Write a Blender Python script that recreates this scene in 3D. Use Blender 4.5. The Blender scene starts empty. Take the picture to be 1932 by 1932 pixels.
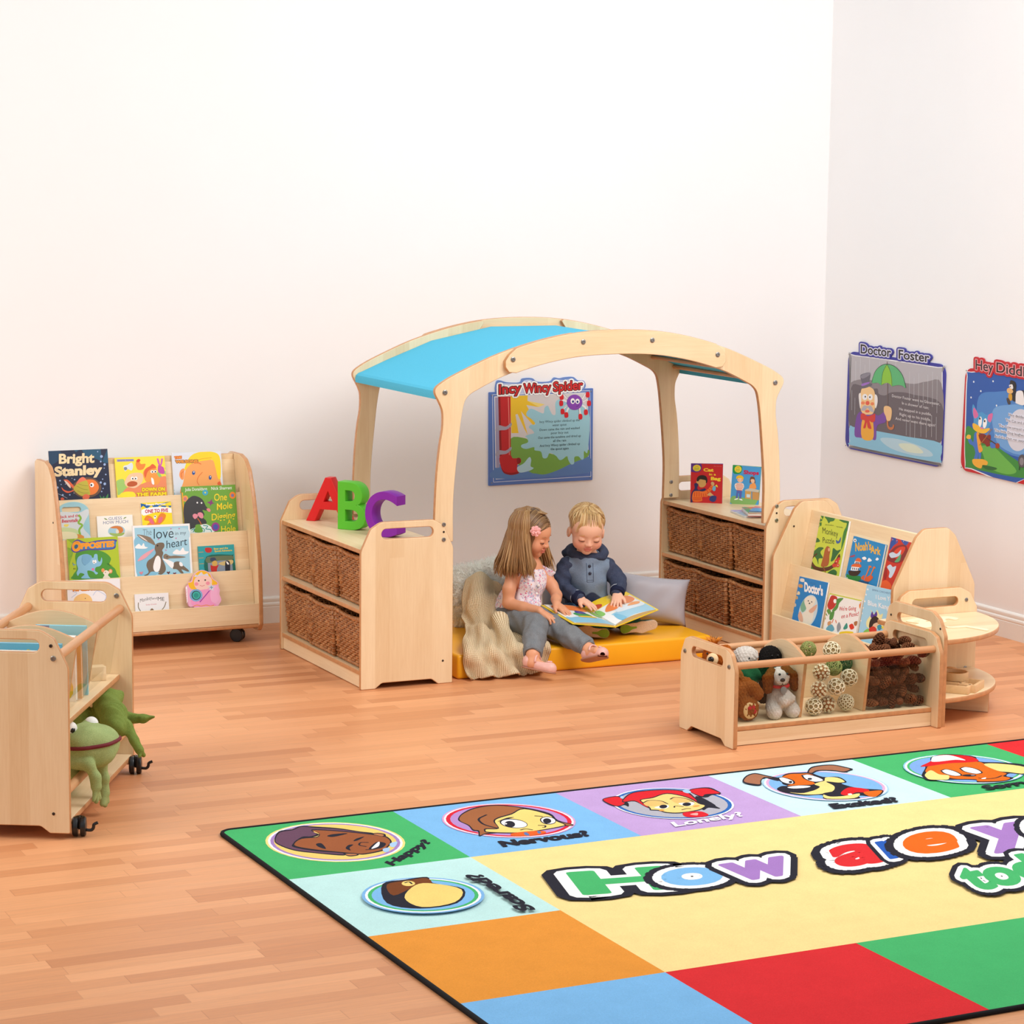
import bpy, bmesh, math, random
from mathutils import Vector, Matrix, noise
SC = bpy.context.scene
COL = SC.collection
PI = math.pi
R = math.radians

def lin(h):
    if isinstance(h, str):
        h = h.lstrip('#')
        h = [int(h[i:i + 2], 16) for i in (0, 2, 4)]
    return tuple(((c / 255) / 12.92 if c / 255 <= .04045 else ((c / 255 + .055) / 1.055) ** 2.4) for c in h) + (1.0,)

# ---------------------------------------------------------------- materials
class NT:
    def __init__(s, name):
        s.m = bpy.data.materials.new(name)
        s.m.use_nodes = True
        s.t = s.m.node_tree
        s.t.nodes.clear()
        s.out = s.n('ShaderNodeOutputMaterial')
    def n(s, typ, **kw):
        nd = s.t.nodes.new(typ)
        for k, v in kw.items():
            if k.startswith('i_'):
                key = k[2:]
                key = int(key) if key.isdigit() else key.replace('_', ' ')
                nd.inputs[key].default_value = v
            else:
                setattr(nd, k, v)
        return nd
    def l(s, a, b):
        s.t.links.new(a, b)
    def math(s, op, a, b=None, c=None):
        nd = s.n('ShaderNodeMath', operation=op)
        for i, v in enumerate((a, b, c)):
            if v is None: continue
            if isinstance(v, (int, float)): nd.inputs[i].default_value = v
            else: s.l(v, nd.inputs[i])
        return nd.outputs[0]
    def mix(s, f, a, b, mode='MIX'):
        nd = s.n('ShaderNodeMix', data_type='RGBA', blend_type=mode)
        for i, v in ((0, f), (6, a), (7, b)):
            if isinstance(v, (int, float)): nd.inputs[i].default_value = v
            elif isinstance(v, tuple): nd.inputs[i].default_value = v
            else: s.l(v, nd.inputs[i])
        return nd.outputs[2]
    def ramp(s, f, stops, interp='LINEAR'):
        nd = s.n('ShaderNodeValToRGB')
        cr = nd.color_ramp
        cr.interpolation = interp
        while len(cr.elements) < len(stops): cr.elements.new(.5)
        for e, (p, c) in zip(cr.elements, stops):
            e.position = p
            e.color = c
        s.l(f, nd.inputs[0])
        return nd.outputs[0]
    def bsdf(s, color=None, rough=.5, spec=.5, **kw):
        b = s.n('ShaderNodeBsdfPrincipled')
        if color is not None:
            if isinstance(color, tuple): b.inputs['Base Color'].default_value = color
            else: s.l(color, b.inputs['Base Color'])
        if isinstance(rough, (int, float)): b.inputs['Roughness'].default_value = rough
        else: s.l(rough, b.inputs['Roughness'])
        b.inputs['Specular IOR Level'].default_value = spec
        for k, v in kw.items(): b.inputs[k.replace('_', ' ')].default_value = v
        s.l(b.outputs[0], s.out.inputs[0])
        return b
    def bump(s, b, h, strength=.3, dist=.01):
        nd = s.n('ShaderNodeBump')
        nd.inputs['Strength'].default_value = strength
        nd.inputs['Distance'].default_value = dist
        s.l(h, nd.inputs['Height'])
        s.l(nd.outputs[0], b.inputs['Normal'])
    def coord(s, scale=(1, 1, 1), kind='Object'):
        tc = s.n('ShaderNodeTexCoord')
        mp = s.n('ShaderNodeMapping')
        mp.inputs['Scale'].default_value = scale
        s.l(tc.outputs[kind], mp.inputs[0])
        return mp.outputs[0]
    def noise(s, vec, scale=5, detail=3, rough=.5, dist=0):
        nd = s.n('ShaderNodeTexNoise')
        nd.inputs['Scale'].default_value = scale
        nd.inputs['Detail'].default_value = detail
        nd.inputs['Roughness'].default_value = rough
        nd.inputs['Distortion'].default_value = dist
        s.l(vec, nd.inputs['Vector'])
        return nd.outputs['Fac']

def plain(name, col, rough=.5, spec=.5, noise_amt=0, noise_scale=60, bump=0, **kw):
    t = NT(name)
    c = lin(col) if not isinstance(col, tuple) or len(col) != 4 else col
    if noise_amt or bump:
        v = t.coord()
        f = t.noise(v, noise_scale, 4, .6)
        lo = tuple(x * (1 - noise_amt) for x in c[:3]) + (1,)
        hi = tuple(min(1, x * (1 + noise_amt)) for x in c[:3]) + (1,)
        colr = t.ramp(f, [(.3, lo), (.7, hi)])
        b = t.bsdf(colr, rough, spec, **kw)
        if bump: t.bump(b, f, bump, .004)
    else:
        t.bsdf(c, rough, spec, **kw)
    return t.m

def wood(name, axis, base, dark, strip=.062, rough=.38, amt=1.0):
    """veneer with glued strips running along the grain axis"""
    t = NT(name)
    tc = t.n('ShaderNodeTexCoord')
    sp = t.n('ShaderNodeSeparateXYZ')
    t.l(tc.outputs['Object'], sp.inputs[0])
    ax = 'XYZ'.index(axis)
    oth = [i for i in range(3) if i != ax]
    cross = t.math('ADD', sp.outputs[oth[0]], sp.outputs[oth[1]])
    rowf = t.math('FLOOR', t.math('DIVIDE', cross, strip))
    wn = t.n('ShaderNodeTexWhiteNoise', noise_dimensions='1D')
    t.l(rowf, wn.inputs['W'])
    along = t.math('ADD', sp.outputs[ax], t.math('MULTIPLY', wn.outputs[0], 3.7))
    seg = t.math('FLOOR', t.math('DIVIDE', along, 1.9))
    wn2 = t.n('ShaderNodeTexWhiteNoise', noise_dimensions='2D')
    cb = t.n('ShaderNodeCombineXYZ')
    t.l(rowf, cb.inputs[0]); t.l(seg, cb.inputs[1])
    t.l(cb.outputs[0], wn2.inputs['Vector'])
    sc = [55, 55, 55]; sc[ax] = 3.0
    mp = t.n('ShaderNodeMapping')
    mp.inputs['Scale'].default_value = sc
    t.l(tc.outputs['Object'], mp.inputs[0])
    fine = t.noise(mp.outputs[0], 3.0, 4, .6, .3)
    sc2 = [9, 9, 9]; sc2[ax] = 1.2
    mp2 = t.n('ShaderNodeMapping')
    mp2.inputs['Scale'].default_value = sc2
    t.l(tc.outputs['Object'], mp2.inputs[0])
    wide = t.noise(mp2.outputs[0], 1.3, 3, .5, .8)
    f = t.math('ADD', t.math('MULTIPLY', wn2.outputs[0], .30 * amt),
               t.math('ADD', t.math('MULTIPLY', fine, .40 * amt), t.math('MULTIPLY', wide, .45 * amt)))
    colr = t.ramp(f, [(.25, lin(base)), (1.15, lin(dark))])
    b = t.bsdf(colr, rough, .4)
    t.bump(b, fine, .03, .001)
    return t.m

MAPLE = {a: wood('maple_' + a, a, (250, 228, 190), (222, 186, 138)) for a in 'XYZ'}
BEECH = {a: wood('beech_' + a, a, (226, 176, 130), (190, 126, 78), .2) for a in 'XYZ'}
EDGE = plain('edge_band', (202, 146, 98), .35, .5, .12, 40)
METAL = plain('bolt_steel', (150, 148, 145), .3, .5, Metallic=.9)
HOLE = plain('dark_hole', (60, 42, 28), .6)
BLACKP = plain('black_plastic', (22, 22, 24), .3)

def acrylic():
    t = NT('clear_acrylic')
    g = t.n('ShaderNodeBsdfGlossy'); g.inputs['Roughness'].default_value = .03
    tr = t.n('ShaderNodeBsdfTransparent'); tr.inputs[0].default_value = (.97, .98, .97, 1)
    fr = t.n('ShaderNodeFresnel'); fr.inputs[0].default_value = 1.45
    mx = t.n('ShaderNodeMixShader')
    geo = t.n('ShaderNodeNewGeometry')
    k = t.math('MULTIPLY', fr.outputs[0], t.math('SUBTRACT', 1, geo.outputs['Backfacing']))
    t.l(k, mx.inputs[0]); t.l(tr.outputs[0], mx.inputs[1]); t.l(g.outputs[0], mx.inputs[2])
    t.l(mx.outputs[0], t.out.inputs[0])
    return t.m
ACRYLIC = acrylic()

def colattr(name, rough=.35, spec=.5, fuzz=0, **kw):
    t = NT(name)
    a = t.n('ShaderNodeAttribute', attribute_name='Col')
    if fuzz:
        v = t.coord()
        f = t.noise(v, 260, 3, .7)
        f2 = t.noise(v, 9, 3, .6)
        k = t.math('MULTIPLY_ADD', f, fuzz, 1 - fuzz * .5)
        k = t.math('MULTIPLY', k, t.math('MULTIPLY_ADD', f2, fuzz * .5, 1 - fuzz * .25))
        cm = t.n('ShaderNodeVectorMath', operation='SCALE')
        t.l(a.outputs['Color'], cm.inputs[0]); t.l(k, cm.inputs['Scale'])
        b = t.bsdf(cm.outputs[0], rough, spec, **kw)
        t.bump(b, f, .5, .004)
    else:
        b = t.bsdf(a.outputs['Color'], rough, spec, **kw)
    return t.m
PRINT = colattr('printed_card', .3, .5)
SIGN = colattr('printed_board', .42, .4)
PILE = colattr('rug_pile', .95, .1, .35)

# ---------------------------------------------------------------- objects
def link(name, me, parent=None, loc=None, rot=None):
    o = bpy.data.objects.new(name, me)
    COL.objects.link(o)
    if parent is not None: o.parent = parent
    if loc is not None: o.location = loc
    if rot is not None: o.rotation_euler = rot
    return o

def thing(name, label, cat, loc=(0, 0, 0), rz=0, group=None):
    o = link(name, None, None, loc, (0, 0, rz))
    o.empty_display_size = .05
    return tag(o, label, cat, group)

def tag(o, label, cat, group=None, kind=None):
    o['label'] = label
    o['category'] = cat
    if group: o['group'] = group
    if kind: o['kind'] = kind
    return o

def dup(root, loc=None, rot=None, label=None, group=None, scale=None):
    r = root.copy(); COL.objects.link(r)
    if loc is not None: r.location = loc
    if rot is not None: r.rotation_euler = rot
    if scale is not None: r.scale = scale
    if label: r['label'] = label
    if group: r['group'] = group
    for ch in list(root.children):
        c = ch.copy(); COL.objects.link(c); c.parent = r
        for g in list(ch.children):
            d = g.copy(); COL.objects.link(d); d.parent = c
    return r

def done(name, bm, mats, parent=None, loc=None, rot=None, smooth=None):
    me = bpy.data.meshes.new(name)
    bm.normal_update()
    bm.to_mesh(me); bm.free()
    return fin(name, me, mats, parent, loc, rot, smooth)

def fin(name, me, mats, parent=None, loc=None, rot=None, smooth=None):
    if not isinstance(mats, (list, tuple)): mats = [mats]
    for m in mats: me.materials.append(m)
    if smooth == 1:
        me.polygons.foreach_set('use_smooth', [True] * len(me.polygons))
    elif smooth:
        me.polygons.foreach_set('use_smooth', [True] * len(me.polygons))
        me.set_sharp_from_angle(angle=R(smooth))
    return link(name, me, parent, loc, rot)

def struct(o):
    o['kind'] = 'structure'
    return o

# ---------------------------------------------------------------- shapes
def fillet(pts, seg=6):
    """[(x, y, r)] -> polygon with rounded corners"""
    out = []
    n = len(pts)
    for i, p in enumerate(pts):
        r = p[2] if len(p) > 2 else 0
        P = Vector(p[:2])
        if r <= 0: out.append(tuple(P)); continue
        A = Vector(pts[i - 1][:2]) - P
        B = Vector(pts[(i + 1) % n][:2]) - P
        la, lb = A.length, B.length
        A.normalize(); B.normalize()
        ang = A.angle(B)
        if ang > PI - .02: out.append(tuple(P)); continue
        d = min(r / math.tan(ang / 2), la * .49, lb * .49)
        rr = d * math.tan(ang / 2)
        c = P + (A + B).normalized() * (rr / math.sin(ang / 2))
        a0 = P + A * d - c
        a1 = P + B * d - c
        th = a0.angle(a1)
        sg = 1 if a0.x * a1.y - a0.y * a1.x > 0 else -1
        for k in range(seg + 1):
            t = th * k / seg * sg
            out.append((c.x + a0.x * math.cos(t) - a0.y * math.sin(t), c.y + a0.x * math.sin(t) + a0.y * math.cos(t)))
    return out

def cr(pts, n=6, closed=False):
    """Catmull-Rom through points (any dimension)"""
    V = [Vector(p) for p in pts]
    m = len(V)
    out = []
    rng = range(m) if closed else range(m - 1)
    for i in rng:
        if closed:
            a, b, c, d = V[i - 1], V[i], V[(i + 1) % m], V[(i + 2) % m]
        else:
            b, c = V[i], V[i + 1]
            a = V[i - 1] if i > 0 else b * 2 - c
            d = V[i + 2] if i + 2 < m else c * 2 - b
        for k in range(n):
            t = k / n
            out.append(.5 * ((2 * b) + (c - a) * t + (2 * a - 5 * b + 4 * c - d) * t * t + (3 * b - a - 3 * c + d) * t ** 3))
    if not closed: out.append(V[-1].copy())
    return out

def slot(cx, cy, w, h, seg=8):
    r = h / 2
    o = []
    for k in range(seg + 1):
        a = -PI / 2 + PI * k / seg
        o.append((cx + w / 2 - r + r * math.cos(a), cy + r * math.sin(a)))
    for k in range(seg + 1):
        a = PI / 2 + PI * k / seg
        o.append((cx - w / 2 + r + r * math.cos(a), cy + r * math.sin(a)))
    return o

def curve_mesh(loops, t, bev=.003, res=2):
    cu = bpy.data.curves.new('c', 'CURVE')
    cu.dimensions = '2D'
    cu.fill_mode = 'BOTH'
    for lp in loops:
        sp = cu.splines.new('POLY')
        sp.points.add(len(lp) - 1)
        for q, p in zip(sp.points, lp): q.co = (p[0], p[1], 0, 1)
        sp.use_cyclic_u = True
    cu.extrude = max(t / 2 - bev, 0)
    cu.bevel_depth = bev
    cu.bevel_resolution = res
    if bev: cu.offset = -bev
    o = bpy.data.objects.new('c', cu)
    me = o.to_mesh().copy()
    o.to_mesh_clear()
    bpy.data.objects.remove(o)
    bpy.data.curves.remove(cu)
    me.materials.clear()
    return me

AXM = {'X': Matrix(((0, 0, 1, 0), (1, 0, 0, 0), (0, 1, 0, 0), (0, 0, 0, 1))),      # (a,b,n) -> (n,a,b)
       'Y': Matrix(((1, 0, 0, 0), (0, 0, -1, 0), (0, 1, 0, 0), (0, 0, 0, 1))),     # (a,b,n) -> (a,-n,b)
       'Z': Matrix.Identity(4)}

def panel(name, loops, t, axis, pos, face, edge=None, parent=None, bev=.003, loc=None, rot=None):
    """board cut from a sheet: loops are outline (and holes) in the board's plane"""
    me = curve_mesh(loops, t, bev)
    edge = edge or EDGE
    for p in me.polygons:
        p.material_index = 0 if abs(p.normal.z) > .93 else 1
    M = AXM[axis].copy()
    off = {'X': (pos, 0, 0), 'Y': (0, pos, 0), 'Z': (0, 0, pos)}[axis]
    me.transform(Matrix.Translation(off) @ M)
    if M.determinant() < 0: me.flip_normals()
    return fin(name, me, [face, edge], parent, loc, rot, 40)

def rect(x0, y0, x1, y1, r=0):
    if r: return fillet([(x0, y0, r), (x1, y0, r), (x1, y1, r), (x0, y1, r)])
    return [(x0, y0), (x1, y0), (x1, y1), (x0, y1)]

def bx(bm, c, s, rot=None, bev=0, mi=0, seg=2):
    M = Matrix.Translation(c) @ (rot.to_4x4() if rot else Matrix.Identity(4)) @ Matrix.Diagonal((*s, 1))
    r = bmesh.ops.create_cube(bm, size=1, matrix=M)
    fs = set()
    for v in r['verts']:
        for f in v.link_faces: fs.add(f)
    for f in fs: f.material_index = mi
    if bev:
        es = list({e for f in fs for e in f.edges})
        rr = bmesh.ops.bevel(bm, geom=es, offset=bev, segments=seg, affect='EDGES', profile=.5)
        for f in rr['faces']: f.material_index = mi
    return r['verts']

def tube(bm, pts, rad, seg=10, mi=0, caps=True, closed=False):
    """sweep a circle; rad is a number or a list"""
    P = [Vector(p) for p in pts]
    n = len(P)
    rs = rad if isinstance(rad, (list, tuple)) else [rad] * n
    rings = []
    prev = None
    for i in range(n):
        if closed: d = P[(i + 1) % n] - P[i - 1]
        else: d = P[min(i + 1, n - 1)] - P[max(i - 1, 0)]
        d.normalize()
        if prev is None:
            up = Vector((0, 0, 1)) if abs(d.z) < .9 else Vector((1, 0, 0))
            a = d.cross(up).normalized()
        else:
            a = (prev - d * prev.dot(d)).normalized()
        prev = a
        b = d.cross(a)
        rings.append([bm.verts.new(P[i] + (a * math.cos(2 * PI * k / seg) + b * math.sin(2 * PI * k / seg)) * rs[i]) for k in range(seg)])
    m = n if closed else n - 1
    for i in range(m):
        A, B = rings[i], rings[(i + 1) % n]
        for k in range(seg):
            f = bm.faces.new((A[k], A[(k + 1) % seg], B[(k + 1) % seg], B[k]))
            f.material_index = mi
            f.smooth = True
    if caps and not closed:
        f = bm.faces.new(rings[0][::-1]); f.material_index = mi
        f = bm.faces.new(rings[-1]); f.material_index = mi

def lathe(bm, prof, seg=24, M=None, mi=0, cap=True):
    """profile [(r, z)] turned about Z"""
    M = M or Matrix.Identity(4)
    rings = []
    for r, z in prof:
        rings.append([bm.verts.new(M @ Vector((r * math.cos(2 * PI * k / seg), r * math.sin(2 * PI * k / seg), z))) for k in range(seg)])
    for A, B in zip(rings, rings[1:]):
        for k in range(seg):
            f = bm.faces.new((A[k], A[(k + 1) % seg], B[(k + 1) % seg], B[k]))
            f.material_index = mi; f.smooth = True
    if cap:
        for ring in (rings[0][::-1], rings[-1]):
            try:
                f = bm.faces.new(ring); f.material_index = mi
            except ValueError: pass

def ball(bm, c, r, sub=3, M=None, mi=0, scale=(1, 1, 1)):
    T = Matrix.Translation(c) @ (M or Matrix.Identity(4)) @ Matrix.Diagonal((r * scale[0], r * scale[1], r * scale[2], 1))
    q = bmesh.ops.create_icosphere(bm, subdivisions=sub, radius=1, matrix=T)
    for v in q['verts']:
        for f in v.link_faces: f.material_index = mi; f.smooth = True
    return q['verts']

def disc(name, c, r, t, axis, mat, parent):
    """bolt head / screw cap with a small socket"""
    bm = bmesh.new()
    M = {'X': Matrix.Rotation(-PI / 2, 4, 'Y'), 'Y': Matrix.Rotation(PI / 2, 4, 'X'), 'Z': Matrix.Identity(4)}[axis]
    lathe(bm, [(r, 0), (r, t * .7), (r * .85, t), (r * .45, t), (r * .4, t * .4)], 14, Matrix.Translation(c) @ M)
    return done(name, bm, mat, parent, smooth=40)
# ================================================================ room
def floor_mat():
    t = NT('beech_laminate')
    tc = t.n('ShaderNodeTexCoord')
    sp = t.n('ShaderNodeSeparateXYZ')
    t.l(tc.outputs['Object'], sp.inputs[0])
    row = t.math('FLOOR', t.math('DIVIDE', sp.outputs[1], .066))
    wn = t.n('ShaderNodeTexWhiteNoise', noise_dimensions='1D'); t.l(row, wn.inputs['W'])
    xs = t.math('ADD', sp.outputs[0], t.math('MULTIPLY', wn.outputs[0], 5.3))
    seg = t.math('FLOOR', t.math('DIVIDE', xs, .52))
    cb = t.n('ShaderNodeCombineXYZ'); t.l(row, cb.inputs[0]); t.l(seg, cb.inputs[1])
    wn2 = t.n('ShaderNodeTexWhiteNoise', noise_dimensions='2D'); t.l(cb.outputs[0], wn2.inputs['Vector'])
    off = t.n('ShaderNodeVectorMath', operation='MULTIPLY_ADD')
    t.l(wn2.outputs['Color'], off.inputs[0]); off.inputs[1].default_value = (7, 7, 7); t.l(tc.outputs['Object'], off.inputs[2])
    mp = t.n('ShaderNodeMapping'); mp.inputs['Scale'].default_value = (2.2, 34, 1); t.l(off.outputs[0], mp.inputs[0])
    grain = t.noise(mp.outputs[0], 2.5, 5, .62, .6)
    mp2 = t.n('ShaderNodeMapping'); mp2.inputs['Scale'].default_value = (9, 120, 1); t.l(off.outputs[0], mp2.inputs[0])
    fine = t.noise(mp2.outputs[0], 4, 2, .5)
    tone = t.ramp(wn2.outputs[0], [(0, lin((196, 128, 84))), (.16, lin((206, 138, 92))), (.5, lin((216, 149, 102))), (1, lin((226, 160, 112)))])
    g = t.math('ADD', t.math('MULTIPLY', grain, .34), t.math('MULTIPLY', fine, .14))
    k = t.math('ADD', g, .78)
    cm = t.n('ShaderNodeVectorMath', operation='SCALE'); t.l(tone, cm.inputs[0]); t.l(k, cm.inputs['Scale'])
    # thin joints between the strips
    fy = t.math('FRACT', t.math('DIVIDE', sp.outputs[1], .066))
    jy = t.math('LESS_THAN', fy, .022)
    fx = t.math('FRACT', t.math('DIVIDE', xs, .52))
    jx = t.math('LESS_THAN', fx, .004)
    j = t.math('MAXIMUM', jy, jx)
    colr = t.mix(t.math('MULTIPLY', j, .28), cm.outputs[0], lin((120, 66, 38)))
    rough = t.math('MULTIPLY_ADD', grain, .12, .36)
    b = t.bsdf(colr, rough, .35)
    return t.m

FLOOR = floor_mat()
WALL = plain('painted_wall', (247, 246, 246), .85, .2, .006, 3)
SKIRT = plain('white_gloss_trim', (240, 238, 233), .35, .5)

bm = bmesh.new(); bx(bm, (-4.0, -4.25, -.05), (10.4, 9.1, .1))
struct(done('floor', bm, FLOOR))
bm = bmesh.new(); bx(bm, (-4.5, .06, 1.65), (9.24, .12, 3.3))
struct(done('wall_back', bm, WALL))
bm = bmesh.new(); bx(bm, (.06, -4.35, 1.65), (.12, 8.7, 3.3))
struct(done('wall_right', bm, WALL))

def skirting(name, p0, p1, inward):
    """moulded skirting: ogee top, flat face"""
    prof = [(0, 0), (.018, 0), (.018, .074), (.0165, .077), (.018, .080), (.0185, .086), (.0165, .092), (.012, .096), (.0125, .101), (.0135, .106), (.012, .113), (.007, .1185), (0, .121)]
    bm = bmesh.new()
    a, b = Vector(p0), Vector(p1)
    iv = Vector(inward)
    ra = [bm.verts.new(a + iv * d + Vector((0, 0, z))) for d, z in prof]
    rb = [bm.verts.new(b + iv * d + Vector((0, 0, z))) for d, z in prof]
    n = len(prof)
    for i in range(n):
        bm.faces.new((ra[i], ra[(i + 1) % n], rb[(i + 1) % n], rb[i]))
    bm.faces.new(ra[::-1]); bm.faces.new(rb)
    bmesh.ops.recalc_face_normals(bm, faces=bm.faces)
    return struct(done(name, bm, SKIRT, smooth=25))
skirting('baseboard_back', (-9.1, 0, 0), (-.018, 0, 0), (0, -1, 0))
skirting('baseboard_right', (0, 0, 0), (0, -8.6, 0), (-1, 0, 0))
# ================================================================ furniture
def end_profile(w=.40, top=.672, foot=.022, z0=0.0):
    """end panel of the storage units: shouldered top, notched foot"""
    L = [(0, z0, .006), (.063, z0, .01), (.092, z0 + foot, .02), (w - .092, z0 + foot, .02), (w - .063, z0, .01), (w, z0, .006),
         (w, top - .115, .05), (w - .042, top - .026, .02), (w - .085, top, .05), (.085, top, .05), (.042, top - .026, .02), (0, top - .115, .05)]
    return fillet(L)

CAB_Y = -1.544
CAB_LEN = .938
def storage_unit(x0, label):
    t = thing('storage_unit', label, 'storage unit', (x0, CAB_Y, 0))
    sl = slot(.2, .6235, .224, .041)
    for v in (.009, CAB_LEN - .009):
        panel('side_panel', [end_profile(), sl], .018, 'Y', v, MAPLE['Z'], None, t, .0035)
    for z, nm in ((.5634, 'top_shelf'), (.3212, 'middle_shelf'), (.0741, 'bottom_shelf')):
        panel(nm, [rect(.006, .018, .392, CAB_LEN - .018)], .018, 'Z', z - .009, MAPLE['Y'], None, t, .003)
    panel('plinth', [rect(.0185, .003, CAB_LEN - .0185, .055)], .015, 'X', .020, MAPLE['Y'], MAPLE['Y'], t, .001)
    panel('back_panel', [rect(.0185, .003, CAB_LEN - .0185, .545)], .008, 'X', .386, MAPLE['Z'], None, t, .001)
    inner = .357 if x0 < -2 else .051
    for z in (.649, .588):
        disc('bolt', (inner, .0005, z), .0085, .004, 'Y', METAL, t)
    disc('screw_hole', (inner, .0008, .619), .0045, .002, 'Y', HOLE, t)
    disc('screw_hole', (inner, .0008, .094), .0045, .002, 'Y', HOLE, t)
    return t
CABL = storage_unit(-3.122, 'maple storage unit of six wicker baskets with the red, green and purple letters on top')
CABR = storage_unit(-1.2583, 'maple storage unit of six wicker baskets with picture books standing on top')

# ---------------------------------------------------------------- wicker baskets
def wick_mat():
    t = NT('wicker')
    v = t.coord()
    f = t.noise(v, 45, 3, .6)
    g = t.noise(v, 260, 2, .5)
    c = t.ramp(f, [(.28, lin((122, 74, 38))), (.5, lin((172, 112, 64))), (.72, lin((206, 148, 94)))])
    b = t.bsdf(c, .42, .5)
    t.bump(b, g, .15, .002)
    return t.m
WICK = wick_mat()
BW, BD, BH = .282, .340, .212
def basket():
    t = thing('wicker_basket', '', 'basket')
    rnd = random.Random(3)
    # front is -X; local origin at base centre, x depth, y width
    def peri(z, k):
        """point at parameter k in [0,1) round the wall at height z"""
        f = z / BH
        hw = (BW * (.455 + .045 * f)); hd = BD * (.46 + .04 * f)
        r = .02
        P = 2 * (2 * hw + 2 * hd)
        s = k * P
        if s < 2 * hw: x, y, n = -hd, -hw + s, (-1, 0)
        elif s < 2 * hw + 2 * hd: x, y, n = -hd + (s - 2 * hw), hw, (0, 1)
        elif s < 4 * hw + 2 * hd: x, y, n = hd, hw - (s - 2 * hw - 2 * hd), (1, 0)
        else: x, y, n = hd - (s - 4 * hw - 2 * hd), -hw, (0, -1)
        return Vector((x, y, 0)), Vector((n[0], n[1], 0))
    stakes = 52
    bm = bmesh.new()
    rows = 18
    seg = stakes * 3
    for r_ in range(rows):
        z = .022 + (BH - .04) * r_ / (rows - 1)
        for ply in (0,):
            pts = []
            for i in range(seg):
                k = i / seg
                p, n = peri(z, k)
                a = math.sin(PI * (k * stakes + r_))
                dip = -.006 * max(0, 1 - (p.y / (BW * .42)) ** 2) * (z / BH) ** 2 if n.x < -.5 else 0
                pts.append(p + n * (.0040 * a + rnd.uniform(-.0006, .0006)) + Vector((0, 0, z + dip + rnd.uniform(-.0012, .0012))))
            tube(bm, pts, .0047, 6, closed=True)
    done('woven_wall', bm, WICK, t, smooth=1)
    bm = bmesh.new()
    for i in range(stakes):
        k = (i + .5) / stakes
        p0, n = peri(.004, k); p1, n1 = peri(BH - .02, k)
        tube(bm, [p0 + Vector((0, 0, .006)), p1 + Vector((0, 0, BH - .02))], .0042, 5)
    done('stakes', bm, WICK, t, smooth=1)
    for hx in (-1, 1):
        for hy in (-1, 1):
            bm = bmesh.new()
            pts = [Vector((hx * BD * (.46 + .04 * f), hy * BW * (.455 + .045 * f), .004 + (BH - .004) * f)) for f in (0, .5, 1)]
            tube(bm, pts, .0095, 8)
            for q in range(10):
                f = (q + .5) / 10
                c = Vector((hx * BD * (.46 + .04 * f), hy * BW * (.455 + .045 * f), .004 + (BH - .004) * f))
                ring = [c + Vector((math.cos(2 * PI * j / 8) * .0112, math.sin(2 * PI * j / 8) * .0112, .0022 * math.cos(2 * PI * j / 8))) for j in range(8)]
                tube(bm, ring, .0035, 5, closed=True)
            done('corner_post', bm, WICK, t, smooth=1)
    for nm, z, rr in (('rim', BH - .008, .0062), ('base_braid', .012, .0065)):
        bm = bmesh.new()
        for ph in (0, 1, 2):
            pts = []
            n_ = 180
            for i in range(n_):
                k = i / n_
                p, n = peri(z, k)
                a = 2 * PI * (k * 34 + ph / 3)
                dip = -.007 * max(0, 1 - (p.y / (BW * .44)) ** 2) if (n.x < -.5 and z > .1) else 0
                pts.append(p + n * (.0055 * math.cos(a) + .002) + Vector((0, 0, z + dip + .0055 * math.sin(a))))
            tube(bm, pts, .0042, 5, closed=True)
        done(nm, bm, WICK, t, smooth=1)
    bm = bmesh.new(); bx(bm, (0, 0, .006), (BD * .9, BW * .9, .006))
    done('base', bm, WICK, t)
    return t
bk0 = basket()
rnd = random.Random(11)
used = False
for cab, x0, nm in ((CABL, -3.122, 'left unit below the letters'), (CABR, -1.2583, 'right unit below reading books')):
    for zi, z, tier in ((0, .3212, 'upper'), (1, .0741, 'lower')):
        for k, wh in ((0, 'nearest'), (1, 'middle'), (2, 'farthest')):
            y = CAB_Y + .018 + .152 + k * .3005
            x = x0 + .012 + BD * .5 + (.004, .0, .01)[k] + (.012 if zi == 0 else 0)
            rz = rnd.uniform(-.045, .03)
            lab = '%s wicker basket of three on the %s shelf of the %s' % (wh, tier, nm)
            loc = (x, y, z + .0005)
            if not used:
                bk0.location = loc; bk0.rotation_euler = (0, 0, rz); bk0['label'] = lab; bk0['group'] = 'wicker storage baskets'; used = True
            else:
                dup(bk0, loc, (0, 0, rz), lab, 'wicker storage baskets')

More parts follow.
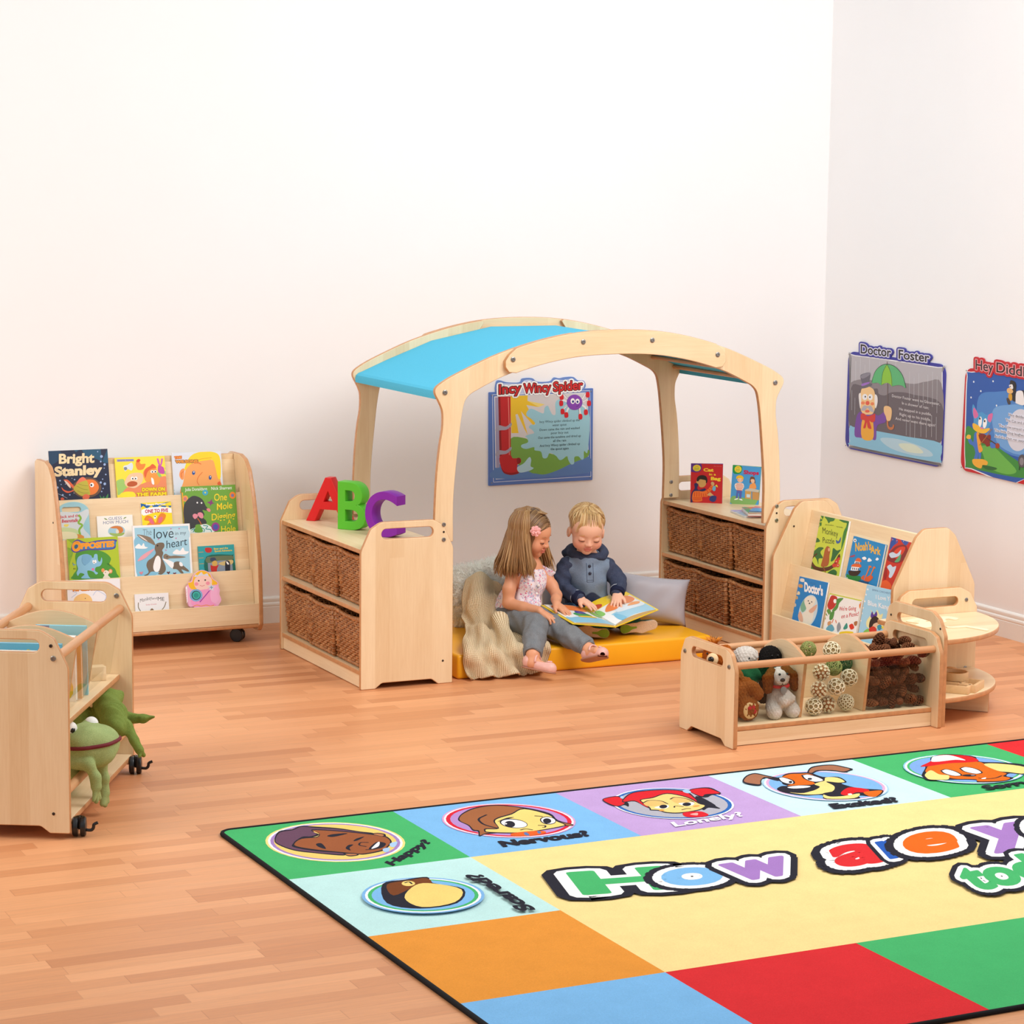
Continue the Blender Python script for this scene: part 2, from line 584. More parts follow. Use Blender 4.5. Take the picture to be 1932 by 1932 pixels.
# ---------------------------------------------------------------- arched canopy frame
ARC_X, ARC_F, ARC_B = -1.988, -1.526, -.6236
def arch_frame():
    t = thing('arched_canopy_frame', 'arched maple frame carrying the bright blue fabric canopy over the reading mat', 'canopy frame', (ARC_X, -1.07, 0))
    o_leg = [(-.808, .575), (-.808, .68), (-.801, .84), (-.789, .96), (-.777, 1.03), (-.776, 1.09), (-.782, 1.117), (-.796, 1.146), (-.808, 1.168), (-.8115, 1.183), (-.807, 1.197), (-.79, 1.212),
             (-.745, 1.238), (-.670, 1.272), (-.577, 1.311), (-.5, 1.338), (-.4, 1.367), (-.3, 1.390), (-.2, 1.406), (-.1, 1.414), (0, 1.4165)]
    i_leg = [(-.727, .575), (-.728, .723), (-.721, .834), (-.710, .944), (-.699, 1.043), (-.688, 1.110), (-.677, 1.145), (-.655, 1.168), (-.625, 1.184), (-.575, 1.208), (-.507, 1.237), (-.4, 1.270), (-.3, 1.293), (-.2, 1.309), (-.1, 1.3165), (0, 1.3185)]
    o_leg = [tuple(p) for p in cr(o_leg, 3)]; i_leg = [tuple(p) for p in cr(i_leg, 3)]
    def top_z(pts, x):
        for a, b in zip(pts, pts[1:]):
            if a[0] <= x <= b[0] and b[0] > a[0]: return a[1] + (b[1] - a[1]) * (x - a[0]) / (b[0] - a[0])
        return pts[-1][1]
    side = [p for p in o_leg if p[0] < -.2] + [(-.19, 1.398), (-.215, 1.36), (-.245, 1.335)] + [p for p in i_leg if p[0] < -.27][::-1]
    xs = [-.515 + 1.03 * k / 40 for k in range(41)]
    cap = []
    mid_t = [(x, top_z(o_leg, -abs(x)) + .001) for x in xs if abs(x) <= .47]
    mid_b = [(x, top_z(i_leg, -abs(x)) - .002) for x in xs if abs(x) <= .47]
    capR = [(.494, 1.325), (.512, 1.300), (.512, 1.275), (.496, 1.253)]
    capL = [(-x, z) for x, z in capR][::-1]
    mid = mid_t + capR + mid_b[::-1] + capL
    for y, s in ((ARC_F, -1), (ARC_B, 1)):
        yl = y + 1.07 - s * .011
        for sx in (1, -1):
            pr = [(x * sx, z) for x, z in side]
            panel('arch_leg', [pr], .021, 'Y', yl, MAPLE['Z'], None, t, .003)
        panel('crossbeam', [mid], .021, 'Y', y + 1.07 + s * .0105, MAPLE['X'], None, t, .003)
    yf = ARC_F + 1.07
    for x, z in ((-.479, 1.305), (-.163, 1.370), (.157, 1.371), (.470, 1.305)):
        disc('bolt', (x, yf - .0207, z), .0105, .004, 'Y', METAL, t)
    for x, z in ((-.768, 1.178), (.768, 1.178)):
        disc('bolt', (x, yf, z), .0105, .004, 'Y', METAL, t)
    for sx in (-.765, .765):
        for z in (.649, .588):
            disc('bolt', (sx, ARC_B + 1.07 - .0215, z), .0085, .003, 'Y', METAL, t)
    # cloth: stretched over round cross bars, so it runs in flat facets
    fac = [(-.768, 1.196), (-.655, 1.243), (-.445, 1.322), (-.16, 1.379), (.16, 1.379), (.445, 1.322), (.655, 1.243), (.768, 1.196)]
    y0, y1 = ARC_F + 1.07 + .0225, ARC_B + 1.07 - .0225
    bm = bmesh.new()
    path = [(-.800, 1.150), (-.801, 1.166), (-.797, 1.181), (-.786, 1.1895)] + fac + [(.786, 1.1895), (.797, 1.181), (.801, 1.166), (.800, 1.150)]
    path = [(x, z) for x, z in path]
    inn = []
    for i, (x, z) in enumerate(path):
        a = Vector(path[max(i - 1, 0)]); b = Vector(path[min(i + 1, len(path) - 1)])
        d = (b - a).normalized()
        inn.append((x + d.y * .004, z - d.x * .004))
    loop = path + inn[::-1]
    ny = 9
    rings = []
    for j in range(ny):
        y = y0 + (y1 - y0) * j / (ny - 1)
        sag = -.004 * math.sin(PI * j / (ny - 1))
        rings.append([bm.verts.new((x, y, z + (sag if abs(x) < .78 else 0))) for x, z in loop])
    n = len(loop)
    for A, B in zip(rings, rings[1:]):
        for k in range(n):
            bm.faces.new((A[k], B[k], B[(k + 1) % n], A[(k + 1) % n]))
    bm.faces.new(rings[0]); bm.faces.new(rings[-1][::-1])
    bmesh.ops.recalc_face_normals(bm, faces=bm.faces)
    tt = NT('blue_canvas')
    v = tt.coord()
    w = tt.noise(v, 420, 2, .5)
    c = tt.ramp(w, [(.3, lin((84, 200, 236))), (.7, lin((104, 212, 244)))])
    b = tt.bsdf(c, .8, .2)
    trl = tt.n('ShaderNodeBsdfTranslucent'); trl.inputs[0].default_value = lin((60, 170, 205))
    mx = tt.n('ShaderNodeMixShader'); mx.inputs[0].default_value = .18
    tt.l(b.outputs[0], mx.inputs[1]); tt.l(trl.outputs[0], mx.inputs[2]); tt.l(mx.outputs[0], tt.out.inputs[0])
    tt.bump(b, w, .1, .002)
    done('canopy_fabric', bm, tt.m, t, smooth=20)
    for x, z in fac:
        bm = bmesh.new(); tube(bm, [(x, y0 - .002, z - .015), (x, y1 + .002, z - .015)], .0095, 12)
        done('cross_bar', bm, BEECH['Y'], t, smooth=40)
arch_frame()

# ---------------------------------------------------------------- display bookcase on castors (left, against the wall)
def caster(parent, x, y, zt, rz=0, brake=False, r=.03):
    M = Matrix.Translation((x, y, 0)) @ Matrix.Rotation(rz, 4, 'Z')
    bm = bmesh.new()
    for s in (-1, 1):
        lathe(bm, [(.008, s * .004), (r * .96, s * .004), (r, s * .007), (r, s * .017), (r * .9, s * .0205), (r * .5, s * .022), (.0, s * .022)][::s], 26,
              M @ Matrix.Translation((0, 0, r)) @ Matrix.Rotation(PI / 2, 4, 'Y'), cap=False)
    w = done('caster', bm, BLACKP, parent, smooth=35)
    bm = bmesh.new()
    bx(bm, M @ Vector((0, .004, r + .012)), (.007, .03, .04), Matrix.Rotation(rz, 3, 'Z'), .003)
    lathe(bm, [(.013, 2 * r - .012), (.015, 2 * r - .002), (.006, 2 * r), (.006, zt)], 12, M @ Matrix.Translation((0, .012, 0)))
    done('caster_stem', bm, BLACKP, w, smooth=35)
    if brake:
        bm = bmesh.new()
        pts = [M @ Vector(p) for p in ((.014, -.01, r * .75), (.036, -.014, r * .7), (.044, -.014, r * .95), (.046, -.014, r * 1.3), (.058, -.014, r * 1.5))]
        tube(bm, cr(pts, 3), .005, 8)
        done('brake_lever', bm, BLACKP, w, smooth=40)
    return w

BCX0, BCX1 = -4.035, -3.140
def display_bookcase():
    t = thing('display_bookcase', 'maple display bookcase on castors with tiers of picture books, against the back wall', 'bookcase', ((BCX0 + BCX1) / 2, -.03, 0))
    W = (BCX1 - BCX0) / 2
    prof = [(0, .052, .01), (0, .79, .02), (-.03, .803, .03), (-.165, .806, .05), (-.228, .791, .05), (-.282, .745, .06), (-.33, .640, .15), (-.375, .500, .2), (-.408, .36, .2), (-.420, .20, .2), (-.424, .085, .02), (-.405, .052, .025)]
    for s in (-1, 1):
        panel('side_panel', [fillet(prof)], .02, 'X', s * (W - .01), MAPLE['Z'], None, t, .004)
    w = W - .0205
    def board(nm, p, q, th, mat=MAPLE['X']):
        # flat board spanning the width between profile points p (top) and q (bottom)
        a, b = Vector(p), Vector(q)
        L = (a - b).length
        ang = math.atan2(a.x - b.x, a.y - b.y)
        me = curve_mesh([rect(-w, -L / 2, w, L / 2)], th, .0015, 1)
        for f in me.polygons: f.material_index = 0 if abs(f.normal.z) > .93 else 1
        M = Matrix.Translation((0, (a.x + b.x) / 2, (a.y + b.y) / 2)) @ Matrix.Rotation(-ang, 4, 'X') @ AXM['Y']
        me.transform(M)
        return fin(nm, me, [mat, MAPLE['X']], t, None, None, 40)
    board('back_board', (-.092, .775), (-.150, .50), .008)
    TI = [(-.172, .637), (-.260, .477), (-.326, .313)]
    for y, z in TI: board('tier_board', (y - .004, z), (y - .052, z - .235), .009)
    board('front_lip', (-.411, .175), (-.4125, .086), .012)
    panel('top_rail', [rect(-w, .755, w, .800)], .015, 'Y', -.082, MAPLE['X'], BEECH['X'], t, .003)
    for y0, y1, z in ((-.132, -.190, .540), (-.196, -.278, .380), (-.282, -.345, .217)):
        panel('tier_floor', [rect(-w, y1, w, y0)], .009, 'Z', z, MAPLE['X'], None, t, .001)
    panel('bottom_board', [rect(-w, -.418, w, -.02)], .018, 'Z', .077, MAPLE['X'], None, t, .006)
    for sx in (-1, 1):
        for y in (-.345, -.06):
            caster(t, sx * (W - .092), y, .068, .9 if sx > 0 else .5)
    disc('screw_hole', (-W - .0005, -.30, .56), .004, .002, 'X', HOLE, t)
    return t
BOOKCASE = display_bookcase()

# ---------------------------------------------------------------- book browser trolley (front left)
TR_A = R(-29.1)
def browser_trolley():
    # origin: lower camera-side corner of the near end panel; local +x to the right end of the panel (0 = right edge), +y along the trolley
    t = thing('book_browser_trolley', 'maple book browser trolley on castors holding books above and plush toys below', 'book trolley', (-4.766, -3.251, 0), TR_A)
    L = .91
    prof = [(x - .40, z) for x, z in end_profile(.40, .653, .022, .02)]
    sl = slot(-.2, .6035, .224, .039)
    for y in (.009, L - .009):
        panel('end_panel', [prof, sl], .018, 'Y', y, MAPLE['Z'], None, t, .0035)
    disc('bolt', (-.052, .0005, .605), .0055, .003, 'Y', HOLE, t)
    disc('bolt', (-.045, .0005, .566), .0085, .004, 'Y', METAL, t)
    disc('screw_hole', (-.051, .0005, .082), .005, .002, 'Y', HOLE, t)
    disc('bolt', (-.053, L - .0185, .607), .0085, .003, 'Y', METAL, t)
    for x in (-.042, -.358):
        bm = bmesh.new(); tube(bm, [(x, .0185, .563), (x, L - .0185, .563)], .0145, 18)
        done('handle_rail', bm, BEECH['Y'], t, smooth=40)
    bm = bmesh.new(); tube(bm, [(-.030, .0185, .135), (-.030, L - .0185, .135)], .0145, 18)
    done('lower_rail', bm, BEECH['Y'], t, smooth=40)
    panel('shelf', [rect(-.355, .0185, -.045, L - .0185)], .018, 'Z', .327, MAPLE['Y'], None, t, .003)
    panel('base_shelf', [rect(-.395, .0185, -.004, L - .0185)], .018, 'Z', .049, MAPLE['Y'], None, t, .004)
    arc = [(-.085, .337), (-.315, .337), (-.352, .555)] + [(-.352 + .304 * k / 16, .563 + .045 * math.sin(PI * k / 16)) for k in range(17)] + [(-.048, .555)]
    for y in (.32, .60):
        panel('divider', [arc], .012, 'Y', y, MAPLE['X'], None, t, .002)
    for s in (1, -1):
        bm = bmesh.new()
        xa, xb = (-.046, -.078) if s > 0 else (-.354, -.322)
        c = Vector(((xa + xb) / 2, L / 2, .444))
        d = Vector((xa - xb, 0, .207))
        bx(bm, c, (.004, L - .038, d.length), Matrix.Rotation(math.atan2(d.x, d.z), 3, 'Y'))
        done('acrylic_pane', bm, ACRYLIC, t)
    for x in (-.025, -.36):
        for y in (.055, L - .055):
            caster(t, x + (.04 if x > -.1 else 0), y, .042, .15, x > -.1)
    return t
TROLLEY = browser_trolley()

# ---------------------------------------------------------------- double sided sloping bookshelf (right)
def sloping_bookshelf():
    t = thing('sloping_bookshelf', 'low maple sloping bookshelf with two rows of picture books, right of the basket unit', 'bookshelf', (-1.048, -2.485, 0))
    L = .918
    half = [(.196, 0, .006), (.196, .44, .06), (.094, .64, .04), (.058, .672, .04)]
    prof = fillet([(-x, z, r) for x, z, r in half] + [(x, z, r) for x, z, r in half[::-1]])
    for y in (.009, L - .009):
        panel('side_panel', [prof], .018, 'Y', y, MAPLE['Z'], None, t, .0035)
    y0, y1 = .0185, L - .0185
    def slab(nm, top, bot, th):
        a, b = Vector(top), Vector(bot)
        bm = bmesh.new()
        d = a - b
        c = (a + b) / 2
        bx(bm, (c.x, (y0 + y1) / 2, c.y), (th, y1 - y0, d.length), Matrix.Rotation(math.atan2(d.x, d.y), 3, 'Y'), .0015)
        return done(nm, bm, MAPLE['Y'], t, smooth=40)
    slab('back_board', (-.003, .632), (-.109, .10), .010)
    slab('middle_lip', (-.1035, .404), (-.152, .16), .009)
    slab('front_lip', (-.186, .190), (-.188, .004), .012)
    slab('right_board', (.008, .630), (.150, .10), .010)
    panel('tier_floor', [rect(-.118, y0, -.062, y1)], .010, 'Z', .315, MAPLE['Y'], None, t, .001)
    panel('tier_floor', [rect(-.181, y0, -.10, y1)], .010, 'Z', .125, MAPLE['Y'], None, t, .001)
    disc('screw_hole', (-.097, L - .0186, .565), .004, .002, 'Y', HOLE, t)
    return t
SHELF = sloping_bookshelf()

# ---------------------------------------------------------------- quadrant corner table
QX, QY, QR = -1.34, -2.523, .468
def quadrant_table():
    t = thing('quadrant_corner_table', 'maple quarter-circle corner table with slotted back panels, right of the clear-sided toy bin', 'corner table', (QX, QY, 0))
    prof = end_profile(.388, .436, .0, 0)
    prof = fillet([(0, 0, .004), (.388, 0, .004), (.388, .352, .03), (.352, .412, .03), (.305, .436, .03), (.06, .436, .03), (.018, .412, .03), (0, .352, .03)])
    panel('back_panel', [[(x + .088, z) for x, z in prof], slot(.272, .381, .218, .036)], .018, 'Y', .009, MAPLE['Z'], None, t, .0035)
    side = [(-.082 - x, z - .006) for x, z in prof]
    panel('side_panel', [side, slot(-.273, .371, .226, .036)], .018, 'X', -.009, MAPLE['Z'], None, t, .0035)
    for z, nm, r in ((.333, 'table_top', QR), (.108, 'lower_shelf', QR * .99)):
        out = [(.0005, -.0005)] + [(.0005 + r * math.cos(a), -.0005 - r * math.sin(a)) for a in [PI / 2 * k / 28 for k in range(29)]]
        panel(nm, [out], .020, 'Z', z - .010, MAPLE['X'], None, t, .005)
    # pillar behind the toys and the angled foot
    panel('foot_board', [rect(.06, .002, .445, .0865)], .016, 'Y', -.0085, MAPLE['X'], None, t, .002, (0, 0, 0), (0, 0, -PI / 4))
    panel('pillar', [rect(.10, .1095, .36, .3115)], .016, 'Y', -.03, MAPLE['Z'], None, t, .002)
    for x, z in ((.421, .383), (.427, .106)):
        disc('bolt', (x, .0005, z), .008, .003, 'Y', METAL, t)
    for y in (-.120, -.445):
        disc('screw_hole', (-.0185, y, .372), .0045, .002, 'X', HOLE, t)
    return t
QTABLE = quadrant_table()

# ---------------------------------------------------------------- clear sided toy bin
def toy_bin():
    t = thing('toy_bin', 'low maple toy bin with clear acrylic front, holding plush toys, wicker balls and pine cones', 'toy bin', (-2.27, -3.006, 0))
    L = .905
    D = .396
    prof = fillet([(0, 0, .006), (.06, 0, .01), (.09, .022, .02), (D - .09, .022, .02), (D - .06, 0, .01), (D, 0, .006), (D, .285, .04), (D - .03, .345, .025), (D - .065, .358, .03), (.065, .358, .03), (.03, .345, .025), (0, .285, .04)])
    sl = slot(.2, .306, .226, .038)
    for x in (.009, L - .009):
        panel('end_panel', [prof, sl], .018, 'X', x, MAPLE['Z'], None, t, .0035)
    for y, z in ((.040, .297), (D - .04, .299)):
        bm = bmesh.new(); tube(bm, [(.0185, y, z), (L - .0185, y, z)], .0135, 18)
        done('rail', bm, BEECH['X'], t, smooth=40)
    panel('base', [rect(.0185, .044, L - .0185, D - .02)], .018, 'Z', .064, MAPLE['X'], None, t, .003)
    panel('plinth', [rect(.0185, .002, L - .0185, .0545)], .016, 'Y', .053, MAPLE['X'], None, t, .001)
    panel('back_board', [rect(.0185, .002, L - .0185, .200)], .010, 'Y', D - .014, MAPLE['X'], None, t, .002)
    div = [(.088, .0735), (D - .09, .0735), (D - .056, .29)] + [(D - .056 - (D - .112) * k / 16, .298 + .048 * math.sin(PI * k / 16)) for k in range(17)] + [(.058, .285)]
    for x in (.335, .615):
        panel('divider', [div], .014, 'X', x, MAPLE['Y'], None, t, .002)
    bm = bmesh.new()
    a, b = Vector((.043, .284)), Vector((.0795, .0735))
    d = a - b; c = (a + b) / 2
    bx(bm, (L / 2, c.x, c.y), (L - .038, .004, d.length), Matrix.Rotation(-math.atan2(d.x, d.y), 3, 'X'))
    done('acrylic_front', bm, ACRYLIC, t)
    for y, z in ((.040, .296), (D - .035, .297)):
        disc('bolt', (-.0005, y, z), .008, .004, 'X', METAL, t)
    return t
BIN = toy_bin()

# ---------------------------------------------------------------- yellow mat
bm = bmesh.new(); bx(bm, (0, 0, .05), (1.19, .92, .1), None, .012, 0, 3)
YEL = plain('yellow_vinyl', (252, 178, 22), .38, .5, .02, 8)
m_ = done('reading_mat', bm, YEL, None, (-2.085, -1.04, .0005), None, 40)
tag(m_, 'thick yellow vinyl floor mat under the two seated children', 'mat')
# ---------------------------------------------------------------- letters
def letter(ch, col, x, y, h, rz, label, wx=1.0, th=.062):
    cu = bpy.data.curves.new('t', 'FONT')
    cu.body = ch; cu.size = 1; cu.extrude = 0
    o = bpy.data.objects.new('t', cu)
    me0 = o.to_mesh(); zs = [v.co.y for v in me0.vertices]; xs_ = [v.co.x for v in me0.vertices]
    s = h / (max(zs) - min(zs)); z0 = min(zs); xm = (min(xs_) + max(xs_)) / 2
    o.to_mesh_clear()
    cu.offset = .012; cu.extrude = (th / 2 - .002) / s; cu.bevel_depth = .002 / s; cu.bevel_resolution = 1
    me = o.to_mesh().copy(); o.to_mesh_clear(); bpy.data.objects.remove(o)
    me.materials.clear()
    me.transform(Matrix.Translation((0, 0, 0)) @ AXM['Y'] @ Matrix.Diagonal((s * wx, s, s, 1)) @ Matrix.Translation((-xm, -z0, 0)))
    zmin = min(v.co.z for v in me.vertices)
    me.transform(Matrix.Translation((0, 0, -zmin)))
    m = plain('foam_' + label.split()[0], col, .45, .4)
    o = fin('letter_block', me, m, None, (x, y, .5639), (0, 0, rz), 40)
    return tag(o, label, 'letter')
letter('A', (226, 26, 28), -2.935, -.735, .180, R(-48), 'red foam letter A standing on the left basket unit', 1.12, .05)
letter('B', (92, 196, 44), -2.925, -.990, .190, R(-52), 'green foam letter B standing on the left basket unit', .95, .062)
letter('C', (136, 30, 168), -2.882, -1.215, .178, R(-56), 'purple foam letter C standing on the left basket unit', .95, .066)
# flat printed artwork, quarter-millimetre units in the plane of each cover or board
ART = {
 'bright_fish': {'M': [-3.9983, -0.1239, 0.8423, 1.0, 0.0002, 0.0007, 0.0007, -0.2036, -0.979], 'W': 0.2612, 'H': 0.3, 'T': 0.008, 'bg': '12173a', 'art': [
  ["P","155070",[470,-5,1042,4,1036,248,812,159,599,83]],
  ["P","123a5a",[4,4,199,4,218,122,34,247,3,153]],
  ["e","9db6e2",[868,44,11,0,-1,11]],
  ["e","9db6e2",[930,130,25,1,-2,24]],
  ["e","9db6e2",[910,219,15,1,-1,15]],
  ["e","9db6e2",[976,272,22,1,-2,21]],
  ["e","9db6e2",[964,336,10,0,-1,9]],
  ["e","9db6e2",[984,447,14,1,-1,13]],
  ["e","9db6e2",[278,460,12,1,-1,12]],
  ["e","9db6e2",[170,519,15,1,-1,15]],
  ["e","9db6e2",[427,513,12,1,-1,12]],
  ["e","9db6e2",[923,525,11,0,-1,11]],
  ["e","9db6e2",[885,583,19,1,-1,19]],
  ["e","9db6e2",[955,609,23,1,-2,23]],
  ["e","9db6e2",[115,636,20,1,-1,20]],
  ["e","9db6e2",[185,586,9,0,-1,9]],
  ["e","9db6e2",[919,688,11,0,-1,11]],
  ["e","9db6e2",[890,740,12,1,-1,12]],
  ["e","9db6e2",[200,770,17,1,-1,17]],
  ["e","9db6e2",[324,772,13,1,-1,13]],
  ["e","9db6e2",[404,742,11,0,-1,11]],
  ["e","9db6e2",[73,461,12,1,-1,12]],
  ["e","9db6e2",[381,488,7,0,0,7]],
  ["e","9db6e2",[260,583,8,0,-1,8]],
  ["t","f3dcae","Bright",[180,220,607,6,12,-166],0.04,[]],
  ["t","f3dcae","Stanley",[91,436,811,-5,11,-162],0.05,[]],
  ["P","6a4a34",[357,647,459,545,599,484,760,504,876,603,875,724,766,812,587,837,442,784]],
  ["P","ee6a3a",[409,676,345,620,296,544,228,511,299,508,362,567,412,636]],
  ["P","e8603a",[401,689,312,709,233,681,189,633,205,686,283,737,379,714]],
  ["P","f2d8c8",[345,617,296,548,244,522,292,604,342,659]],
  ["P","f4802e",[397,655,512,554,650,520,772,538,837,615,837,695,769,772,658,796,535,804,445,744]],
  ["P","c4b83c",[396,658,512,558,638,539,673,688,672,788,536,799,447,744]],
  ["s","8f8a26",7,[453,624,557,682,651,700]],
  ["s","8f8a26",7,[483,586,562,616,656,633]],
  ["s","8f8a26",7,[461,705,553,749,661,754]],
  ["P","ef7c58",[441,597,509,504,579,474,629,528,539,555]],
  ["P","ef6c44",[563,789,619,772,671,808,640,860,546,849]],
  ["e","ffffff",[725,619,37,2,-3,39]],
  ["e","1c1a1c",[714,620,16,1,-1,19]],
  ["P","e8562e",[162,824,197,812,221,847,167,857]],
  ["P","3f8a4a",[849,796,886,851,922,819,940,860,1000,783,980,876,871,871]],
  ["s","cfd4e2",5,[81,727,173,771,276,829]],
 ]},
 'farm_animals': {'M': [-3.708, -0.1323, 0.802, 1.0, 0.001, 0.005, 0.0051, -0.2036, -0.979], 'W': 0.2252, 'H': 0.262, 'T': 0.008, 'bg': 'ffe83c', 'art': [
  ["P","a3d06c",[-3,410,130,376,162,498,240,556,99,603,15,652,7,544]],
  ["P","9fd06a",[744,293,922,211,914,391,788,410]],
  ["P","f08f60",[174,534,359,505,602,427,791,372,914,391,893,723,137,685]],
  ["p","9a97c8",[38,26,343,32,343,73,37,69]],
  ["t","4a56a0","ANIMAL NOISES",[53,62,272,2,2,-25],0,[]],
  ["P","dfeaf2",[151,151,231,129,299,94,320,158,288,233,225,205,175,241,152,202]],
  ["P","7f8a9a",[154,176,202,171,209,209,166,223]],
  ["P","f28a2c",[377,97,433,61,462,126,546,130,500,218,407,226,373,161]],
  ["P","e2401c",[388,59,435,36,459,62,430,92,391,90]],
  ["P","c94ba8",[781,154,807,168,870,209,875,312,796,308,760,255]],
  ["P","d662b8",[781,154,758,50,789,51,813,150,837,54,868,55,833,169]],
  ["P","f6a040",[496,269,567,195,674,174,736,228,742,318,793,411,756,486,675,507,627,441,548,450,501,371]],
  ["P","e8622a",[507,295,539,219,621,172,677,136,738,203,644,224,574,272,527,372]],
  ["e","ffffff",[659,271,34,2,-2,26]],
  ["e","ffffff",[714,271,24,1,-2,26]],
  ["e","1c1a1c",[661,274,13,1,-1,15]],
  ["e","1c1a1c",[714,274,13,1,-1,15]],
  ["P","ffffff",[632,377,670,405,676,494,637,480]],
  ["P","f7cda4",[231,307,351,275,468,293,488,370,441,470,330,541,227,524,157,482,152,418]],
  ["P","c0571f",[193,453,274,419,364,441,366,487,293,514,202,505]],
  ["e","ffffff",[291,371,29,1,-2,30]],
  ["e","ffffff",[354,374,29,1,-2,31]],
  ["e","1c1a1c",[296,377,13,1,-1,15]],
  ["e","1c1a1c",[348,379,13,1,-1,15]],
  ["P","ffec2e",[61,655,116,607,195,598,299,616,319,694,84,695]],
  ["t","ffe600","DOWN ON",[451,606,405,7,5,-61],0.05,[["c88a10",0.09]]],
  ["t","ffe600","THE FARM",[346,685,531,9,4,-56],0.05,[["c88a10",0.09]]],
 ]},
 'fair_boy': {'M': [-3.4493, -0.1298, 0.8141, 1.0, -0.0012, -0.0056, -0.0058, -0.2036, -0.979], 'W': 0.2269, 'H': 0.274, 'T': 0.008, 'bg': 'dfe6f2', 'art': [
  ["P","f9a95c",[229,326,288,165,484,136,750,157,834,359,870,548,866,782,152,754,180,522]],
  ["P","ffd90f",[211,325,263,175,368,50,542,-2,736,4,855,55,889,185,874,454,825,488,789,299,750,157,629,153,481,171,333,213]],
  ["s","e8a400",10,[408,180,533,126,729,109]],
  ["P","f79a52",[213,290,145,311,115,403,147,474,189,464]],
  ["s","e06a20",12,[192,336,154,370,155,440]],
  ["t","f09a2a","THE",[48,108,123,-5,3,-42],0.06,[["d0501a",0.12]]],
  ["t","f09a2a","WILSONS",[64,180,399,2,3,-46],0.06,[["8a5a2a",0.12]]],
  ["e","28539a",[379,366,28,6,-9,36]],
  ["e","ffffff",[384,352,10,0,-1,12]],
  ["e","28539a",[678,461,26,1,-3,39]],
  ["e","ffffff",[684,447,9,0,-1,11]],
  ["s","e8762c",11,[542,360,463,439,434,520,465,591]],
  ["s","e8762c",14,[395,192,480,194,527,219]],
  ["P","e8602a",[808,557,853,536,867,595,817,605]],
  ["P","6fb6c8",[-22,514,7,585,9,736,-27,735]],
 ]},
 'beanstalk_handle': {'M': [-3.9892, -0.2254, 0.6014, 1.0, -0.0019, -0.0093, -0.0095, -0.2036, -0.979], 'W': 0.1378, 'H': 0.215, 'T': 0.012, 'bg': '9fd3e0', 'shape': 'handle', 'art': [
  ["P","d9e4ea",[2,73,358,73,523,14,546,94,470,224,436,341,546,532,17,509]],
  ["P","cfe0a8",[7,337,155,316,340,377,358,523,17,509]],
  ["t","c8283c","Jack and the",[38,153,357,-12,3,-50],0.02,[]],
  ["t","c8283c","Beanstalk",[67,231,285,-7,3,-58],0.03,[]],
  ["s","8cbf3c",35,[363,107,400,168,354,245,419,288,361,365,375,458]],
  ["P","f2e06a",[105,262,185,265,156,303,103,295]],
  ["P","e8973c",[289,448,363,444,435,480,419,526,291,520]],
  ["P","f3eac0",[30,390,284,414,304,521,17,509]],
 ]},
 'hares_white': {'M': [-3.8193, -0.2331, 0.5643, 1.0, -0.0008, -0.0041, -0.0041, -0.2036, -0.979], 'W': 0.1584, 'H': 0.182, 'T': 0.012, 'bg': 'fbf8f0', 'art': [
  ["t","5b6b9a","GUESS",[204,77,241,-1,4,-54],0,[]],
  ["t","5b6b9a","HOW MUCH",[106,144,441,-2,4,-59],0,[]],
  ["P","7f9a4a",[126,39,161,46,188,70,151,65]],
  ["P","7f9a4a",[468,67,495,38,527,40,503,56]],
  ["e","a9cfe0",[334,269,150,-3,0,94]],
  ["P","a6bd5e",[205,300,331,312,471,306,416,357,277,355]],
  ["P","d9813c",[224,208,314,181,414,198,455,250,433,298,369,308,349,232,286,223]],
  ["P","e9e2d2",[322,256,360,245,376,296,331,312]],
 ]},
 'one_to_five': {'M': [-3.6202, -0.2234, 0.611, 0.9999, 0.0034, 0.0163, 0.0167, -0.2036, -0.9789], 'W': 0.1362, 'H': 0.23, 'T': 0.014, 'bg': 'ffe21a', 'art': [
  ["p","0a63a8",[-62,-14,564,0,573,77,523,112,473,76,403,122,343,62,260,108,185,57,103,103,42,48,-14,90,-61,37]],
  ["t","ffffff","Snappy Playtime",[89,46,352,5,3,-33],0.03,[]],
  ["p","d8203c",[-68,49,-18,47,-12,395,-66,391]],
  ["t","ffe21a","1 2 3 4",[-36,140,6,229,23,2],0,[]],
  ["P","ffffff",[10,117,288,84,553,127,552,203,280,173,27,220]],
  ["t","c01c50","ONE TO FIVE",[65,177,412,7,5,-61],0.04,[]],
  ["P","f08a1e",[39,297,92,224,181,256,237,361,285,262,357,196,433,234,399,321,313,392,285,415,76,401,135,329]],
  ["P","ee6c88",[112,289,171,280,210,372,158,368]],
  ["P","ee6c88",[289,365,310,277,372,268,349,343]],
  ["e","ffffff",[236,259,21,9,-14,30]],
  ["e","1c1a1c",[237,249,13,1,-1,10]],
 ]},
 'mole_digging': {'M': [-3.4317, -0.2106, 0.6726, 1.0, -0.0008, -0.0038, -0.0039, -0.2036, -0.979], 'W': 0.2477, 'H': 0.293, 'T': 0.009, 'bg': '6fa83a', 'art': [
  ["p","f4742c",[0,0,991,0,990,119,-1,102]],
  ["t","ffffff","Julia Donaldson",[62,79,403,-2,4,-58],0,[]],
  ["t","ffffff","Nick Sharratt",[543,78,381,1,4,-58],0,[]],
  ["p","f0b020",[-3,102,22,102,21,820,-2,819]],
  ["e","f0a24a",[58,209,50,2,-4,55]],
  ["e","d07a7a",[55,214,29,1,-2,32]],
  ["e","3fa8c8",[428,120,53,2,-4,51]],
  ["e","f0e040",[428,120,14,1,-1,14]],
  ["e","f28a2e",[928,187,59,2,-4,63]],
  ["e","7a7ab0",[926,189,27,1,-2,29]],
